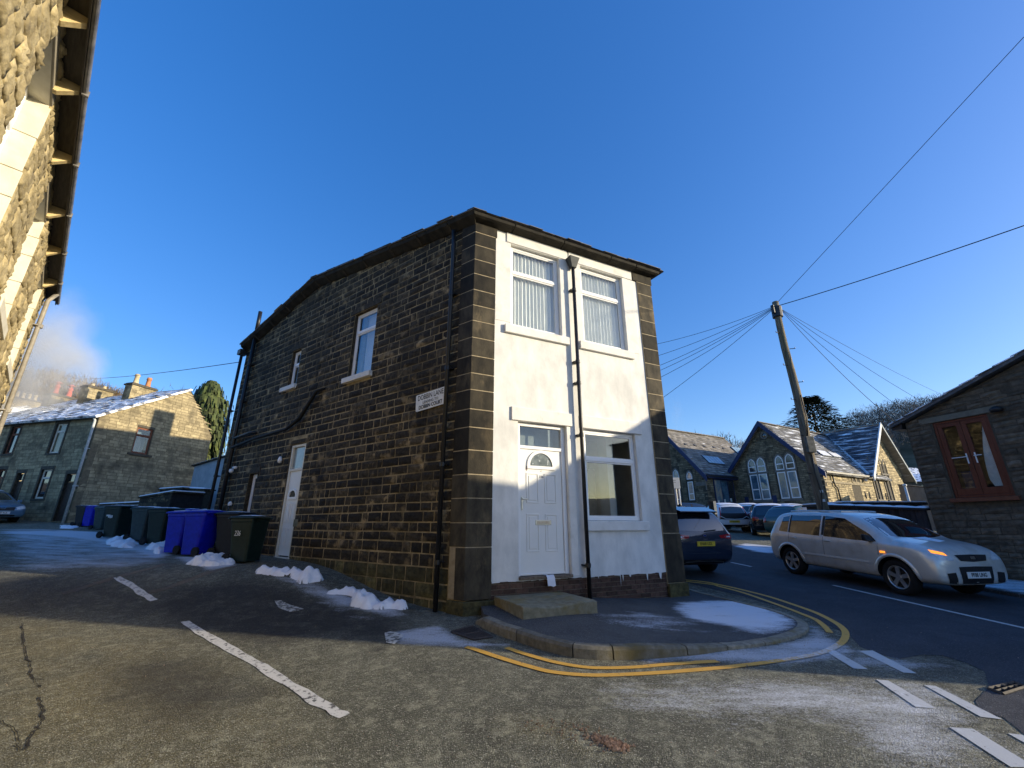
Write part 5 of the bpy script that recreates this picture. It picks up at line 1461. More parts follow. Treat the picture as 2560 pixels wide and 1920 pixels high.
b = MB(G1); b.box(.35, .6, 0, .03, 4.2, 4.75); b.build('notice', M('notice_yellow', (.5, .48, .2), (.6, .6, .5), 6), sch)
for s_ in (.35, 3.42, 5.6):
    b = MB(G1); b.box(s_, s_ + .32, -.02, .02, 3.2, 3.75); b.build('vent', blue_board, sch)
# side wall with the tall lit gable
s1_top = piecewise([(0, 5.24), (6.55, 5.24), (6.6, 5.3), (10.06, 9.42), (13.5, 5.3)])
tl = [(7.42, 7.78), (7.96, 8.32)]; tr_ = [(9.35, 9.75), (9.95, 10.35)]
hol = [(7.3, 8.45, 3.3, 6.3), (9.25, 10.5, 3.3, 6.3), (3.95, 5.3, 4.6, 5.2), (3.8, 5.1, 3.1, 4.45), (8.75, 9.0, 7.1, 7.6)]
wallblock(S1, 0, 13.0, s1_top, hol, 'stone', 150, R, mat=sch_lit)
for a, c in tl + tr_:
    lancet(sch, S1, a, c, 5.56, 6.55 if a < 9 else 6.62, -.05, M('dark_frame', (.04, .035, .04), rough=.5), dk_glass, .05, (), sch_grey, .07, False)
    w_ = window(sch, S1, a, c, 3.5, 5.42, -.05, MATS['dark_frame'], dk_glass, bars=(4.6,), fw=.045, sash=False)
    b = MB(S1); b.box(a - .07, a, -.1, .05, 3.5, 5.42); b.box(c, c + .07, -.1, .05, 3.5, 5.42); b.build('jamb', sch_grey, sch)
for a, c in ((7.28, 8.46), (9.2, 10.5)):
    b = MB(S1); b.box(a, c, -.1, .09, 3.36, 3.49); b.build('sill', sch_grey, sch); b = MB(S1); b.box(a, c, -.1, .07, 5.43, 5.55); b.build('transom', sch_grey, sch)
ring = MB(lambda x, y, z: S1(8.86 + x, z, 7.35 + y * 1.6)); ring.lathe([(.13, .0), (.0, .021)], n=12); ring.build('oculus', dk_glass, sch)
for a in (4.05, 4.68): lancet(sch, S1, a, a + .5, 4.62, 5.12, .0, sch_dress, dk_glass, .05, (), sch_dress, .08, True)
window(sch, S1, 3.86, 5.04, 3.15, 4.40, -.02, upvc, pale_blue_glass, bars=(3.85,), muls=(4.45,), fw=.06, sash=False)
for z0, z1, s0, s1_ in ((4.42, 4.56, 0, 7.0), (2.95, 3.12, 0, 7.0)):
    b = MB(S1); b.box(s0, s1_, 0, .04, z0, z1); b.build('string_course', sch_dress, sch)
for s_ in (5.5, 6.15, 8.9, 11.6):
    b = MB(S1); b.box(s_, s_ + .16, 0, .025, 3.5, 4.0); b.build('slit_window', dk_glass, sch)
pipe(S1, [(1.05, .1, 5.15), (1.15, .1, 4.2), (1.45, .1, 4.1), (1.5, .1, 1.6)], .05, iron_black, sch)
b = MB(S1); b.lathe([(0, 0), (.12, .02), (.14, .1), (.05, .16), (0, .18)], (5.9, .1, 4.75)); b.build('alarm_box', upvc, sch, smooth=True)
b = MB(); b.poly([(13.0, 0, -.5), (13.0, 8, -.5), (13.0, 8, 3.9), (13.0, 0, 3.9)]); b.build('wall', sch_mortar, sch, fixn=False)
# left wing
g0_top = piecewise([(0, 5.40), (3.6, 9.5), (7.2, 5.4)])
wallblock(G0, 0, 7.2, g0_top, [(1.1, 1.85, 3.4, 5.9), (2.35, 3.15, 3.4, 6.3)], 'stone', 0, R)
lancet(sch, G0, 1.18, 1.72, 5.12, 5.75, .02, upvc, pale_blue_glass, .06, (), sch_grey, .09, False); window(sch, G0, 1.2, 1.70, 3.5, 4.95, .02, upvc, buff_glass, bars=(4.0,), fw=.06, sash=False)
lancet(sch, G0, 2.45, 3.05, 5.3, 6.05, .02, upvc, pale_blue_glass, .06, (), sch_grey, .09, False); window(sch, G0, 2.5, 3.0, 3.6, 5.15, .02, upvc, dk_glass, fw=.06, sash=False)
wallblock(S0, 0, 3.6, flat(5.38), [(.85, 3.3, 1.3, 5.1)], 'stone', 0, R)
ent = MB(S0); ent.box(.85, 3.35, 0, .06, 1.6, 5.1); eo = ent.build('entrance_screen', blue_board, sch)
for i in range(3):
    b = MB(S0); b.box(.95 + i * .8, 1.65 + i * .8, .06, .075, 1.8, 3.3); b.box(.95 + i * .8, 1.65 + i * .8, .06, .075, 3.36, 5.0); b.build('pane', pale_blue_glass if i == 1 else buff_glass if i == 0 else dk_glass, eo)
    b = MB(S0); b.box(.98 + i * .8, 1.2 + i * .8, .078, .085, 3.2 + .1 * i, 3.45 + .1 * i); b.build('poster', M('poster', (.5, .55, .55), (.7, .68, .6), 9), eo)
b = MB(S0); b.box(-.1, 3.7, -.1, .35, 5.1, 5.38); b.build('fascia', blue_board, sch)
b = MB(G0); b.box(.0, .9, 0, .06, 4.55, 4.85); b.box(-.03, .05, 0, .07, 4.2, 5.3); b.build('dressed_band', sch_grey, sch)
# roofs: middle wing, right wing, left wing
pitch = Vector((0, 3.9, 4.27)); 
oM, fM = roof_plane(sch, sch, (-.35, -.3, 5.02 - SZ), (1, 0, 0), pitch, 10.4, pitch.length, grey_slate2, R, rowh=.26, w=.38, limit=60, minpx=10)
pb_ = Vector((0, -3.9, 4.27)); roof_plane(sch, sch, (-.35, 7.5, 5.02 - SZ), (1, 0, 0), pb_, 12, pb_.length, grey_slate, R, rowh=.4, w=.6)
pw = Vector((3.76, 0, 4.42))
oW, fW = roof_plane(sch, sch, (6.3, -.55, 5.12 - SZ), (0, 1, 0), pw, 9, pw.length, M('slate_blue_snow', (.06, .065, .08), (.10, .105, .12), 3, tone=.3, rough=.7, c3=(.68, .71, .76), s3=2.0, w3=(.50, .64), stretch=(.5, .35, 3.6)), R, rowh=.24, w=.36, limit=60, minpx=10)
pe = Vector((-3.76, 0, 4.42)); roof_plane(sch, sch, (13.82, -.55, 5.12 - SZ), (0, 1, 0), pe, 9, pe.length, grey_slate, R, rowh=.4, w=.6)
pl_ = Vector((0, 3.9, 4.45))
oL, fL = roof_plane(sch, sch, (-3.95, 6.28, 5.2 - SZ), (1, 0, 0), pl_, 9, pl_.length, grey_slate, R, rowh=.26, w=.38, limit=60, minpx=10)
pn = Vector((0, -3.9, 4.45)); roof_plane(sch, sch, (-3.95, 14.1, 5.2 - SZ), (1, 0, 0), pn, 9, pn.length, grey_slate, R, rowh=.4, w=.6)
# verge boards
def verge(fr, pts, n0, n1, mat, h=.34, name='barge_board'):
    for (a, za), (c, zc) in zip(pts, pts[1:]):
        b = MB(fr); b.prism([(a, n0, za - h), (c, n0, zc - h), (c, n0, zc + .08), (a, n0, za + .08)], [(a, n1, za - h), (c, n1, zc - h), (c, n1, zc + .08), (a, n1, za + .08)]); b.build(name, mat, sch)
verge(G1, [(-.35, 5.0), (3.6, 9.36), (7.5, 5.0)], .30, .38, blue_board)
verge(G0, [(-.35, 5.14), (3.6, 9.68), (7.5, 5.1)], .30, .38, blue_board)
verge(S1, [(6.25, 5.08), (10.06, 9.62)], .50, .58, M('white_frosty_board', (.62, .64, .66), (.75, .77, .78), 4), h=.30)
verge(S1, [(10.06, 9.62), (13.9, 5.06)], .50, .58, M('grey_board', (.3, .34, .36), (.45, .48, .5), 4), h=.16)
b = MB(S1); b.box(-.2, 6.5, .25, .38, 5.04, 5.16); b.build('gutter', iron_black, sch); b = MB(S0); b.box(-.3, 3.7, .28, .42, 5.2, 5.32); b.build('gutter', iron_black, sch)
for o_, fr_ in ((oM, fM), (oL, fL)):
    pass
def ridge(x0, y0, x1, y1, z, n):
    for i in range(n):
        a = Vector((x0, y0, z)).lerp(Vector((x1, y1, z)), i / n); c = Vector((x0, y0, z)).lerp(Vector((x1, y1, z)), (i + .93) / n)
        d = (c - a).normalized(); s_ = Vector((-d.y, d.x, 0)) * .16
        b = MB(); b.prism([tuple(a - s_), tuple(a + Vector((0, 0, .12))), tuple(a + s_)], [tuple(c - s_), tuple(c + Vector((0, 0, .12))), tuple(c + s_)]); b.build('ridge_tile', ridge_mat, sch)
ridge(-.3, 3.6, 10, 3.6, 9.32 - SZ, 24); ridge(-3.9, 10.18, 5, 10.18, 9.66 - SZ, 20); ridge(10.06, -.5, 10.06, 7, 9.56 - SZ, 16)
# valley lead
b = MB(); b.tube([(6.45, -.2, 5.28 - SZ), (9.95, 3.45, 9.28 - SZ)], .10, 6); b.build('valley_flashing', M('lead', (.5, .55, .6), (.65, .7, .74), 5), sch)
# roof lights
def rooflight(parent, fr, s0, s1, v0, v1, n, mat, fm):
    b = MB(fr); b.box(s0, s1, .01, .11, v0, v1); o = b.build('roof_light', fm, parent)
    w = (s1 - s0) / n
    for i in range(n):
        b = MB(fr); b.box(s0 + w * i + .03, s0 + w * (i + 1) - .03, .11, .125, v0 + .05, v1 - .05); b.build('pane', mat, o)
rl_glass = M('rooflight_glass', (.22, .34, .42), (.35, .48, .55), 2, rough=.25, spec=.8); rl_frame = M('rooflight_frame', (.1, .12, .14), rough=.5)
rl_bright = M('rooflight_bright', (.65, .66, .66), (.8, .8, .8), 2, rough=.3)
def onroof(root, P0, U, V, px, py):
    Mw = wmat(root); R3_ = Mw.to_3x3()
    return solve_plane(px, py, Mw @ Vector(P0), R3_ @ Vector(U).normalized(), R3_ @ Vector(V).normalized())
def rl_from(P0, U, V, pts, o_, fr_, n, mat):
    q = [onroof(sch, P0, U, V, *p) for p in pts]; ss = [a for a, _ in q]; vv = [c for _, c in q]
    rooflight(o_, fr_, (ss[0] + ss[3]) / 2, (ss[1] + ss[2]) / 2, (vv[2] + vv[3]) / 2, (vv[0] + vv[1]) / 2, n, mat, rl_frame)
ce = lambda x, y: (1640 + x / 4.809, 1100 + y / 4.809)
cr = lambda x, y: (2060 + x / 6.6375, 1050 + y / 6.6375)
rl_from((-3.95, 6.28, 5.2 - SZ), (1, 0, 0), pl_, [ce(540, 195), ce(725, 213), ce(830, 305), ce(640, 290)], oL, fL, 5, rl_glass)
rl_from((-3.95, 6.28, 5.2 - SZ), (1, 0, 0), pl_, [ce(895, 92), ce(1060, 108), ce(1130, 190), ce(975, 172)], oL, fL, 5, rl_glass)
rl_from((-.35, -.3, 5.02 - SZ), (1, 0, 0), pitch, [ce(1880, 115), ce(2010, 150), ce(2130, 215), ce(2010, 200)], oM, fM, 1, rl_bright)
rl_from((-.35, -.3, 5.02 - SZ), (1, 0, 0), pitch, [ce(2020, 145), ce(2140, 170), ce(2290, 235), ce(2150, 215)], oM, fM, 1, rl_bright)
for i in range(5):
    s_, v_ = onroof(sch, (-3.95, 6.28, 5.2 - SZ), (1, 0, 0), pl_, *ce(350 + i * 115, 65 + i * 12)); b = MB(fL); b.box(s_, s_ + .25, .0, .10, v_, v_ + .2); b.build('roof_vent', slate_mat, oL)

# ---------------------------------------------------------------- telegraph pole and its cables
PX, PY = 9.8, 14.0
PZ = zg(PX, PY)
pole = empty('telegraph_pole', (PX, PY, PZ), None, 'tall leaning wooden telegraph pole with a black drum near its top', 'pole')
wood = M('pole_wood', (.10, .082, .055), (.24, .2, .14), 5, bump=.7, bscale=20, stretch=(5, 5, .35), c3=(.07, .08, .035), s3=.8, w3=(.55, .7))
top = Vector((-.11, 0, 9.42 - PZ))
b = MB(); pts = [Vector((0, 0, -.2)).lerp(top, i / 10) + Vector((.03 * sin(i * 1.3), 0, 0)) for i in range(11)]; b.tube([tuple(p) for p in pts], [.165 - .006 * i for i in range(11)], 12); b.build('post', wood, pole, smooth=True)
b = MB(); b.tube([tuple(top + Vector((-.01, 0, -.62))), tuple(top + Vector((0, 0, -.22)))], .17, 14); b.tube([tuple(top + Vector((-.2, -.1, -.5))), tuple(top + Vector((-.2, -.1, -.2)))], .06, 8); b.build('drum', iron_black, pole, smooth=False)
for i in range(9):
    z = 2.6 + i * .62; p = Vector((0, 0, 0)).lerp(top, z / top.z); sg = 1 if i % 2 else -1
    b = MB(); b.tube([(p.x + .1 * sg, -.05, z), (p.x + .27 * sg, -.09, z), (p.x + .27 * sg, -.09, z + .05)], .014, 5); b.build('step_iron', iron_black, pole)
b = MB(); b.box(-.24, .02, -.26, -.14, 3.25, 3.78); b.build('junction_box', M('box_grey', (.10, .10, .08), (.2, .19, .16), 8), pole, bevel=.02)
b = MB(); b.tube([(-.1, -.16, 3.2), (-.14, -.19, 2.6), (-.06, -.17, 2.0), (-.16, -.17, 1.5), (-.05, -.17, 1.1)], .02, 6); b.tube([(-.04, -.16, 5.2), (-.02, -.19, 4.4), (-.1, -.16, 3.8)], .018, 6); b.build('cable_loop', iron_black, pole, smooth=True)
b = MB(); b.box(.16, .34, -.12, .06, -.2, 1.05); b.box(.38, .54, -.12, .06, -.2, 1.02); b.build('stub_post', wood, pole, bevel=.01)
for z in (2.0, 1.72): 
    b = MB(); b.box(-.10, .0, -.168, -.16, z, z + .08); b.build('tag_plate', upvc, pole)
PT = Vector((PX, PY, PZ)) + top
cab = M('cable_black', (.012, .012, .014), rough=.6)
def cable(p0, p1, sag, r, label, grp=None):
    p0 = Vector(p0); p1 = Vector(p1); n = 14
    t = MB(); c = p0
    t.tube([tuple(p0.lerp(p1, i / n) - c - Vector((0, 0, sag * 4 * (i / n) * (1 - i / n)))) for i in range(n + 1)], r, 4)
    o = t.build('overhead_cable', cab, loc=tuple(c)); tag(o, label, 'cable', grp)
def far_pt(px, py, Y):
    ax, az = ray(px, py); return (ax * Y, Y, HC + az * Y)
cable(PT + Vector((0, 0, -.1)), far_pt(2560, 92, 7.0), .0, .010, 'upper cable rising steeply from the telegraph pole to the top right')
cable(PT + Vector((.1, 0, -.15)), Vector(PT) + (Vector(far_pt(2560, 548, 9.0)) - Vector(PT)) * 1.5, .12, .015, 'thick cable from the pole top to the right edge')
for i, (q, lab) in enumerate((((1640, 852), 'highest of the cables running left from the telegraph pole'), ((1640, 882), 'second cable down running left from the telegraph pole'), ((1640, 908), 'third cable down running left from the telegraph pole'), ((1640, 921), 'fourth cable down running left from the telegraph pole'), ((1640, 939), 'fifth cable down running left from the telegraph pole'), ((1655, 988), 'lowest cable running left from the pole behind the white house'))):
    e = Vector(far_pt(q[0], q[1], 16.0)); e = Vector(PT) + (e - Vector(PT)) * 1.25
    cable(PT + Vector((-.12, 0, -.2 - .02 * i)), e, .18 if i < 5 else .12, .0085, lab)
for i, (q, Y, lab) in enumerate((((2262, 1075), 13.2, 'nearest cable dropping from the pole to the gable house corner'), ((2290, 1040), 15.0, 'second cable dropping from the pole behind the gable house'), ((2330, 1010), 18.0, 'third cable dropping from the pole behind the gable house'), ((2365, 985), 24.0, 'uppermost faint cable sloping down behind the gable house roof'))):
    e = Vector(far_pt(q[0], q[1], Y)); e = Vector(PT) + (e - Vector(PT)) * (1.0 if i == 0 else 1.2)
    cable(PT + Vector((.12, 0, -.25)), e, .25, .0085, lab)
cable(Vector(far_pt(600, 905, 14.5)), far_pt(150, 945, 40), .3, .014, 'cable crossing the sky above the far terrace chimneys')

# ---------------------------------------------------------------- railings, sign post and gate post in front of the car park
RLx, RLy = 8.4, 18.2
A_ = Vector((ray(1690, 1330)[0] * 17.5, 17.5)); B_ = Vector((ray(1790, 1330)[0] * 17.0, 17.0))
rail = empty('railings', (A_.x, A_.y, zg(A_.x, A_.y)), None, 'low black iron railings on a stone kerb at the car park entrance', 'railings')
D_ = B_ - A_
zr0 = HC + ray(1740, 1268)[1] * 17.2 - zg(A_.x, A_.y); zr1 = HC + ray(1740, 1296)[1] * 17.2 - zg(A_.x, A_.y)
wl_mat = ter_dark
b = MB(); b.prism([(0, -.12, -.3), (D_.x, D_.y - .12, -.3), (D_.x, D_.y - .12, zr1 - .12), (0, -.12, zr1 - .12)], [(0, .12, -.3), (D_.x, D_.y + .12, -.3), (D_.x, D_.y + .12, zr1 - .12), (0, .12, zr1 - .12)]); b.build('base_wall', wl_mat, rail)
for z in (zr0 - .08, zr1): 
    b = MB(); b.tube([(-1.0, .0, z), (D_.x, D_.y, z)], .022, 4); b.build('rail', iron_black, rail)
for i in range(15):
    u = i / 14; b = MB(); b.tube([(D_.x * u, D_.y * u, zr1 - .12), (D_.x * u, D_.y * u, zr0 + .02)], .014, 5); b.build('bar', iron_black, rail)
gp = empty('gate_post', (B_.x, B_.y, zg(B_.x, B_.y)), None, 'dark timber gate post with a pale plate beside the white parked car', 'post')
hgp = HC + ray(1787, 1252)[1] * 17 - zg(B_.x, B_.y)
b = MB(); b.box(-.10, .10, -.1, .1, -.6, hgp); b.build('post', M('dark_timber', (.03, .026, .02), (.06, .05, .04), 9), gp, bevel=.01)
b = MB(); b.box(.0, .1, -.13, -.102, hgp - .5, hgp - .02); b.build('plate', M('plate_pale', (.5, .48, .4), (.6, .58, .5), 5), gp)
b = MB(); b.box(-.62, -.12, -.12, -.09, hgp - .52, hgp - .32); b.build('board', M('board_brown', (.10, .08, .06), (.14, .11, .08), 5), gp)
ax, az = ray(1700, 1320); Yp = 16.2; X_ = ax * Yp
sp = empty('sign_post', (X_, Yp, zg(X_, Yp)), None, 'pale galvanised post with a square white sign beside the corner house', 'sign')
zt_ = HC + ray(1680, 1196)[1] * Yp - zg(X_, Yp); zs_ = HC + ray(1690, 1222)[1] * Yp - zg(X_, Yp)
b = MB(); b.tube([(0, 0, -.1), (0, 0, zs_ + .2)], .045, 8); b.tube([(.12, 0, -.1), (.12, 0, zs_ + .0)], .03, 8); b.build('post', M('galvanised', (.5, .5, .48), (.6, .6, .58), 6, rough=.4), sp, smooth=True)
b = MB(); b.box(-.18, .16, -.08, -.06, zs_, zt_ + .02); b.build('sign_panel', M('sign_pale', (.52, .54, .55), (.6, .62, .62), 3), sp, bevel=.02)
b = MB(); 
for i in range(2): b.box(-.12, .02, -.085, -.081, zs_ + .22 + i * .07, zs_ + .235 + i * .07)
b.build('print', M('print_grey2', (.2, .2, .2)), sp)

# ================================================================ VEHICLES
PROF = [  # t, centre top, roof edge, roof half width, belt, belt half width, widest, sill (fractions of height / half width)
    (0.000, .56, .54, .74, .50, .80, .82, .30), (0.018, .66, .64, .78, .60, .92, .94, .22), (0.045, .80, .775, .755, .625, .955, .98, .18),
    (0.085, .95, .915, .70, .635, .965, 1.0, .17), (0.16, .985, .945, .70, .63, .97, 1.0, .17), (0.28, 1.0, .955, .71, .62, .975, 1.0, .17), (0.42, .998, .952, .715, .612, .98, 1.0, .17),
    (0.53, .975, .93, .71, .605, .98, 1.0, .17), (0.60, .93, .89, .715, .60, .98, 1.0, .17), (0.68, .82, .79, .745, .597, .975, 1.0, .17), (0.75, .705, .68, .80, .595, .965, 1.0, .17),
    (0.775, .665, .635, .82, .585, .96, .995, .17), (0.86, .645, .62, .79, .575, .95, .99, .17), (0.93, .60, .575, .75, .525, .91, .96, .18), (0.978, .535, .51, .68, .45, .83, .89, .19), (1.0, .42, .40, .58, .36, .72, .76, .22)]
def car_mat(name, c, rough=.28, coat=.8, metal=.0, dirt=None):
    m = M(name, c, tuple(min(1, q * 1.06) for q in c), 3, rough=rough, spec=.5, coat=coat, metal=metal, c3=dirt, s3=2.5, w3=(.5, .75), bump=.0)
    return m
tyre_mat = M('tyre', (.008, .008, .009), (.018, .018, .018), 30, rough=.85)
alloy = M('alloy', (.42, .42, .42), (.55, .55, .54), 12, rough=.32, metal=.7)
plastic = M('black_plastic', (.012, .012, .013), (.02, .02, .022), 20, rough=.5)
car_glass = M('car_glass', (.010, .013, .016), rough=.04, spec=1.0, coat=1.0)
red_lamp = M('red_lamp', (.35, .01, .015), rough=.12, coat=1.0)
lamp_clear = M('lamp_clear', (.5, .53, .56), (.75, .78, .8), 16, rough=.1, coat=1.0)
plate_y = M('plate_yellow', (.72, .50, .05), rough=.35); plate_w = M('plate_white', (.72, .72, .70), rough=.35); plate_k = M('plate_black', (.01, .01, .01), rough=.5)
def emis(name, c, st):
    m, nt, b = nodes(name); b.inputs['Base Color'].default_value = (*c, 1); b.inputs['Emission Color'].default_value = (*c, 1); b.inputs['Emission Strength'].default_value = st; return m

def wheel(root, x, y, r, side, spokes, w=.20):
    b = MB(); n = 28
    prof_ = [(r * .66, -w * .5), (r * .93, -w * .5), (r, -w * .36), (r, w * .36), (r * .93, w * .5), (r * .70, w * .5), (r * .66, w * .42), (r * .66, -w * .5)]
    vs = [(x + q * cos(2 * pi * j / n), y + side * s_, r + q * sin(2 * pi * j / n)) for q, s_ in prof_ for j in range(n)]
    b.add(vs, [(i * n + j, i * n + (j + 1) % n, (i + 1) * n + (j + 1) % n, (i + 1) * n + j) for i in range(len(prof_) - 1) for j in range(n)])
    o = b.build('wheel', tyre_mat, root, smooth=True)
    b = MB(); yo = y + side * w * .40
    def pt(q, a, dy=0): return (x + q * cos(a), yo + side * dy, r + q * sin(a))
    vs = []
    for q, dy in ((r * .68, .0), (r * .64, .012), (r * .60, .0), (r * .60, -.05)):
        vs += [pt(q, 2 * pi * j / n, dy) for j in range(n)]
    b.add(vs, [(i * n + j, i * n + (j + 1) % n, (i + 1) * n + (j + 1) % n, (i + 1) * n + j) for i in range(3) for j in range(n)])
    for k in range(spokes):
        a = 2 * pi * k / spokes + .3
        d = .19; q0 = r * .12; q1 = r * .62
        P = [pt(q0, a - .9, .0), pt(q1, a - d, .0), pt(q1, a + d, .0), pt(q0, a + .9, .0)]
        Q = [(p[0], p[1] - side * .03, p[2]) for p in P]; F_ = [(p[0] * .9 + x * .1, p[1] + side * .008, p[2] * .9 + r * .1) for p in P]
        b.prism(Q, P)
    b.add([pt(r * .16, 2 * pi * j / 10, .012) for j in range(10)] + [pt(r * .16, 2 * pi * j / 10, -.03) for j in range(10)], [tuple(range(10))] + [(j, (j + 1) % 10, 10 + (j + 1) % 10, 10 + j) for j in range(10)])
    b.build('rim', alloy, o)
    b = MB(); b.add([pt(r * .6, 2 * pi * j / n, -.055) for j in range(n)], [tuple(range(n))]); b.build('brake_disc', M('brake_dark', (.01, .01, .01), (.03, .028, .025), 20), o, fixn=False)

class Car:
    def __init__(s, name, label, loc, az, L, W, H, wb, r, paint, front_oh=None, spokes=5, cat='car', group=None, prof=PROF, lev=2, lower=None, wheels=True, pitch=None):
        s.L, s.W, s.H, s.wb = L, W, H, wb
        x, y = loc; a = radians(az); dx, dy = sin(a), cos(a)
        zf = zg(x + dx * wb / 2, y + dy * wb / 2); zr = zg(x - dx * wb / 2, y - dy * wb / 2)
        s.root = empty(name, (x, y, (zf + zr) / 2), az, label, cat, group)
        s.root.rotation_euler = (0, -atan2(zf - zr, wb) if pitch is None else pitch, radians(90 - az))
        fo = front_oh or (L - wb) * .5
        s.x0 = wb / 2 + fo - L
        X = lambda t: s.x0 + t * L
        s.X = X
        v = []; f = []; hw = W / 2 * 1.015; n = len(prof); k = 15
        for t, zc, ze, wr, zb_, wbt, wm, zs in prof:
            h = [(0, zs), (wm * .80, zs), (wm * .965, zs + .035), (wm, (zs + zb_) * .47), (wm * .995, zb_ - .07), (wbt, zb_), (wbt * .975, zb_ + .022)]
            h += [(wr + (wbt - wr) * .12, ze - .04 * (ze - zb_)), (wr * .93, ze + .3 * (zc - ze)), (wr * .55, ze + .85 * (zc - ze)), (0, zc)]
            full = [(X(t), q * hw, z * H) for q, z in h] + [(X(t), -q * hw, z * H) for q, z in h[-2:0:-1]]
            k = len(full); v += full
        for i in range(n - 1):
            for j in range(k): f.append((i * k + j, i * k + (j + 1) % k, (i + 1) * k + (j + 1) % k, (i + 1) * k + j))
        f += [tuple(range(k)), tuple((n - 1) * k + j for j in range(k - 1, -1, -1))]
        me = bpy.data.meshes.new('body'); me.from_pydata(v, [], f)
        bm = bmesh.new(); bm.from_mesh(me); bmesh.ops.recalc_face_normals(bm, faces=bm.faces); bm.to_mesh(me); bm.free()
        me.materials.append(paint); me.materials.append(plastic)
        o = bpy.data.objects.new('body', me); COL.objects.link(o)
        m_ = o.modifiers.new('s', 'SUBSURF'); m_.levels = lev; m_.render_levels = lev
        cut = []
        for wx in (wb / 2, -wb / 2):
            for sd_ in (1, -1):
                c = MB(); q = r * 1.17; nn = 28
                c.prism([(wx + q * cos(2 * pi * j / nn), sd_ * (W / 2 - .26), r + q * sin(2 * pi * j / nn)) for j in range(nn)], [(wx + q * cos(2 * pi * j / nn), sd_ * (W / 2 + .3), r + q * sin(2 * pi * j / nn)) for j in range(nn)], 1)
                co = c.build('cut', [plastic, plastic]); cut.append(co)
                b_ = o.modifiers.new('c', 'BOOLEAN'); b_.object = co; b_.operation = 'DIFFERENCE'; b_.solver = 'EXACT'
        dg = bpy.context.evaluated_depsgraph_get()
        me2 = bpy.data.meshes.new_from_object(o.evaluated_get(dg), depsgraph=dg)
        me2.polygons.foreach_set('use_smooth', [len(p.vertices) < 6 for p in me2.polygons])
        try: me2.set_sharp_from_angle(angle=radians(40))
        except Exception: pass
        bpy.data.objects.remove(o)
        for c in cut: bpy.data.objects.remove(c)
        s.body = bpy.data.objects.new('body', me2); COL.objects.link(s.body); s.body.parent = s.root
        s.bvh = BVHTree.FromPolygons([tuple(q.co) for q in me2.vertices], [tuple(p.vertices) for p in me2.polygons])
        if lower:      # unpainted lower panels
            zl = lower * H
            for i, p in enumerate(me2.polygons):
                if p.center.z < zl: p.material_index = 1
        if wheels:
            for wx in (wb / 2, -wb / 2):
                for sd_ in (1, -1): wheel(s.root, wx, sd_ * (W / 2 - .115), r, sd_, spokes)
        s.r = r
    def hit(s, o_, d):
        h = s.bvh.ray_cast(Vector(o_), Vector(d)); return h[0]
    def side(s, x, z, sd_=-1, off=.004):
        p = s.hit((x, sd_ * 3, z), (0, -sd_, 0)); return None if p is None else (p.x, p.y + sd_ * off, p.z)
    def front(s, y, z, off=.004):
        p = s.hit((s.x0 + s.L + 2, y, z), (-1, 0, 0)); return None if p is None else (p.x + off, p.y, p.z)
    def back(s, y, z, off=.004):
        p = s.hit((s.x0 - 2, y, z), (1, 0, 0)); return None if p is None else (p.x - off, p.y, p.z)
    def topp(s, x, y, off=.004):
        p = s.hit((x, y, 4), (0, 0, -1)); return None if p is None else (p.x, p.y, p.z + off)
    def patch(s, fn, A, B, name, mat, nu=8, nv=5, parent=None, smooth=True, **k):
        """patch of the body's skin between two 2-D curves A and B (same number of points) seen along fn's direction"""
        b = MB(); vs = {}
        def lerp(P, u):
            q = u * (len(P) - 1); i = min(int(q), len(P) - 2); t = q - i
            return (P[i][0] * (1 - t) + P[i + 1][0] * t, P[i][1] * (1 - t) + P[i + 1][1] * t)
        L_ = []
        for i in range(nu + 1):
            a = lerp(A, i / nu); c = lerp(B, i / nu)
            for j in range(nv + 1):
                w = j / nv; p = fn(a[0] * (1 - w) + c[0] * w, a[1] * (1 - w) + c[1] * w, **k)
                if p is not None: vs[i, j] = len(L_); L_.append(p)
        F_ = []
        for i in range(nu):
            for j in range(nv):
                q = [(i, j), (i + 1, j), (i + 1, j + 1), (i, j + 1)]
                if all(e in vs for e in q): F_.append(tuple(vs[e] for e in q))
        if not F_: return None
        b.add(L_, F_); return b.build(name, mat, parent or s.root, smooth=smooth)
    def sidewin(s, sides=(-1, 1), quarter=True):
        X, H = s.X, s.H
        for sd_ in sides:
            if quarter: s.patch(s.side, [(X(.095), .665 * H), (X(.165), .655 * H)], [(X(.115), .885 * H), (X(.165), .915 * H)], 'side_window', car_glass, 5, 5, sd_=sd_)
            s.patch(s.side, [(X(.185), .65 * H), (X(.40), .635 * H)], [(X(.185), .92 * H), (X(.40), .93 * H)], 'side_window', car_glass, 8, 6, sd_=sd_)
            s.patch(s.side, [(X(.43), .635 * H), (X(.60), .622 * H), (X(.735), .622 * H)], [(X(.43), .93 * H), (X(.55), .90 * H), (X(.70), .70 * H)], 'side_window', car_glass, 10, 6, sd_=sd_)
            for t in (.172, .412):   # blacked-out pillars
                s.patch(s.side, [(X(t), .65 * H), (X(t + .016), .65 * H)], [(X(t), .925 * H), (X(t + .016), .925 * H)], 'pillar_trim', plastic, 2, 5, sd_=sd_, off=.003)
    def screens(s, rear=True, front=True):
        W, H = s.W / 2, s.H
        if front: s.patch(s.front, [(-.80 * W, .70 * H), (-.4 * W, .685 * H), (0, .68 * H), (.4 * W, .685 * H), (.80 * W, .70 * H)], [(-.66 * W, .905 * H), (-.3 * W, .935 * H), (0, .945 * H), (.3 * W, .935 * H), (.66 * W, .905 * H)], 'windscreen', car_glass, 12, 8)
        if rear: s.patch(s.back, [(-.72 * W, .665 * H), (0, .655 * H), (.72 * W, .665 * H)], [(-.62 * W, .87 * H), (0, .89 * H), (.62 * W, .87 * H)], 'rear_window', car_glass, 10, 6)
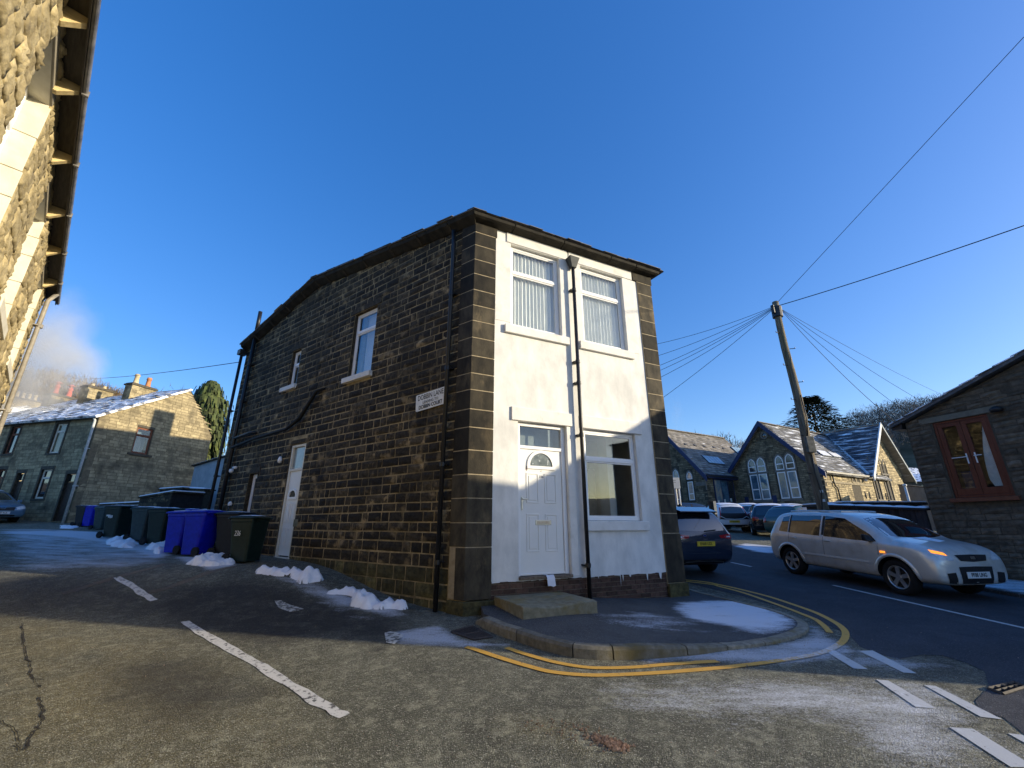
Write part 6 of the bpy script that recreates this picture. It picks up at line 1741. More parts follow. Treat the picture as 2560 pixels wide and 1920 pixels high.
    def plate(s, where, z, txt, mat, w=.52, h=.11, y=0.0):
        p = s.back(y, z, .015) if where == 'rear' else s.front(y, z, .02)
        sg = -1 if where == 'rear' else 1
        b = MB(); b.box(p[0] - .006, p[0] + .006, y - w / 2, y + w / 2, z - h / 2, z + h / 2); o = b.build('number_plate', mat, s.root, bevel=.002)
        text(txt, h * .88, plate_k, o, (p[0] + sg * .008, y, z), (pi / 2, 0, -pi / 2 if where == 'rear' else pi / 2), sx=w / (h * .62 * max(1, len(txt))) * .86, bold=.0015)
    def line(s, fn, pts, w, name, mat, **k):
        b = MB(); L_ = [fn(*p, **k) for p in pts]; L_ = [p for p in L_ if p]
        if len(L_) > 1: b.tube(L_, w, 4); b.build(name, mat, s.root)
    def snowroof(s, t0=.1, t1=.55, w=.62, th=.03):
        A = [(s.X(t0), -w * s.W / 2), (s.X(t1), -w * s.W / 2)]; B = [(s.X(t0), w * s.W / 2), (s.X(t1), w * s.W / 2)]
        s.patch(s.topp, A, B, 'snow_layer', snow, 14, 8, off=th)
    def mirror(s, sides=(-1, 1), mat=plastic):
        for sd_ in sides:
            p = s.side(s.X(.70), .645 * s.H, sd_)
            if p:
                b = MB(); b.prism([(p[0] - .04, p[1] - sd_ * .02, p[2] - .05), (p[0] + .10, p[1] - sd_ * .02, p[2] - .05), (p[0] + .08, p[1] + sd_ * .17, p[2] - .03), (p[0] - .04, p[1] + sd_ * .17, p[2] - .03)], [(p[0] - .04, p[1] + sd_ * .03, p[2] + .08), (p[0] + .05, p[1] + sd_ * .03, p[2] + .08), (p[0] + .03, p[1] + sd_ * .17, p[2] + .10), (p[0] - .04, p[1] + sd_ * .17, p[2] + .10)])
                b.build('door_mirror', mat, s.root, bevel=.02)

# ---- silver car passing on the main road
silver = car_mat('silver_paint', (.66, .65, .61), rough=.36, metal=.35, dirt=(.50, .47, .40))
front_r = G(2273, 1490); rear_r = G(1986.5, 1434)
hx, hy = front_r[0] - rear_r[0], front_r[1] - rear_r[1]
haz = math.degrees(atan2(hx, hy)); hl = hypot(hx, hy)
wbs = min(2.62, hl)
ex, ey = -hy / hl, hx / hl       # towards the car's left
mx_, my_ = (front_r[0] + rear_r[0]) / 2 + ex * .76, (front_r[1] + rear_r[1]) / 2 + ey * .76
PROF_TALL = [(0.000, .56, .54, .80, .50, .86, .88, .26), (0.012, .68, .66, .83, .60, .95, .97, .2), (0.035, .84, .80, .78, .61, .975, .99, .17), (0.06, .965, .925, .735, .615, .98, 1.0, .16), (0.14, .99, .955, .73, .61, .98, 1.0, .16), (0.28, 1.0, .965, .735, .60, .985, 1.0, .16), (0.44, 1.0, .96, .74, .595, .985, 1.0, .16), (0.56, .985, .945, .735, .59, .985, 1.0, .16), (0.635, .94, .90, .735, .588, .985, 1.0, .16), (0.70, .84, .81, .76, .586, .98, 1.0, .16), (0.775, .715, .69, .82, .585, .975, 1.0, .16), (0.80, .68, .655, .84, .58, .97, 1.0, .16), (0.87, .66, .635, .82, .575, .965, .995, .16), (0.94, .625, .60, .80, .54, .94, .98, .17), (0.982, .57, .545, .74, .47, .88, .93, .18), (1.0, .46, .44, .66, .38, .80, .84, .2)]
c = Car('silver_car', 'silver five-door car driving past the gable house, orange indicator lit', (mx_, my_), haz, 4.10, 1.72, 1.55, wbs, .325, silver, front_oh=.78, spokes=5, prof=PROF_TALL)
c.sidewin((-1, 1)); c.screens(True)
X, H, W = c.X, c.H, c.W / 2
for sd_ in (-1, 1):
    for t, a0 in ((.425, .62), (.178, .62)):
        c.line(c.side, [(X(t), .63 * H - i * .045) for i in range(11)], .004, 'door_gap', plastic, sd_=sd_, off=.0)
    c.line(c.side, [(X(.425) - .003, .24 * H), (X(.745), .235 * H)], .004, 'door_gap', plastic, sd_=sd_, off=.0)
    c.line(c.side, [(X(.742), .60 * H - i * .05) for i in range(6)], .004, 'door_gap', plastic, sd_=sd_, off=.0)
    c.patch(c.side, [(X(.27), .345 * H), (X(.48), .345 * H), (X(.69), .34 * H)], [(X(.27), .375 * H), (X(.48), .375 * H), (X(.69), .37 * H)], 'side_moulding', M('moulding_silver', (.6, .6, .58), rough=.4), 10, 2, sd_=sd_, off=.018)
    for t in (.36, .62) if False else (.215, .455):
        p = c.side(X(t), .575 * H, sd_)
        b = MB(); b.box(p[0] - .085, p[0] + .085, p[1] - .01, p[1] + sd_ * .028 if sd_ > 0 else p[1] + .01, p[2] - .016, p[2] + .016) if sd_ > 0 else b.box(p[0] - .085, p[0] + .085, p[1] - .028, p[1] + .01, p[2] - .016, p[2] + .016)
        b.build('door_handle', silver, c.root, bevel=.008)
    for wx in (c.wb / 2, -c.wb / 2):     # flared arch lips
        q0, q1 = c.r * 1.17, c.r * 1.36
        P = []
        for i in range(17):
            a = radians(-8 + 196 * i / 16); P.append((a,))
        b = MB(); L_ = []
        ok_ = True
        for (a,) in P:
            for q, off in ((q0, .012), (q0 + .01, .026), (q1 - .02, .020), (q1, .002)):
                pp = c.side(wx + max(q, q0 + .012) * cos(a), c.r + max(q, q0 + .012) * sin(a), sd_, off)
                if pp is None: pp = (wx + q * cos(a), sd_ * (W - .02), c.r + q * sin(a))
                L_.append((wx + q * cos(a), pp[1], c.r + q * sin(a)))
        b.add(L_, [(i * 4 + j, i * 4 + j + 1, (i + 1) * 4 + j + 1, (i + 1) * 4 + j) for i in range(16) for j in range(3)]); b.build('wheel_arch', silver, c.root, smooth=True)
    p = c.side(X(.765), .50 * H, sd_); b = MB(); b.box(p[0] - .05, p[0] + .05, p[1] - .012, p[1] + .012, p[2] - .018, p[2] + .018); b.build('side_repeater', emis('amber_lit', (1.0, .30, .03), .55) if 'amber_lit' not in bpy.data.materials else bpy.data.materials['amber_lit'], c.root, bevel=.006)
    c.line(c.topp, [(X(.13 + i * .04), sd_ * .56 * W) for i in range(10)], .016, 'roof_rail', silver, off=.03)
    hp = lambda a, s_=sd_: c.front(a[0] * s_, a[1])
    lampf = lambda y, z: c.front(sd_ * y, z, .006)
    c.patch(lampf, [(.52 * W, .455 * H), (.84 * W, .47 * H)], [(.50 * W, .50 * H), (.85 * W, .535 * H)], 'headlight', lamp_clear, 6, 4)
    c.patch(lampf, [(.60 * W, .512 * H), (.85 * W, .54 * H)], [(.64 * W, .545 * H), (.83 * W, .575 * H)], 'indicator', bpy.data.materials['amber_lit'] if sd_ < 0 else lamp_clear, 6, 3)
    c.patch(lampf, [(.52 * W, .20 * H), (.74 * W, .21 * H)], [(.55 * W, .33 * H), (.76 * W, .32 * H)], 'fog_recess', plastic, 4, 3)
    c.patch(lambda y, z: c.back(sd_ * y, z, .006), [(.80 * W, .55 * H), (.90 * W, .55 * H)], [(.70 * W, .90 * H), (.78 * W, .88 * H)], 'tail_light', red_lamp, 3, 6)
c.patch(c.front, [(-.34 * W, .455 * H), (0, .445 * H), (.34 * W, .455 * H)], [(-.42 * W, .52 * H), (0, .525 * H), (.42 * W, .52 * H)], 'grille', plastic, 8, 4, off=.008)
c.patch(c.front, [(-.40 * W, .155 * H), (0, .15 * H), (.40 * W, .155 * H)], [(-.44 * W, .39 * H), (0, .395 * H), (.44 * W, .39 * H)], 'lower_grille', plastic, 8, 5, off=.006)
c.patch(c.front, [(-.06 * W, .475 * H), (.06 * W, .475 * H)], [(-.06 * W, .505 * H), (.06 * W, .505 * H)], 'badge', chrome, 3, 2, off=.018)
c.plate('front', .30 * H, 'PF08 UNG', plate_w); c.plate('rear', .40 * H, 'PF08 UNG', plate_y); c.mirror()
b = MB(); b.tube([(X(.50), 0, .985 * H), (X(.47), 0, 1.10 * H)], .005, 4); b.build('aerial', plastic, c.root)
c.patch(c.topp, [(X(.81), -.35 * W), (X(.90), -.15 * W)], [(X(.80), .1 * W), (X(.88), .15 * W)], 'snow_patch', snow, 5, 4, off=.006)

# ---- dark blue estate waiting beside the corner house
navy = car_mat('navy_paint', (.012, .022, .045), rough=.22, coat=1.0)
hd = radians(-18)
tx, ty = .4214 * 11.0, 11.0
cxy = (tx + sin(hd) * (.95 + 1.345), ty + cos(hd) * (.95 + 1.345))
c = Car('dark_blue_car', 'dark blue tall hatchback seen from behind right beside the corner house', cxy, -18, 4.52, 1.84, 1.66, 2.69, .35, navy, front_oh=.88)
c.sidewin(); c.screens()
X, H, W = c.X, c.H, c.W / 2
for sd_ in (-1, 1):
    lf_ = lambda y, z, s_=sd_: c.back(s_ * y, z, .008)
    c.patch(lf_, [(.52 * W, .565 * H), (.93 * W, .55 * H)], [(.48 * W, .60 * H), (.90 * W, .625 * H)], 'tail_light', red_lamp, 6, 3)
    c.patch(lf_, [(.66 * W, .575 * H), (.86 * W, .57 * H)], [(.66 * W, .590 * H), (.86 * W, .592 * H)], 'reversing_lamp', lamp_clear, 4, 2, )
c.patch(c.back, [(-.86 * W, .17 * H), (0, .16 * H), (.86 * W, .17 * H)], [(-.88 * W, .27 * H), (0, .27 * H), (.88 * W, .27 * H)], 'bumper_skirt', plastic, 8, 3, off=.01)
c.line(c.back, [(-.66 * W, .20 * H), (-.6 * W, .235 * H), (-.3 * W, .245 * H), (.3 * W, .245 * H), (.6 * W, .235 * H), (.66 * W, .20 * H)], .008, 'bumper_trim', chrome, off=.012)
c.line(c.back, [(y * W, .36 * H) for y in (-.8, -.4, 0, .4, .8)], .004, 'tailgate_gap', plastic, off=.0)
c.plate('rear', .49 * H, 'EN68 UDL', plate_y)
for i, (q, m_) in enumerate((((.055, .03), chrome), ((.045, .022), M('badge_blue', (.02, .05, .2), rough=.2)))):
    p = c.back(0, .60 * H, .016 + .006 * i); b = MB(); b.add([(p[0], q[0] * cos(2 * pi * j / 14), p[2] + q[1] * sin(2 * pi * j / 14)) for j in range(14)], [tuple(range(14))]); b.build('oval_badge', m_, c.root, fixn=False)
p = c.back(0, .555 * H, .012); text('ECOSPORT' if False else '-------', .045, chrome, c.root, (p[0] - .004, 0, .555 * H), (pi / 2, 0, -pi / 2), 'model_lettering', 1.2)
b = MB(); p = c.back(0, .885 * H, 0); b.prism([(p[0] - .16, -.6 * W, .915 * H), (p[0] + .25, -.62 * W, .955 * H), (p[0] + .25, .62 * W, .955 * H), (p[0] - .16, .6 * W, .915 * H)], [(p[0] - .16, -.6 * W, .935 * H), (p[0] + .25, -.62 * W, .985 * H), (p[0] + .25, .62 * W, .985 * H), (p[0] - .16, .6 * W, .935 * H)]); b.build('roof_spoiler', navy, c.root, bevel=.01)
b = MB(); p0 = c.back(-.05, .66 * H, .02); p1 = c.back(-.42 * W, .675 * H, .02); b.tube([p0, p1], .012, 5); b.build('rear_wiper', plastic, c.root)
b = MB(); p = c.topp(X(.2), 0, .0); b.prism([(p[0] - .1, -.02, p[2]), (p[0] + .08, -.02, p[2]), (p[0] - .08, 0, p[2] + .07)], [(p[0] - .1, .02, p[2]), (p[0] + .08, .02, p[2]), (p[0] - .07, .001, p[2] + .07)]); b.build('fin_aerial', plastic, c.root)
c.mirror(mat=navy)

# ---- black hatchback in the car park
blackp = car_mat('black_paint', (.008, .008, .014), rough=.2, coat=1.0)
hd = radians(24); tx, ty = .580 * 21.0, 21.0
c = Car('black_hatchback', 'black hatchback with snow on its roof, parked rear towards the road', (tx + sin(hd) * 2.05, ty + cos(hd) * 2.05), 24, 4.2, 1.78, 1.48, 2.57, .32, blackp, group=None)
c.sidewin(); c.screens(); c.snowroof()
X, H, W = c.X, c.H, c.W / 2
for sd_ in (-1, 1): c.patch(lambda y, z, s_=sd_: c.back(s_ * y, z, .008), [(.60 * W, .50 * H), (.92 * W, .50 * H)], [(.62 * W, .60 * H), (.88 * W, .62 * H)], 'tail_light', red_lamp, 4, 3)
c.plate('rear', .33 * H, 'DS60 JVE', plate_y)
p = c.back(0, .56 * H, .014); b = MB(); n = 14
b.add([(p[0], .065 * cos(2 * pi * j / n), p[2] + .065 * sin(2 * pi * j / n)) for j in range(n)] + [(p[0], .053 * cos(2 * pi * j / n), p[2] + .053 * sin(2 * pi * j / n)) for j in range(n)], [(j, (j + 1) % n, n + (j + 1) % n, n + j) for j in range(n)])
for a_, c_ in (((-.04, .045), (0, -.05)), ((.04, .045), (0, -.05)), ((-.02, .045), (0, .0)), ((.02, .045), (0, .0))): b.tube([(p[0], a_[0], p[2] + a_[1]), (p[0], c_[0], p[2] + c_[1])], .006, 4)
b.build('round_badge', chrome, c.root, fixn=False)
# ---- white and black small car
whitep = car_mat('white_paint', (.72, .73, .74), rough=.3)
hd = radians(6); tx, ty = .4948 * 23.4, 23.4
c = Car('white_hatchback', 'small white car with a black tailgate parked behind the gate post', (tx + sin(hd) * 1.75, ty + cos(hd) * 1.75), 6, 3.6, 1.64, 1.46, 2.34, .30, whitep)
c.sidewin(); c.screens(); c.snowroof()
X, H, W = c.X, c.H, c.W / 2
c.patch(c.back, [(-.86 * W, .46 * H), (0, .44 * H), (.86 * W, .46 * H)], [(-.74 * W, .665 * H), (0, .66 * H), (.74 * W, .665 * H)], 'black_tailgate', plastic, 10, 4, off=.010)
c.patch(c.back, [(-.92 * W, .16 * H), (0, .15 * H), (.92 * W, .16 * H)], [(-.75 * W, .27 * H), (0, .27 * H), (.75 * W, .27 * H)], 'black_bumper', plastic, 8, 3, off=.010)
for sd_ in (-1, 1): c.patch(lambda y, z, s_=sd_: c.back(s_ * y, z, .016), [(.80 * W, .50 * H), (.88 * W, .50 * H)], [(.68 * W, .86 * H), (.74 * W, .86 * H)], 'tail_light', red_lamp, 3, 5)
c.line(c.back, [(-.8 * W, .56 * H), (-.5 * W, .47 * H), (0, .455 * H), (.5 * W, .47 * H), (.8 * W, .56 * H)], .014, 'white_swoosh', whitep, off=.016)
c.plate('rear', .38 * H, 'YT64 KXN', plate_y)
# ---- further cars of which only the tops show
def simple_car(name, label, px, py, Y, az, paint, snow_=True, L=4.1, H=1.46, **k):
    ax, _ = ray(px, py)
    c = Car(name, label, (ax * Y, Y), az, L, 1.74, H, 2.5, .31, paint, lev=2, **k)
    c.sidewin(); c.screens()
    W = c.W / 2
    for sd_ in (-1, 1):
        c.patch(lambda y, z, s_=sd_: c.back(s_ * y, z, .010), [(.70 * W, .50 * H), (.90 * W, .50 * H)], [(.70 * W, .62 * H), (.86 * W, .66 * H)], 'tail_light', red_lamp, 4, 3)
        c.patch(lambda y, z, s_=sd_: c.front(s_ * y, z, .006), [(.52 * W, .45 * H), (.84 * W, .46 * H)], [(.50 * W, .53 * H), (.85 * W, .56 * H)], 'headlight', lamp_clear, 6, 4)
    if snow_: c.snowroof()
    return c
simple_car('white_car', 'snow-covered white car whose roof shows between the small white car and the black hatchback', 1868, 1264, 29, 30, whitep)
c = simple_car('white_saloon', 'white car with a red tail light just right of the black hatchback', 1988, 1271, 25.5, 60, whitep)
simple_car('green_car', 'dark green car with a frosty screen behind the silver car roof', 2022, 1276, 20.5, 70, car_mat('green_paint', (.02, .06, .045), rough=.3))
simple_car('black_car', 'dark car parked behind the railings left of the small white car', 1728, 1262, 27.5, 85, blackp, False)
# ---- blue saloon at the left edge
bluep = car_mat('pale_blue_paint', (.10, .19, .28), rough=.3, metal=.3)
c = Car('blue_saloon', 'pale blue car parked nose-on before the far terrace at the left edge', (-24.6, 20.5), 112, 4.5, 1.78, 1.45, 2.65, .32, bluep)
c.sidewin(); c.screens(); W = c.W / 2; H = c.H
for sd_ in (-1, 1): c.patch(lambda y, z, s_=sd_: c.front(s_ * y, z, .006), [(.52 * W, .43 * H), (.86 * W, .46 * H)], [(.48 * W, .50 * H), (.86 * W, .56 * H)], 'headlight', lamp_clear, 6, 4)
c.patch(c.front, [(-.42 * W, .40 * H), (.42 * W, .40 * H)], [(-.46 * W, .48 * H), (.46 * W, .48 * H)], 'grille', plastic, 8, 3, off=.008)
c.line(c.front, [(-.46 * W, .49 * H), (-.12 * W, .485 * H), (-.06 * W, .445 * H), (.06 * W, .445 * H), (.12 * W, .485 * H), (.46 * W, .49 * H)], .014, 'grille_bar', chrome, off=.02)
c.patch(c.front, [(-.5 * W, .17 * H), (.5 * W, .17 * H)], [(-.5 * W, .27 * H), (.5 * W, .27 * H)], 'lower_grille', plastic, 8, 3, off=.008)
c.plate('front', .33 * H, 'YD07 KLE', plate_w); c.snowroof(); c.mirror(mat=bluep)

# ================================================================ BINS, SHEDS
def bin_mat(n, c): return M(n, c, tuple(q * 1.5 for q in c), 8, rough=.45, spec=.3, rvar=.1)
B_BLUE = bin_mat('bin_blue', (.004, .010, .33)); B_GREEN = bin_mat('bin_green', (.006, .016, .013)); B_BLACK = bin_mat('bin_black', (.010, .011, .014)); B_GREY = bin_mat('bin_grey_green', (.022, .04, .042))
def rrect(hx, hy, r, z, ox=0.0, n=4):
    out = []
    for cx, cy, a0 in ((hx - r, hy - r, 0), (-hx + r, hy - r, 90), (-hx + r, -hy + r, 180), (hx - r, -hy + r, 270)):
        for i in range(n):
            a = radians(a0 + 90 * i / (n - 1)); out.append((ox + cx + r * cos(a), cy + r * sin(a), z))
    return out
def loft(b, rings):
    n = len(rings[0]); vs = [p for r in rings for p in r]
    fs = [(i * n + j, i * n + (j + 1) % n, (i + 1) * n + (j + 1) % n, (i + 1) * n + j) for i in range(len(rings) - 1) for j in range(n)]
    b.add(vs, fs + [tuple(range(n - 1, -1, -1)), tuple(range((len(rings) - 1) * n, len(rings) * n))])
def wheelie_bin(px, py, az, mat, label, scale=1.0, out=.30, snow_=True, number=None, ajar=0.0, stick=None, Y=None):
    g = G(px, py) if Y is None else (ray(px, py)[0] * Y, Y, 0)
    d = Vector((g[0], g[1])).normalized(); x, y = g[0] + d.x * out, g[1] + d.y * out
    t = empty('wheelie_bin', (x, y, zg(x, y)), az, label, 'bin', 'wheelie bins along the lane')
    t.scale = (scale, scale, scale)
    b = MB(); loft(b, [rrect(.22, .22, .05, .03, .03), rrect(.25, .235, .05, .35, .02), rrect(.30, .27, .05, .86, .0), rrect(.315, .28, .05, .88, .0), rrect(.315, .28, .05, .94, .0)])
    b.build('tub', mat, t, smooth=False, bevel=.006)
    b = MB(); b.box(-.30, -.18, -.26, .26, .045, .12); b.build('axle_housing', mat, t, bevel=.01)
    lid = MB()
    k = ajar
    loft(lid, [rrect(.345, .30, .05, .942, .015), rrect(.35, .305, .05, .965, .015), rrect(.33, .285, .06, .99 + k, .0), rrect(.2, .18, .06, 1.01 + k * 1.4, -.02)])
    lo = lid.build('lid', mat, t, smooth=False, bevel=.006)
    b = MB(); b.tube([(-.34, -.24, .93), (-.40, -.24, .95), (-.40, .24, .95), (-.34, .24, .93)], .018, 6); b.build('handle', mat, t, smooth=True)
    for sy in (-.27, .27):
        b = MB(); b.add([(-.24 + .10 * cos(2 * pi * j / 14), sy + q, .10 + .10 * sin(2 * pi * j / 14)) for q in (-.025, .025) for j in range(14)], [(j, (j + 1) % 14, 14 + (j + 1) % 14, 14 + j) for j in range(14)] + [tuple(range(13, -1, -1)), tuple(range(14, 28))])
        b.build('wheel', tyre_mat, t)
    if snow_:
        R = random.Random(int(px)); b = MB(); vs = []; n_ = 7
        for i in range(n_ + 1):
            for j in range(n_ + 1):
                u = i / n_ * 2 - 1; v = j / n_ * 2 - 1; e = max(abs(u), abs(v))
                vs.append((.30 * u, .26 * v, .985 + k + .035 * (1 - e ** 4) * (1 + .5 * noise.noise((u * 2 + px, v * 2, 1))) - .02 * (e > .95)))
        b.add(vs, [(i * (n_ + 1) + j, i * (n_ + 1) + j + 1, (i + 1) * (n_ + 1) + j + 1, (i + 1) * (n_ + 1) + j) for i in range(n_) for j in range(n_)]); b.build('snow_cap', snow, lo, smooth=True)
    if number:
        text(number, .16, M('number_white', (.7, .7, .68)), t, (-.02, -.290, .62), (pi / 2 - .07, 0, 0), 'bin_number', .7)
    return t
cbx = lambda x, y: (180 + x / 5.267, 1200 + y / 5.267)
wheelie_bin(608, 1408, 104, B_GREEN, 'dark green bin marked 236, nearest to the side door', .92, .16, number='236')
wheelie_bin(570, 1393, 100, B_BLACK, 'black bin between the blue bins and the green one marked 236', .97, .25)
wheelie_bin(*cbx(1640, 1010), 285, B_BLUE, 'nearer of the two big bright blue bins standing together', 1.0, .28)
wheelie_bin(*cbx(1400, 985), 285, B_BLUE, 'blue bin half hidden behind and left of the nearer bright blue bin', .97, .35)
wheelie_bin(*cbx(1130, 868), 100, B_GREEN, 'dark green bin just left of the bright blue pair', .98, .30)
wheelie_bin(*cbx(900, 822), 100, B_GREY, 'grey-green bin behind the dark green one left of the blue pair', .95, .35)
wheelie_bin(*cbx(545, 772), 100, B_GREEN, 'dark green bin with white scrawl on its side, left of the dark shed', .95, .30)
o_ = wheelie_bin(*cbx(720, 740), 100, B_BLACK, 'black bin pressed against the scrawled green bin', .93, .45)
wheelie_bin(*cbx(370, 660), 100, B_GREY, 'grey bin with a lumpy snowy lid beside the small far blue bin', .88, .35, ajar=.06)
wheelie_bin(*cbx(220, 622), 100, B_BLUE, 'small far blue bin near the foot of the pale drainpipe', .88, .35)
wheelie_bin(*cbx(120, 618), 100, B_BLACK, 'farthest bin, dark, left of the small far blue bin', .88, .4)
wheelie_bin(*cbx(1480, 900), 200, B_BLUE, 'blue bin showing above the bright blue pair', .95, Y=16.4, out=.2)
wheelie_bin(*cbx(1720, 900), 200, B_BLACK, 'black bin with a snowy lid behind the nearer bright blue bin', .95, Y=16.0, out=.2)
t = bpy.data.objects['wheelie_bin.006']
b = MB(); 
for i, (x, z, w, h) in enumerate(((-.18, .66, .07, .05), (-.10, .62, .05, .09), (-.03, .60, .03, .10), (.02, .61, .04, .08))): b.box(x, x + w, -.270, -.262, z, z + h)
b.build('white_scrawl', MATS['number_white'], t)

def pbox(name, label, cat, pl, pr, ptop, pbot, Y, depth, mat, az=None):
    """a box-like thing whose near face spans the given photo points at distance Y"""
    a = Vector((ray(pl, pbot)[0] * Y, Y)); c = Vector((ray(pr, pbot)[0] * Y, Y)); zb = zg(*((a + c) / 2)) - .3
    return a, c, zb
# dark stone store with snow on its roof
def shed(name, label, A, B_, zA, zB, depth, mat, course=False, roofmat=None, snow_th=.05, over=.06, cat='shed', dirn=None):
    zb = min(zg(*A), zg(*B_)) - .1
    t = empty(name, (A[0], A[1], zb + .1), None, label, cat)
    d = Vector(B_) - Vector(A); L = d.length; u = d / L; n = Vector((-u.y, u.x)) if dirn is None else Vector(dirn)
    def f(s, q, z): p = u * s + n * q; return (p.x, p.y, z - zb - .1)
    top = piecewise([(0, zA), (L, zB)])
    b = MB(f); b.prism([(0, 0, zb), (L, 0, zb), (L, 0, zB), (0, 0, zA)], [(0, depth, zb), (L, depth, zb), (L, depth, zB), (0, depth, zA)]); b.build('wall', mat, t)
    if course:
        R = random.Random(len(label)); P = course_stones(0, L, zb, lambda s: top(s) - .02, [], R, h=(.11, .17), l=(.2, .45), gap=.015, n0=0, p=.02, rough=.012, k=1)
        put_pieces(t, 'stone', P, course, limit=50, minpx=8, fr=lambda s, q, z: f(s, -q, z), stuffname='walling_stones')
    b = MB(f); b.prism([(-over, -over, zA + .002), (L + over, -over, zB + .002), (L + over, -over, zB + .06), (-over, -over, zA + .06)], [(-over, depth + over, zA + .002), (L + over, depth + over, zB + .002), (L + over, depth + over, zB + .06), (-over, depth + over, zA + .06)]); b.build('roof', roofmat or stone_black, t)
    if snow_th:
        b = MB(f); b.prism([(-over + .02, -over + .02, zA + .062), (L + over - .02, -over + .02, zB + .062), (L + over - .04, -over + .04, zB + .06 + snow_th), (-over + .04, -over + .04, zA + .06 + snow_th)], [(-over, depth, zA + .062), (L + over, depth, zB + .062), (L + over, depth, zB + .06 + snow_th), (-over, depth, zA + .06 + snow_th)]); b.build('snow_cap', snow, t, bevel=.015)
    return t
def at(px, py, Y): ax, az = ray(px, py); return (ax * Y, Y), HC + az * Y
a, za = at(350, 1246, 17.6); c_, zc_ = at(432, 1232, 16.9)
shed('stone_store', 'low dark stone store with a snowy sloping top behind the green bins', a, c_, za, zc_, 1.2, M('store_dark', (.02, .02, .02), (.035, .034, .032), 9), course=stone_black)
a, za = at(400, 1226, 19.2); c_, zc_ = at(455, 1222, 18.6)
shed('stone_store', 'taller dark store block behind the low one, its top edged with snow', a, c_, za, zc_, 1.0, MATS['store_dark'])
a, za = at(452, 1224, 19.0); c_, zc_ = at(512, 1226, 18.6)
shed('yard_wall', 'broken grey stone yard wall with a snowy coping left of the grey rendered shed', a, c_, za, zc_, .4, ter_dark, course=ter_stone, cat='wall')
a, za = at(487, 1166, 22.0); c_, zc_ = at(580, 1138, 20.0)
shed('rendered_shed', 'pale grey rendered outbuilding with a sloping roof beside the back of the corner house', a, c_, za, zc_, 3.0, M('grey_render', (.30, .34, .36), (.40, .43, .45), 3, bump=.2), snow_th=.03, over=.12)
a, za = at(250, 1264, 19.9); c_, zc_ = at(350, 1259, 19.4)
shed('low_wall', 'low pale wall with snow on its coping at the foot of the sunlit gable', a, c_, za, zc_, .3, M('grey_render2', (.26, .28, .29), (.36, .38, .39), 3, bump=.2), cat='wall')

# ================================================================ THICK SNOW
def heap(pts, h, seed, label):
    poly = [tuple(p) for p in pts]; xs = [p[0] for p in poly]; ys = [p[1] for p in poly]
    st = .035; X0, Y0 = min(xs) - .1, min(ys) - .1
    nx, ny = int((max(xs) + .1 - X0) / st) + 1, int((max(ys) + .1 - Y0) / st) + 1
    if nx * ny > 60000: st *= 2; nx //= 2; ny //= 2
    gx, gy = np.meshgrid(X0 + np.arange(nx) * st, Y0 + np.arange(ny) * st)
    d = poly_dist(np.stack([gx.ravel(), gy.ravel()], 1), poly).reshape(gx.shape)
    idx = -np.ones(gx.shape, int); vs = []
    for j in range(ny):
        for i in range(nx):
            x, y = gx[j, i], gy[j, i]
            e = d[j, i] + .10 * noise.noise((x * 5, y * 5, seed)) + .035 * noise.noise((x * 17, y * 17, seed))
            if e > -.05:
                q = max(0, min(1, e / .22)); hh = h * sqrt(q) * (.8 + .6 * noise.fractal((x * 5, y * 5, seed), .7, 2, 4)) + .028 * noise.noise((x * 17, y * 17, seed)) * q
                idx[j, i] = len(vs); vs.append((x, y, zg(x, y) + (hh if e > 0 else -.03)))
    fs = [(idx[j, i], idx[j, i + 1], idx[j + 1, i + 1], idx[j + 1, i]) for j in range(ny - 1) for i in range(nx - 1) if min(idx[j, i], idx[j, i + 1], idx[j + 1, i + 1], idx[j + 1, i]) >= 0]
    b = MB(); b.add(vs, fs); o = b.build('snow_heap', snow, smooth=True, kind='stuff', fixn=False); o['label'] = label
z8 = lambda x, y: G(640 + x / 5.53, 1240 + y / 5.53)[:2]
c4 = lambda x, y: G(560 + x / 2.766, 1000 + y / 2.766)[:2]
cb = lambda x, y: G(*cbx(x, y))[:2]
heap([z8(*p) for p in [(0, 1055), (180, 1030), (430, 1045), (600, 1040), (700, 1080), (850, 1100), (920, 1165), (850, 1190), (720, 1212), (600, 1200), (480, 1130), (330, 1110), (100, 1100)]], .17, 1, 'snow heap by the wall below the side door')
heap([c4(*p) for p in [(690, 1335), (830, 1325), (910, 1335), (1000, 1365), (1100, 1405), (1240, 1425), (1275, 1445), (1100, 1452), (960, 1448), (885, 1425), (900, 1395), (830, 1352), (740, 1348)]], .17, 2, 'long snow heap at the foot of the dark wall nearest the corner')
heap([cb(*p) for p in [(1500, 1112), (1680, 1070), (1940, 1040), (2110, 1050), (2110, 1118), (1900, 1130), (1640, 1138)]], .16, 3, 'snow heap in front of the black bin')
heap([cb(*p) for p in [(950, 905), (1180, 860), (1300, 830), (1290, 900), (1230, 960), (1130, 975), (1080, 930)]], .15, 4, 'snow heap left of the bright blue bins')
heap([cb(*p) for p in [(440, 810), (700, 770), (800, 790), (890, 850), (780, 900), (600, 890), (500, 860)]], .11, 5, 'flat snow heap below the dark green bins')
heap([cb(*p) for p in [(-150, 600), (0, 606), (75, 612), (78, 626), (0, 640), (-150, 640)]], .05, 6, 'thin snow strip at the foot of the far terrace')

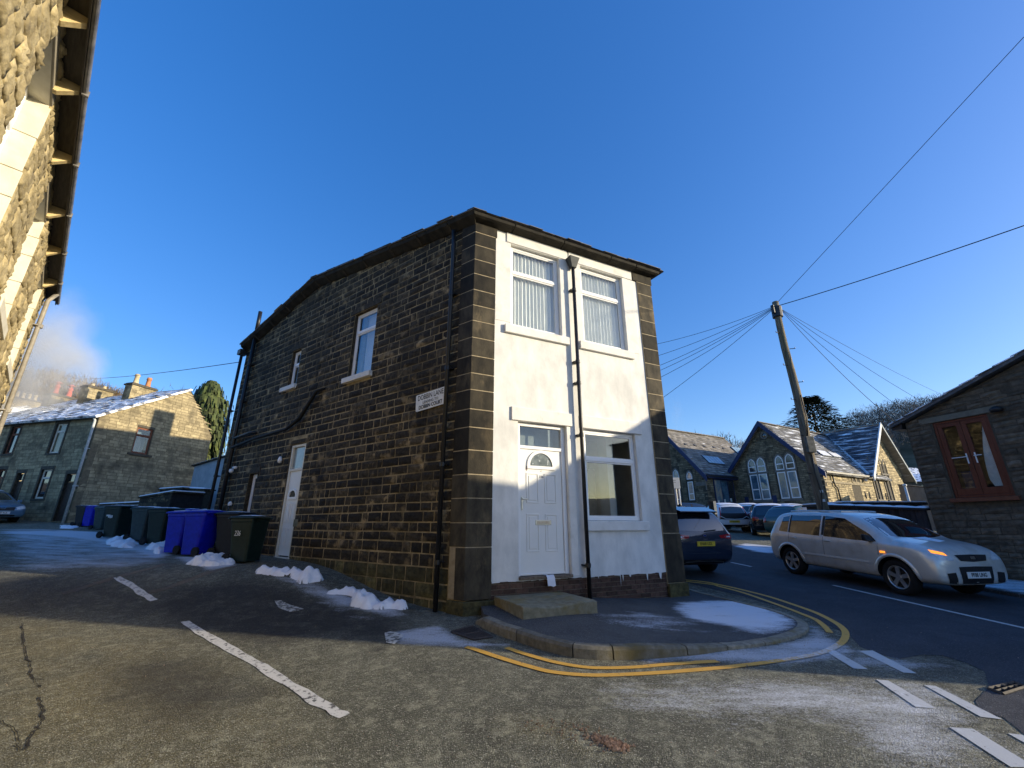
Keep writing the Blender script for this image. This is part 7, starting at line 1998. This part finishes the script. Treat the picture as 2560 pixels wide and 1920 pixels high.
# ================================================================ TREES, WOODS, HILLS
leaf_dark = M('fir_needles', (.008, .018, .010), (.028, .045, .022), 2, rough=.7, tone=.5)
leaf_yew = M('cypress_sprays', (.018, .032, .009), (.07, .085, .022), 1.5, rough=.7, tone=.5)
bark = M('bark', (.05, .04, .03), (.10, .08, .06), 6)
def conifer(name, label, px, pyt, Y, width, drooping, mat, n, zb=None, seed=1, narrow=1.0):
    ax, az = ray(px, pyt); x = ax * Y; zt = HC + az * Y; z0 = zg(x, Y)
    Hh = zt - z0; t = empty(name, (x, Y, z0), None, label, 'tree'); R = random.Random(seed)
    b = MB(); b.tube([(0, 0, -.3), (0, 0, Hh * .5), (0, 0, Hh * .97)], [.22, .14, .03], 8); b.build('trunk', bark, t)
    b = MB()
    for i in range(n):
        v = R.random() ** .8
        z = Hh * (.06 + .93 * v)
        if drooping: rad = width / 2 * min(1, (1.02 - v) * 3.2) ** .6 * (.85 + .7 * noise.noise((v * 8, i % 13, seed)))
        else:
            lay = .72 + .28 * abs(sin(v * 26)); rad = width / 2 * min(1, (1.03 - v) * 2.4) ** .8 * lay * (.8 + .7 * noise.noise((v * 7, (i % 9) * 3.1, seed)))
        a = R.random() * 2 * pi; q = rad * R.random() ** .35 * (1.22 if R.random() < .12 else 1)
        rad_s = 1 + .25 * noise.noise((cos(a) * 2, sin(a) * 2, z * .5))
        x_, y_ = cos(a) * q * rad_s, sin(a) * q * rad_s
        s_ = R.uniform(.10, .22)
        if drooping: d = Vector((cos(a) * .25, sin(a) * .25, -1)).normalized(); l = s_ * 2.6
        else: d = Vector((cos(a), sin(a), R.uniform(-.35, .1))).normalized(); l = s_ * 2.2; z -= q * .18
        w = Vector((-sin(a), cos(a), R.uniform(-.4, .4))).normalized() * s_ * .5
        p = Vector((x_, y_, z)); 
        b.add([tuple(p - w), tuple(p + w), tuple(p + w * .5 + d * l), tuple(p - w * .5 + d * l)], [(0, 1, 2, 3)], 0, R.random())
    b.build('crown', mat, t, fixn=False)
    return t
conifer('cypress_tree', 'tall weeping evergreen with sunlit sprays between the terrace gable and the corner house', 533, 950, 30, 3.3, True, leaf_yew, 8000, seed=3)
conifer('fir_tree', 'big dark fir standing behind the school roof and the telegraph pole', 2022, 988, 46, 10.5, False, leaf_dark, 11000, seed=5)
# hills
def hill_h(x, y):
    r = hypot(x, y); z = zg(x, min(y, 60)) - .3
    z += 20 * exp(-(((x + 96) / 26) ** 2 + ((y - 84) / 26) ** 2) / 2)
    z += 9.5 * exp(-(((x - 38) / 22) ** 2 + ((y - 95) / 20) ** 2) / 2)
    z += 24 * exp(-(((x - 150) / 46) ** 2 + ((y - 165) / 40) ** 2) / 2)
    k = max(0, min(1, (r - 120) / 160)); k = k * k * (3 - 2 * k)
    z += k * (20 + 12 * noise.noise((x / 130, y / 130, 2)))
    edge = max(0, min(1, (r - 60) / 20))
    return z - 4 * (1 - edge)
hill_mat = M('hillside_grass', (.045, .05, .03), (.10, .09, .055), .12, c3=(.14, .12, .09), s3=.03, w3=(.45, .6), rough=.95)
b = MB(); vs = []; N1, N2 = 150, 46
for j in range(N2):
    r = 58 * (620 / 58) ** (j / (N2 - 1))
    for i in range(N1):
        a = 2 * pi * i / N1; x, y = r * sin(a), r * cos(a); vs.append((x, y, hill_h(x, y)))
b.add(vs, [(j * N1 + i, j * N1 + (i + 1) % N1, (j + 1) * N1 + (i + 1) % N1, (j + 1) * N1 + i) for j in range(N2 - 1) for i in range(N1)])
b.build('hills', hill_mat, smooth=True, kind='structure', fixn=False)
twig_brown = M('twigs_brown', (.12, .085, .045), (.24, .17, .09), .3, tone=.35, rough=.9); twig_grey = M('twigs_grey', (.13, .125, .12), (.23, .22, .21), .2, tone=.35, rough=.9); twig_mauve = M('twigs_mauve', (.12, .10, .10), (.2, .16, .16), .3, tone=.3, rough=.9)
def wood(label, cells, mat, seed, per=170, h=(6, 9), w=.045):
    R = random.Random(seed); V = []; F = []; T = []
    for cx, cy, rx, ry, n in cells:
        for _ in range(n):
            a = R.random() * 2 * pi; q = sqrt(R.random()); x, y = cx + rx * q * cos(a), cy + ry * q * sin(a); z0 = max(hill_h(x, y), zg(x, min(y, 60)) if hypot(x, y) < 60 else -99); H_ = R.uniform(*h); tn = R.random()
            for k in range(per):
                if k < 3: p = Vector((x, y, z0)); d = Vector((R.gauss(0, .05), R.gauss(0, .05), 1)); l = H_ * .6; ww = w * 2.4
                else:
                    v = R.random(); zz = H_ * (.25 + .72 * v); sp = H_ * .34 * sin(min(1, .25 + v) * pi * .75) 
                    aa = R.random() * 2 * pi; rr = sp * sqrt(R.random()); p = Vector((x + rr * cos(aa), y + rr * sin(aa), z0 + zz))
                    d = Vector((cos(aa) * .7 + R.gauss(0, .4), sin(aa) * .7 + R.gauss(0, .4), R.uniform(.2, 1.2))).normalized(); l = R.uniform(.5, 1.7); ww = w * R.uniform(.5, 1.1)
                e = p + d * l; s_ = Vector((d.y + .1, -d.x, .1)).normalized() * ww; i0 = len(V)
                V += [tuple(p - s_), tuple(p + s_), tuple(e)]; F.append((i0, i0 + 1, i0 + 2)); T.append(tn)
    me = bpy.data.meshes.new('bare_woodland'); me.from_pydata(V, [], F); me.materials.append(mat)
    at_ = me.attributes.new('tone', 'FLOAT', 'FACE'); at_.data.foreach_set('value', T)
    o = bpy.data.objects.new('bare_woodland', me); COL.objects.link(o); o['kind'] = 'stuff'; o['label'] = label
wood('bare brown trees covering the hillside behind the far terrace', [(-95, 80, 22, 16, 150), (-74, 78, 9, 8, 26), (-120, 84, 24, 18, 70)], twig_brown, 1, per=230, w=.055, h=(5, 8))
wood('bare mauve trees showing left of the tall evergreen', [(-46, 60, 5, 5, 7), (-56, 66, 5, 5, 6)], twig_mauve, 2, h=(11, 15), per=200)
wood('bare trees on the rise behind the left wing of the school', [(40, 92, 13, 8, 44), (52, 96, 8, 6, 16)], twig_brown, 3, h=(6, 9), per=190, w=.07)
wood('bare grey trees on the hill between the school and the gable house', [(132, 146, 26, 16, 120), (160, 160, 26, 20, 70)], twig_grey, 4, h=(8, 12), per=170, w=.10)
# small far house on that hill, pale wall and pole beyond the school
def far_house(px, py, Y, w, h, label, mat, az):
    ax, az_ = ray(px, py); x = ax * Y; z = HC + az_ * Y
    t = empty('hillside_house', (x, Y, z - h), az, label, 'house')
    b = MB(); b.box(-w / 2, w / 2, 0, 5, -4, h * .6); b.build('wall', mat, t)
    b = MB(); b.prism([(-w / 2 - .3, -.3, h * .6), (-w / 2 - .3, 2.5, h), (-w / 2 - .3, 5.3, h * .6)], [(w / 2 + .3, -.3, h * .6), (w / 2 + .3, 2.5, h), (w / 2 + .3, 5.3, h * .6)]); b.build('roof', slate_snow, t)
    for i in range(2):
        b = MB(); b.box(-w / 4 + i * w / 3 - .4, -w / 4 + i * w / 3 + .4, -.05, .0, h * .15, h * .45); b.build('window', dark_glass, t)
far_house(2272, 1166, 95, 7, 5, 'tiny pale house on the hill above the school gable end', ter_stone, 90)
far_house(2292, 1182, 80, 6, 4, 'tiny house with a snowy roof beside the pale one on the hill', ter_dark, 110)
a, za = at(2245, 1213, 31.0); c_, zc_ = at(2335, 1222, 27.0)
shed('school_yard_wall', 'plain grey wall running from the school end towards the gable house', a, c_, za, zc_, .3, M('yard_wall_grey', (.16, .15, .12), (.22, .2, .17), 3), cat='wall', snow_th=0, over=.02)
a, za = at(2283, 1290, 24.0); _, zt = at(2268, 1216, 24.0)
t = empty('lamp_post', (a[0], a[1], zg(*a)), None, 'thin grey post in front of the plain wall at the school end', 'post')
b = MB(); b.tube([(0, 0, -.2), (0, 0, zt - zg(*a))], .06, 8); b.lathe([(0, 0), (.1, .02), (.1, .1), (0, .14)], (0, 0, zt - zg(*a)), 8); b.build('post', MATS['galvanised'], t, smooth=True)

# ================================================================ CHIMNEY SMOKE
def smoke(px, py, Y, rad, dens, label, seed=0, stretch=(1, 1, 1)):
    ax, az = ray(px, py); c = Vector((ax * Y, Y, HC + az * Y))
    m = bpy.data.materials.new('smoke'); m.use_nodes = True; nt = m.node_tree; N = nt.nodes.new; L = nt.links.new
    nt.nodes.remove(nt.nodes['Principled BSDF'])
    v = N('ShaderNodeVolumePrincipled'); v.inputs['Color'].default_value = (.95, .92, .85, 1)
    tc = N('ShaderNodeTexCoord'); le = N('ShaderNodeVectorMath'); le.operation = 'LENGTH'
    no = N('ShaderNodeTexNoise'); no.inputs['Scale'].default_value = 1.6; no.inputs['Detail'].default_value = 4
    L(tc.outputs['Object'], no.inputs['Vector']); L(tc.outputs['Object'], le.inputs[0])
    mr = N('ShaderNodeMapRange'); mr.inputs[1].default_value = 1.0; mr.inputs[2].default_value = .1; L(le.outputs['Value'], mr.inputs[0])
    m2 = N('ShaderNodeMapRange'); m2.inputs[1].default_value = .40; m2.inputs[2].default_value = .70; L(no.outputs[0], m2.inputs[0])
    mu = N('ShaderNodeMath'); mu.operation = 'MULTIPLY'; L(mr.outputs[0], mu.inputs[0]); L(m2.outputs[0], mu.inputs[1])
    mu2 = N('ShaderNodeMath'); mu2.operation = 'MULTIPLY'; mu2.inputs[1].default_value = dens; L(mu.outputs[0], mu2.inputs[0])
    L(mu2.outputs[0], v.inputs['Density']); L(v.outputs[0], nt.nodes['Material Output'].inputs['Volume'])
    b = MB(); n = 20; prof_ = [(max(.001, sin(pi * i / 12)), -cos(pi * i / 12)) for i in range(13)]; b.lathe(prof_, (0, 0, 0), n)
    o = b.build('smoke', m, kind='stuff', loc=tuple(c)); o.scale = tuple(rad * q for q in stretch); o['label'] = label
smoke(70, 915, 24, 3.6, 1.3, 'pale sunlit chimney smoke drifting over the far terrace', 1, (1.1, 1, 1.15))
smoke(120, 810, 24, 2.4, .35, 'thin upper wisp of the chimney smoke', 3, (1.2, 1, 1.3))
smoke(1692, 1035, 60, 2.2, .10, 'faint thin wisp of smoke beside the corner house', 5, (.5, .5, 1.5))
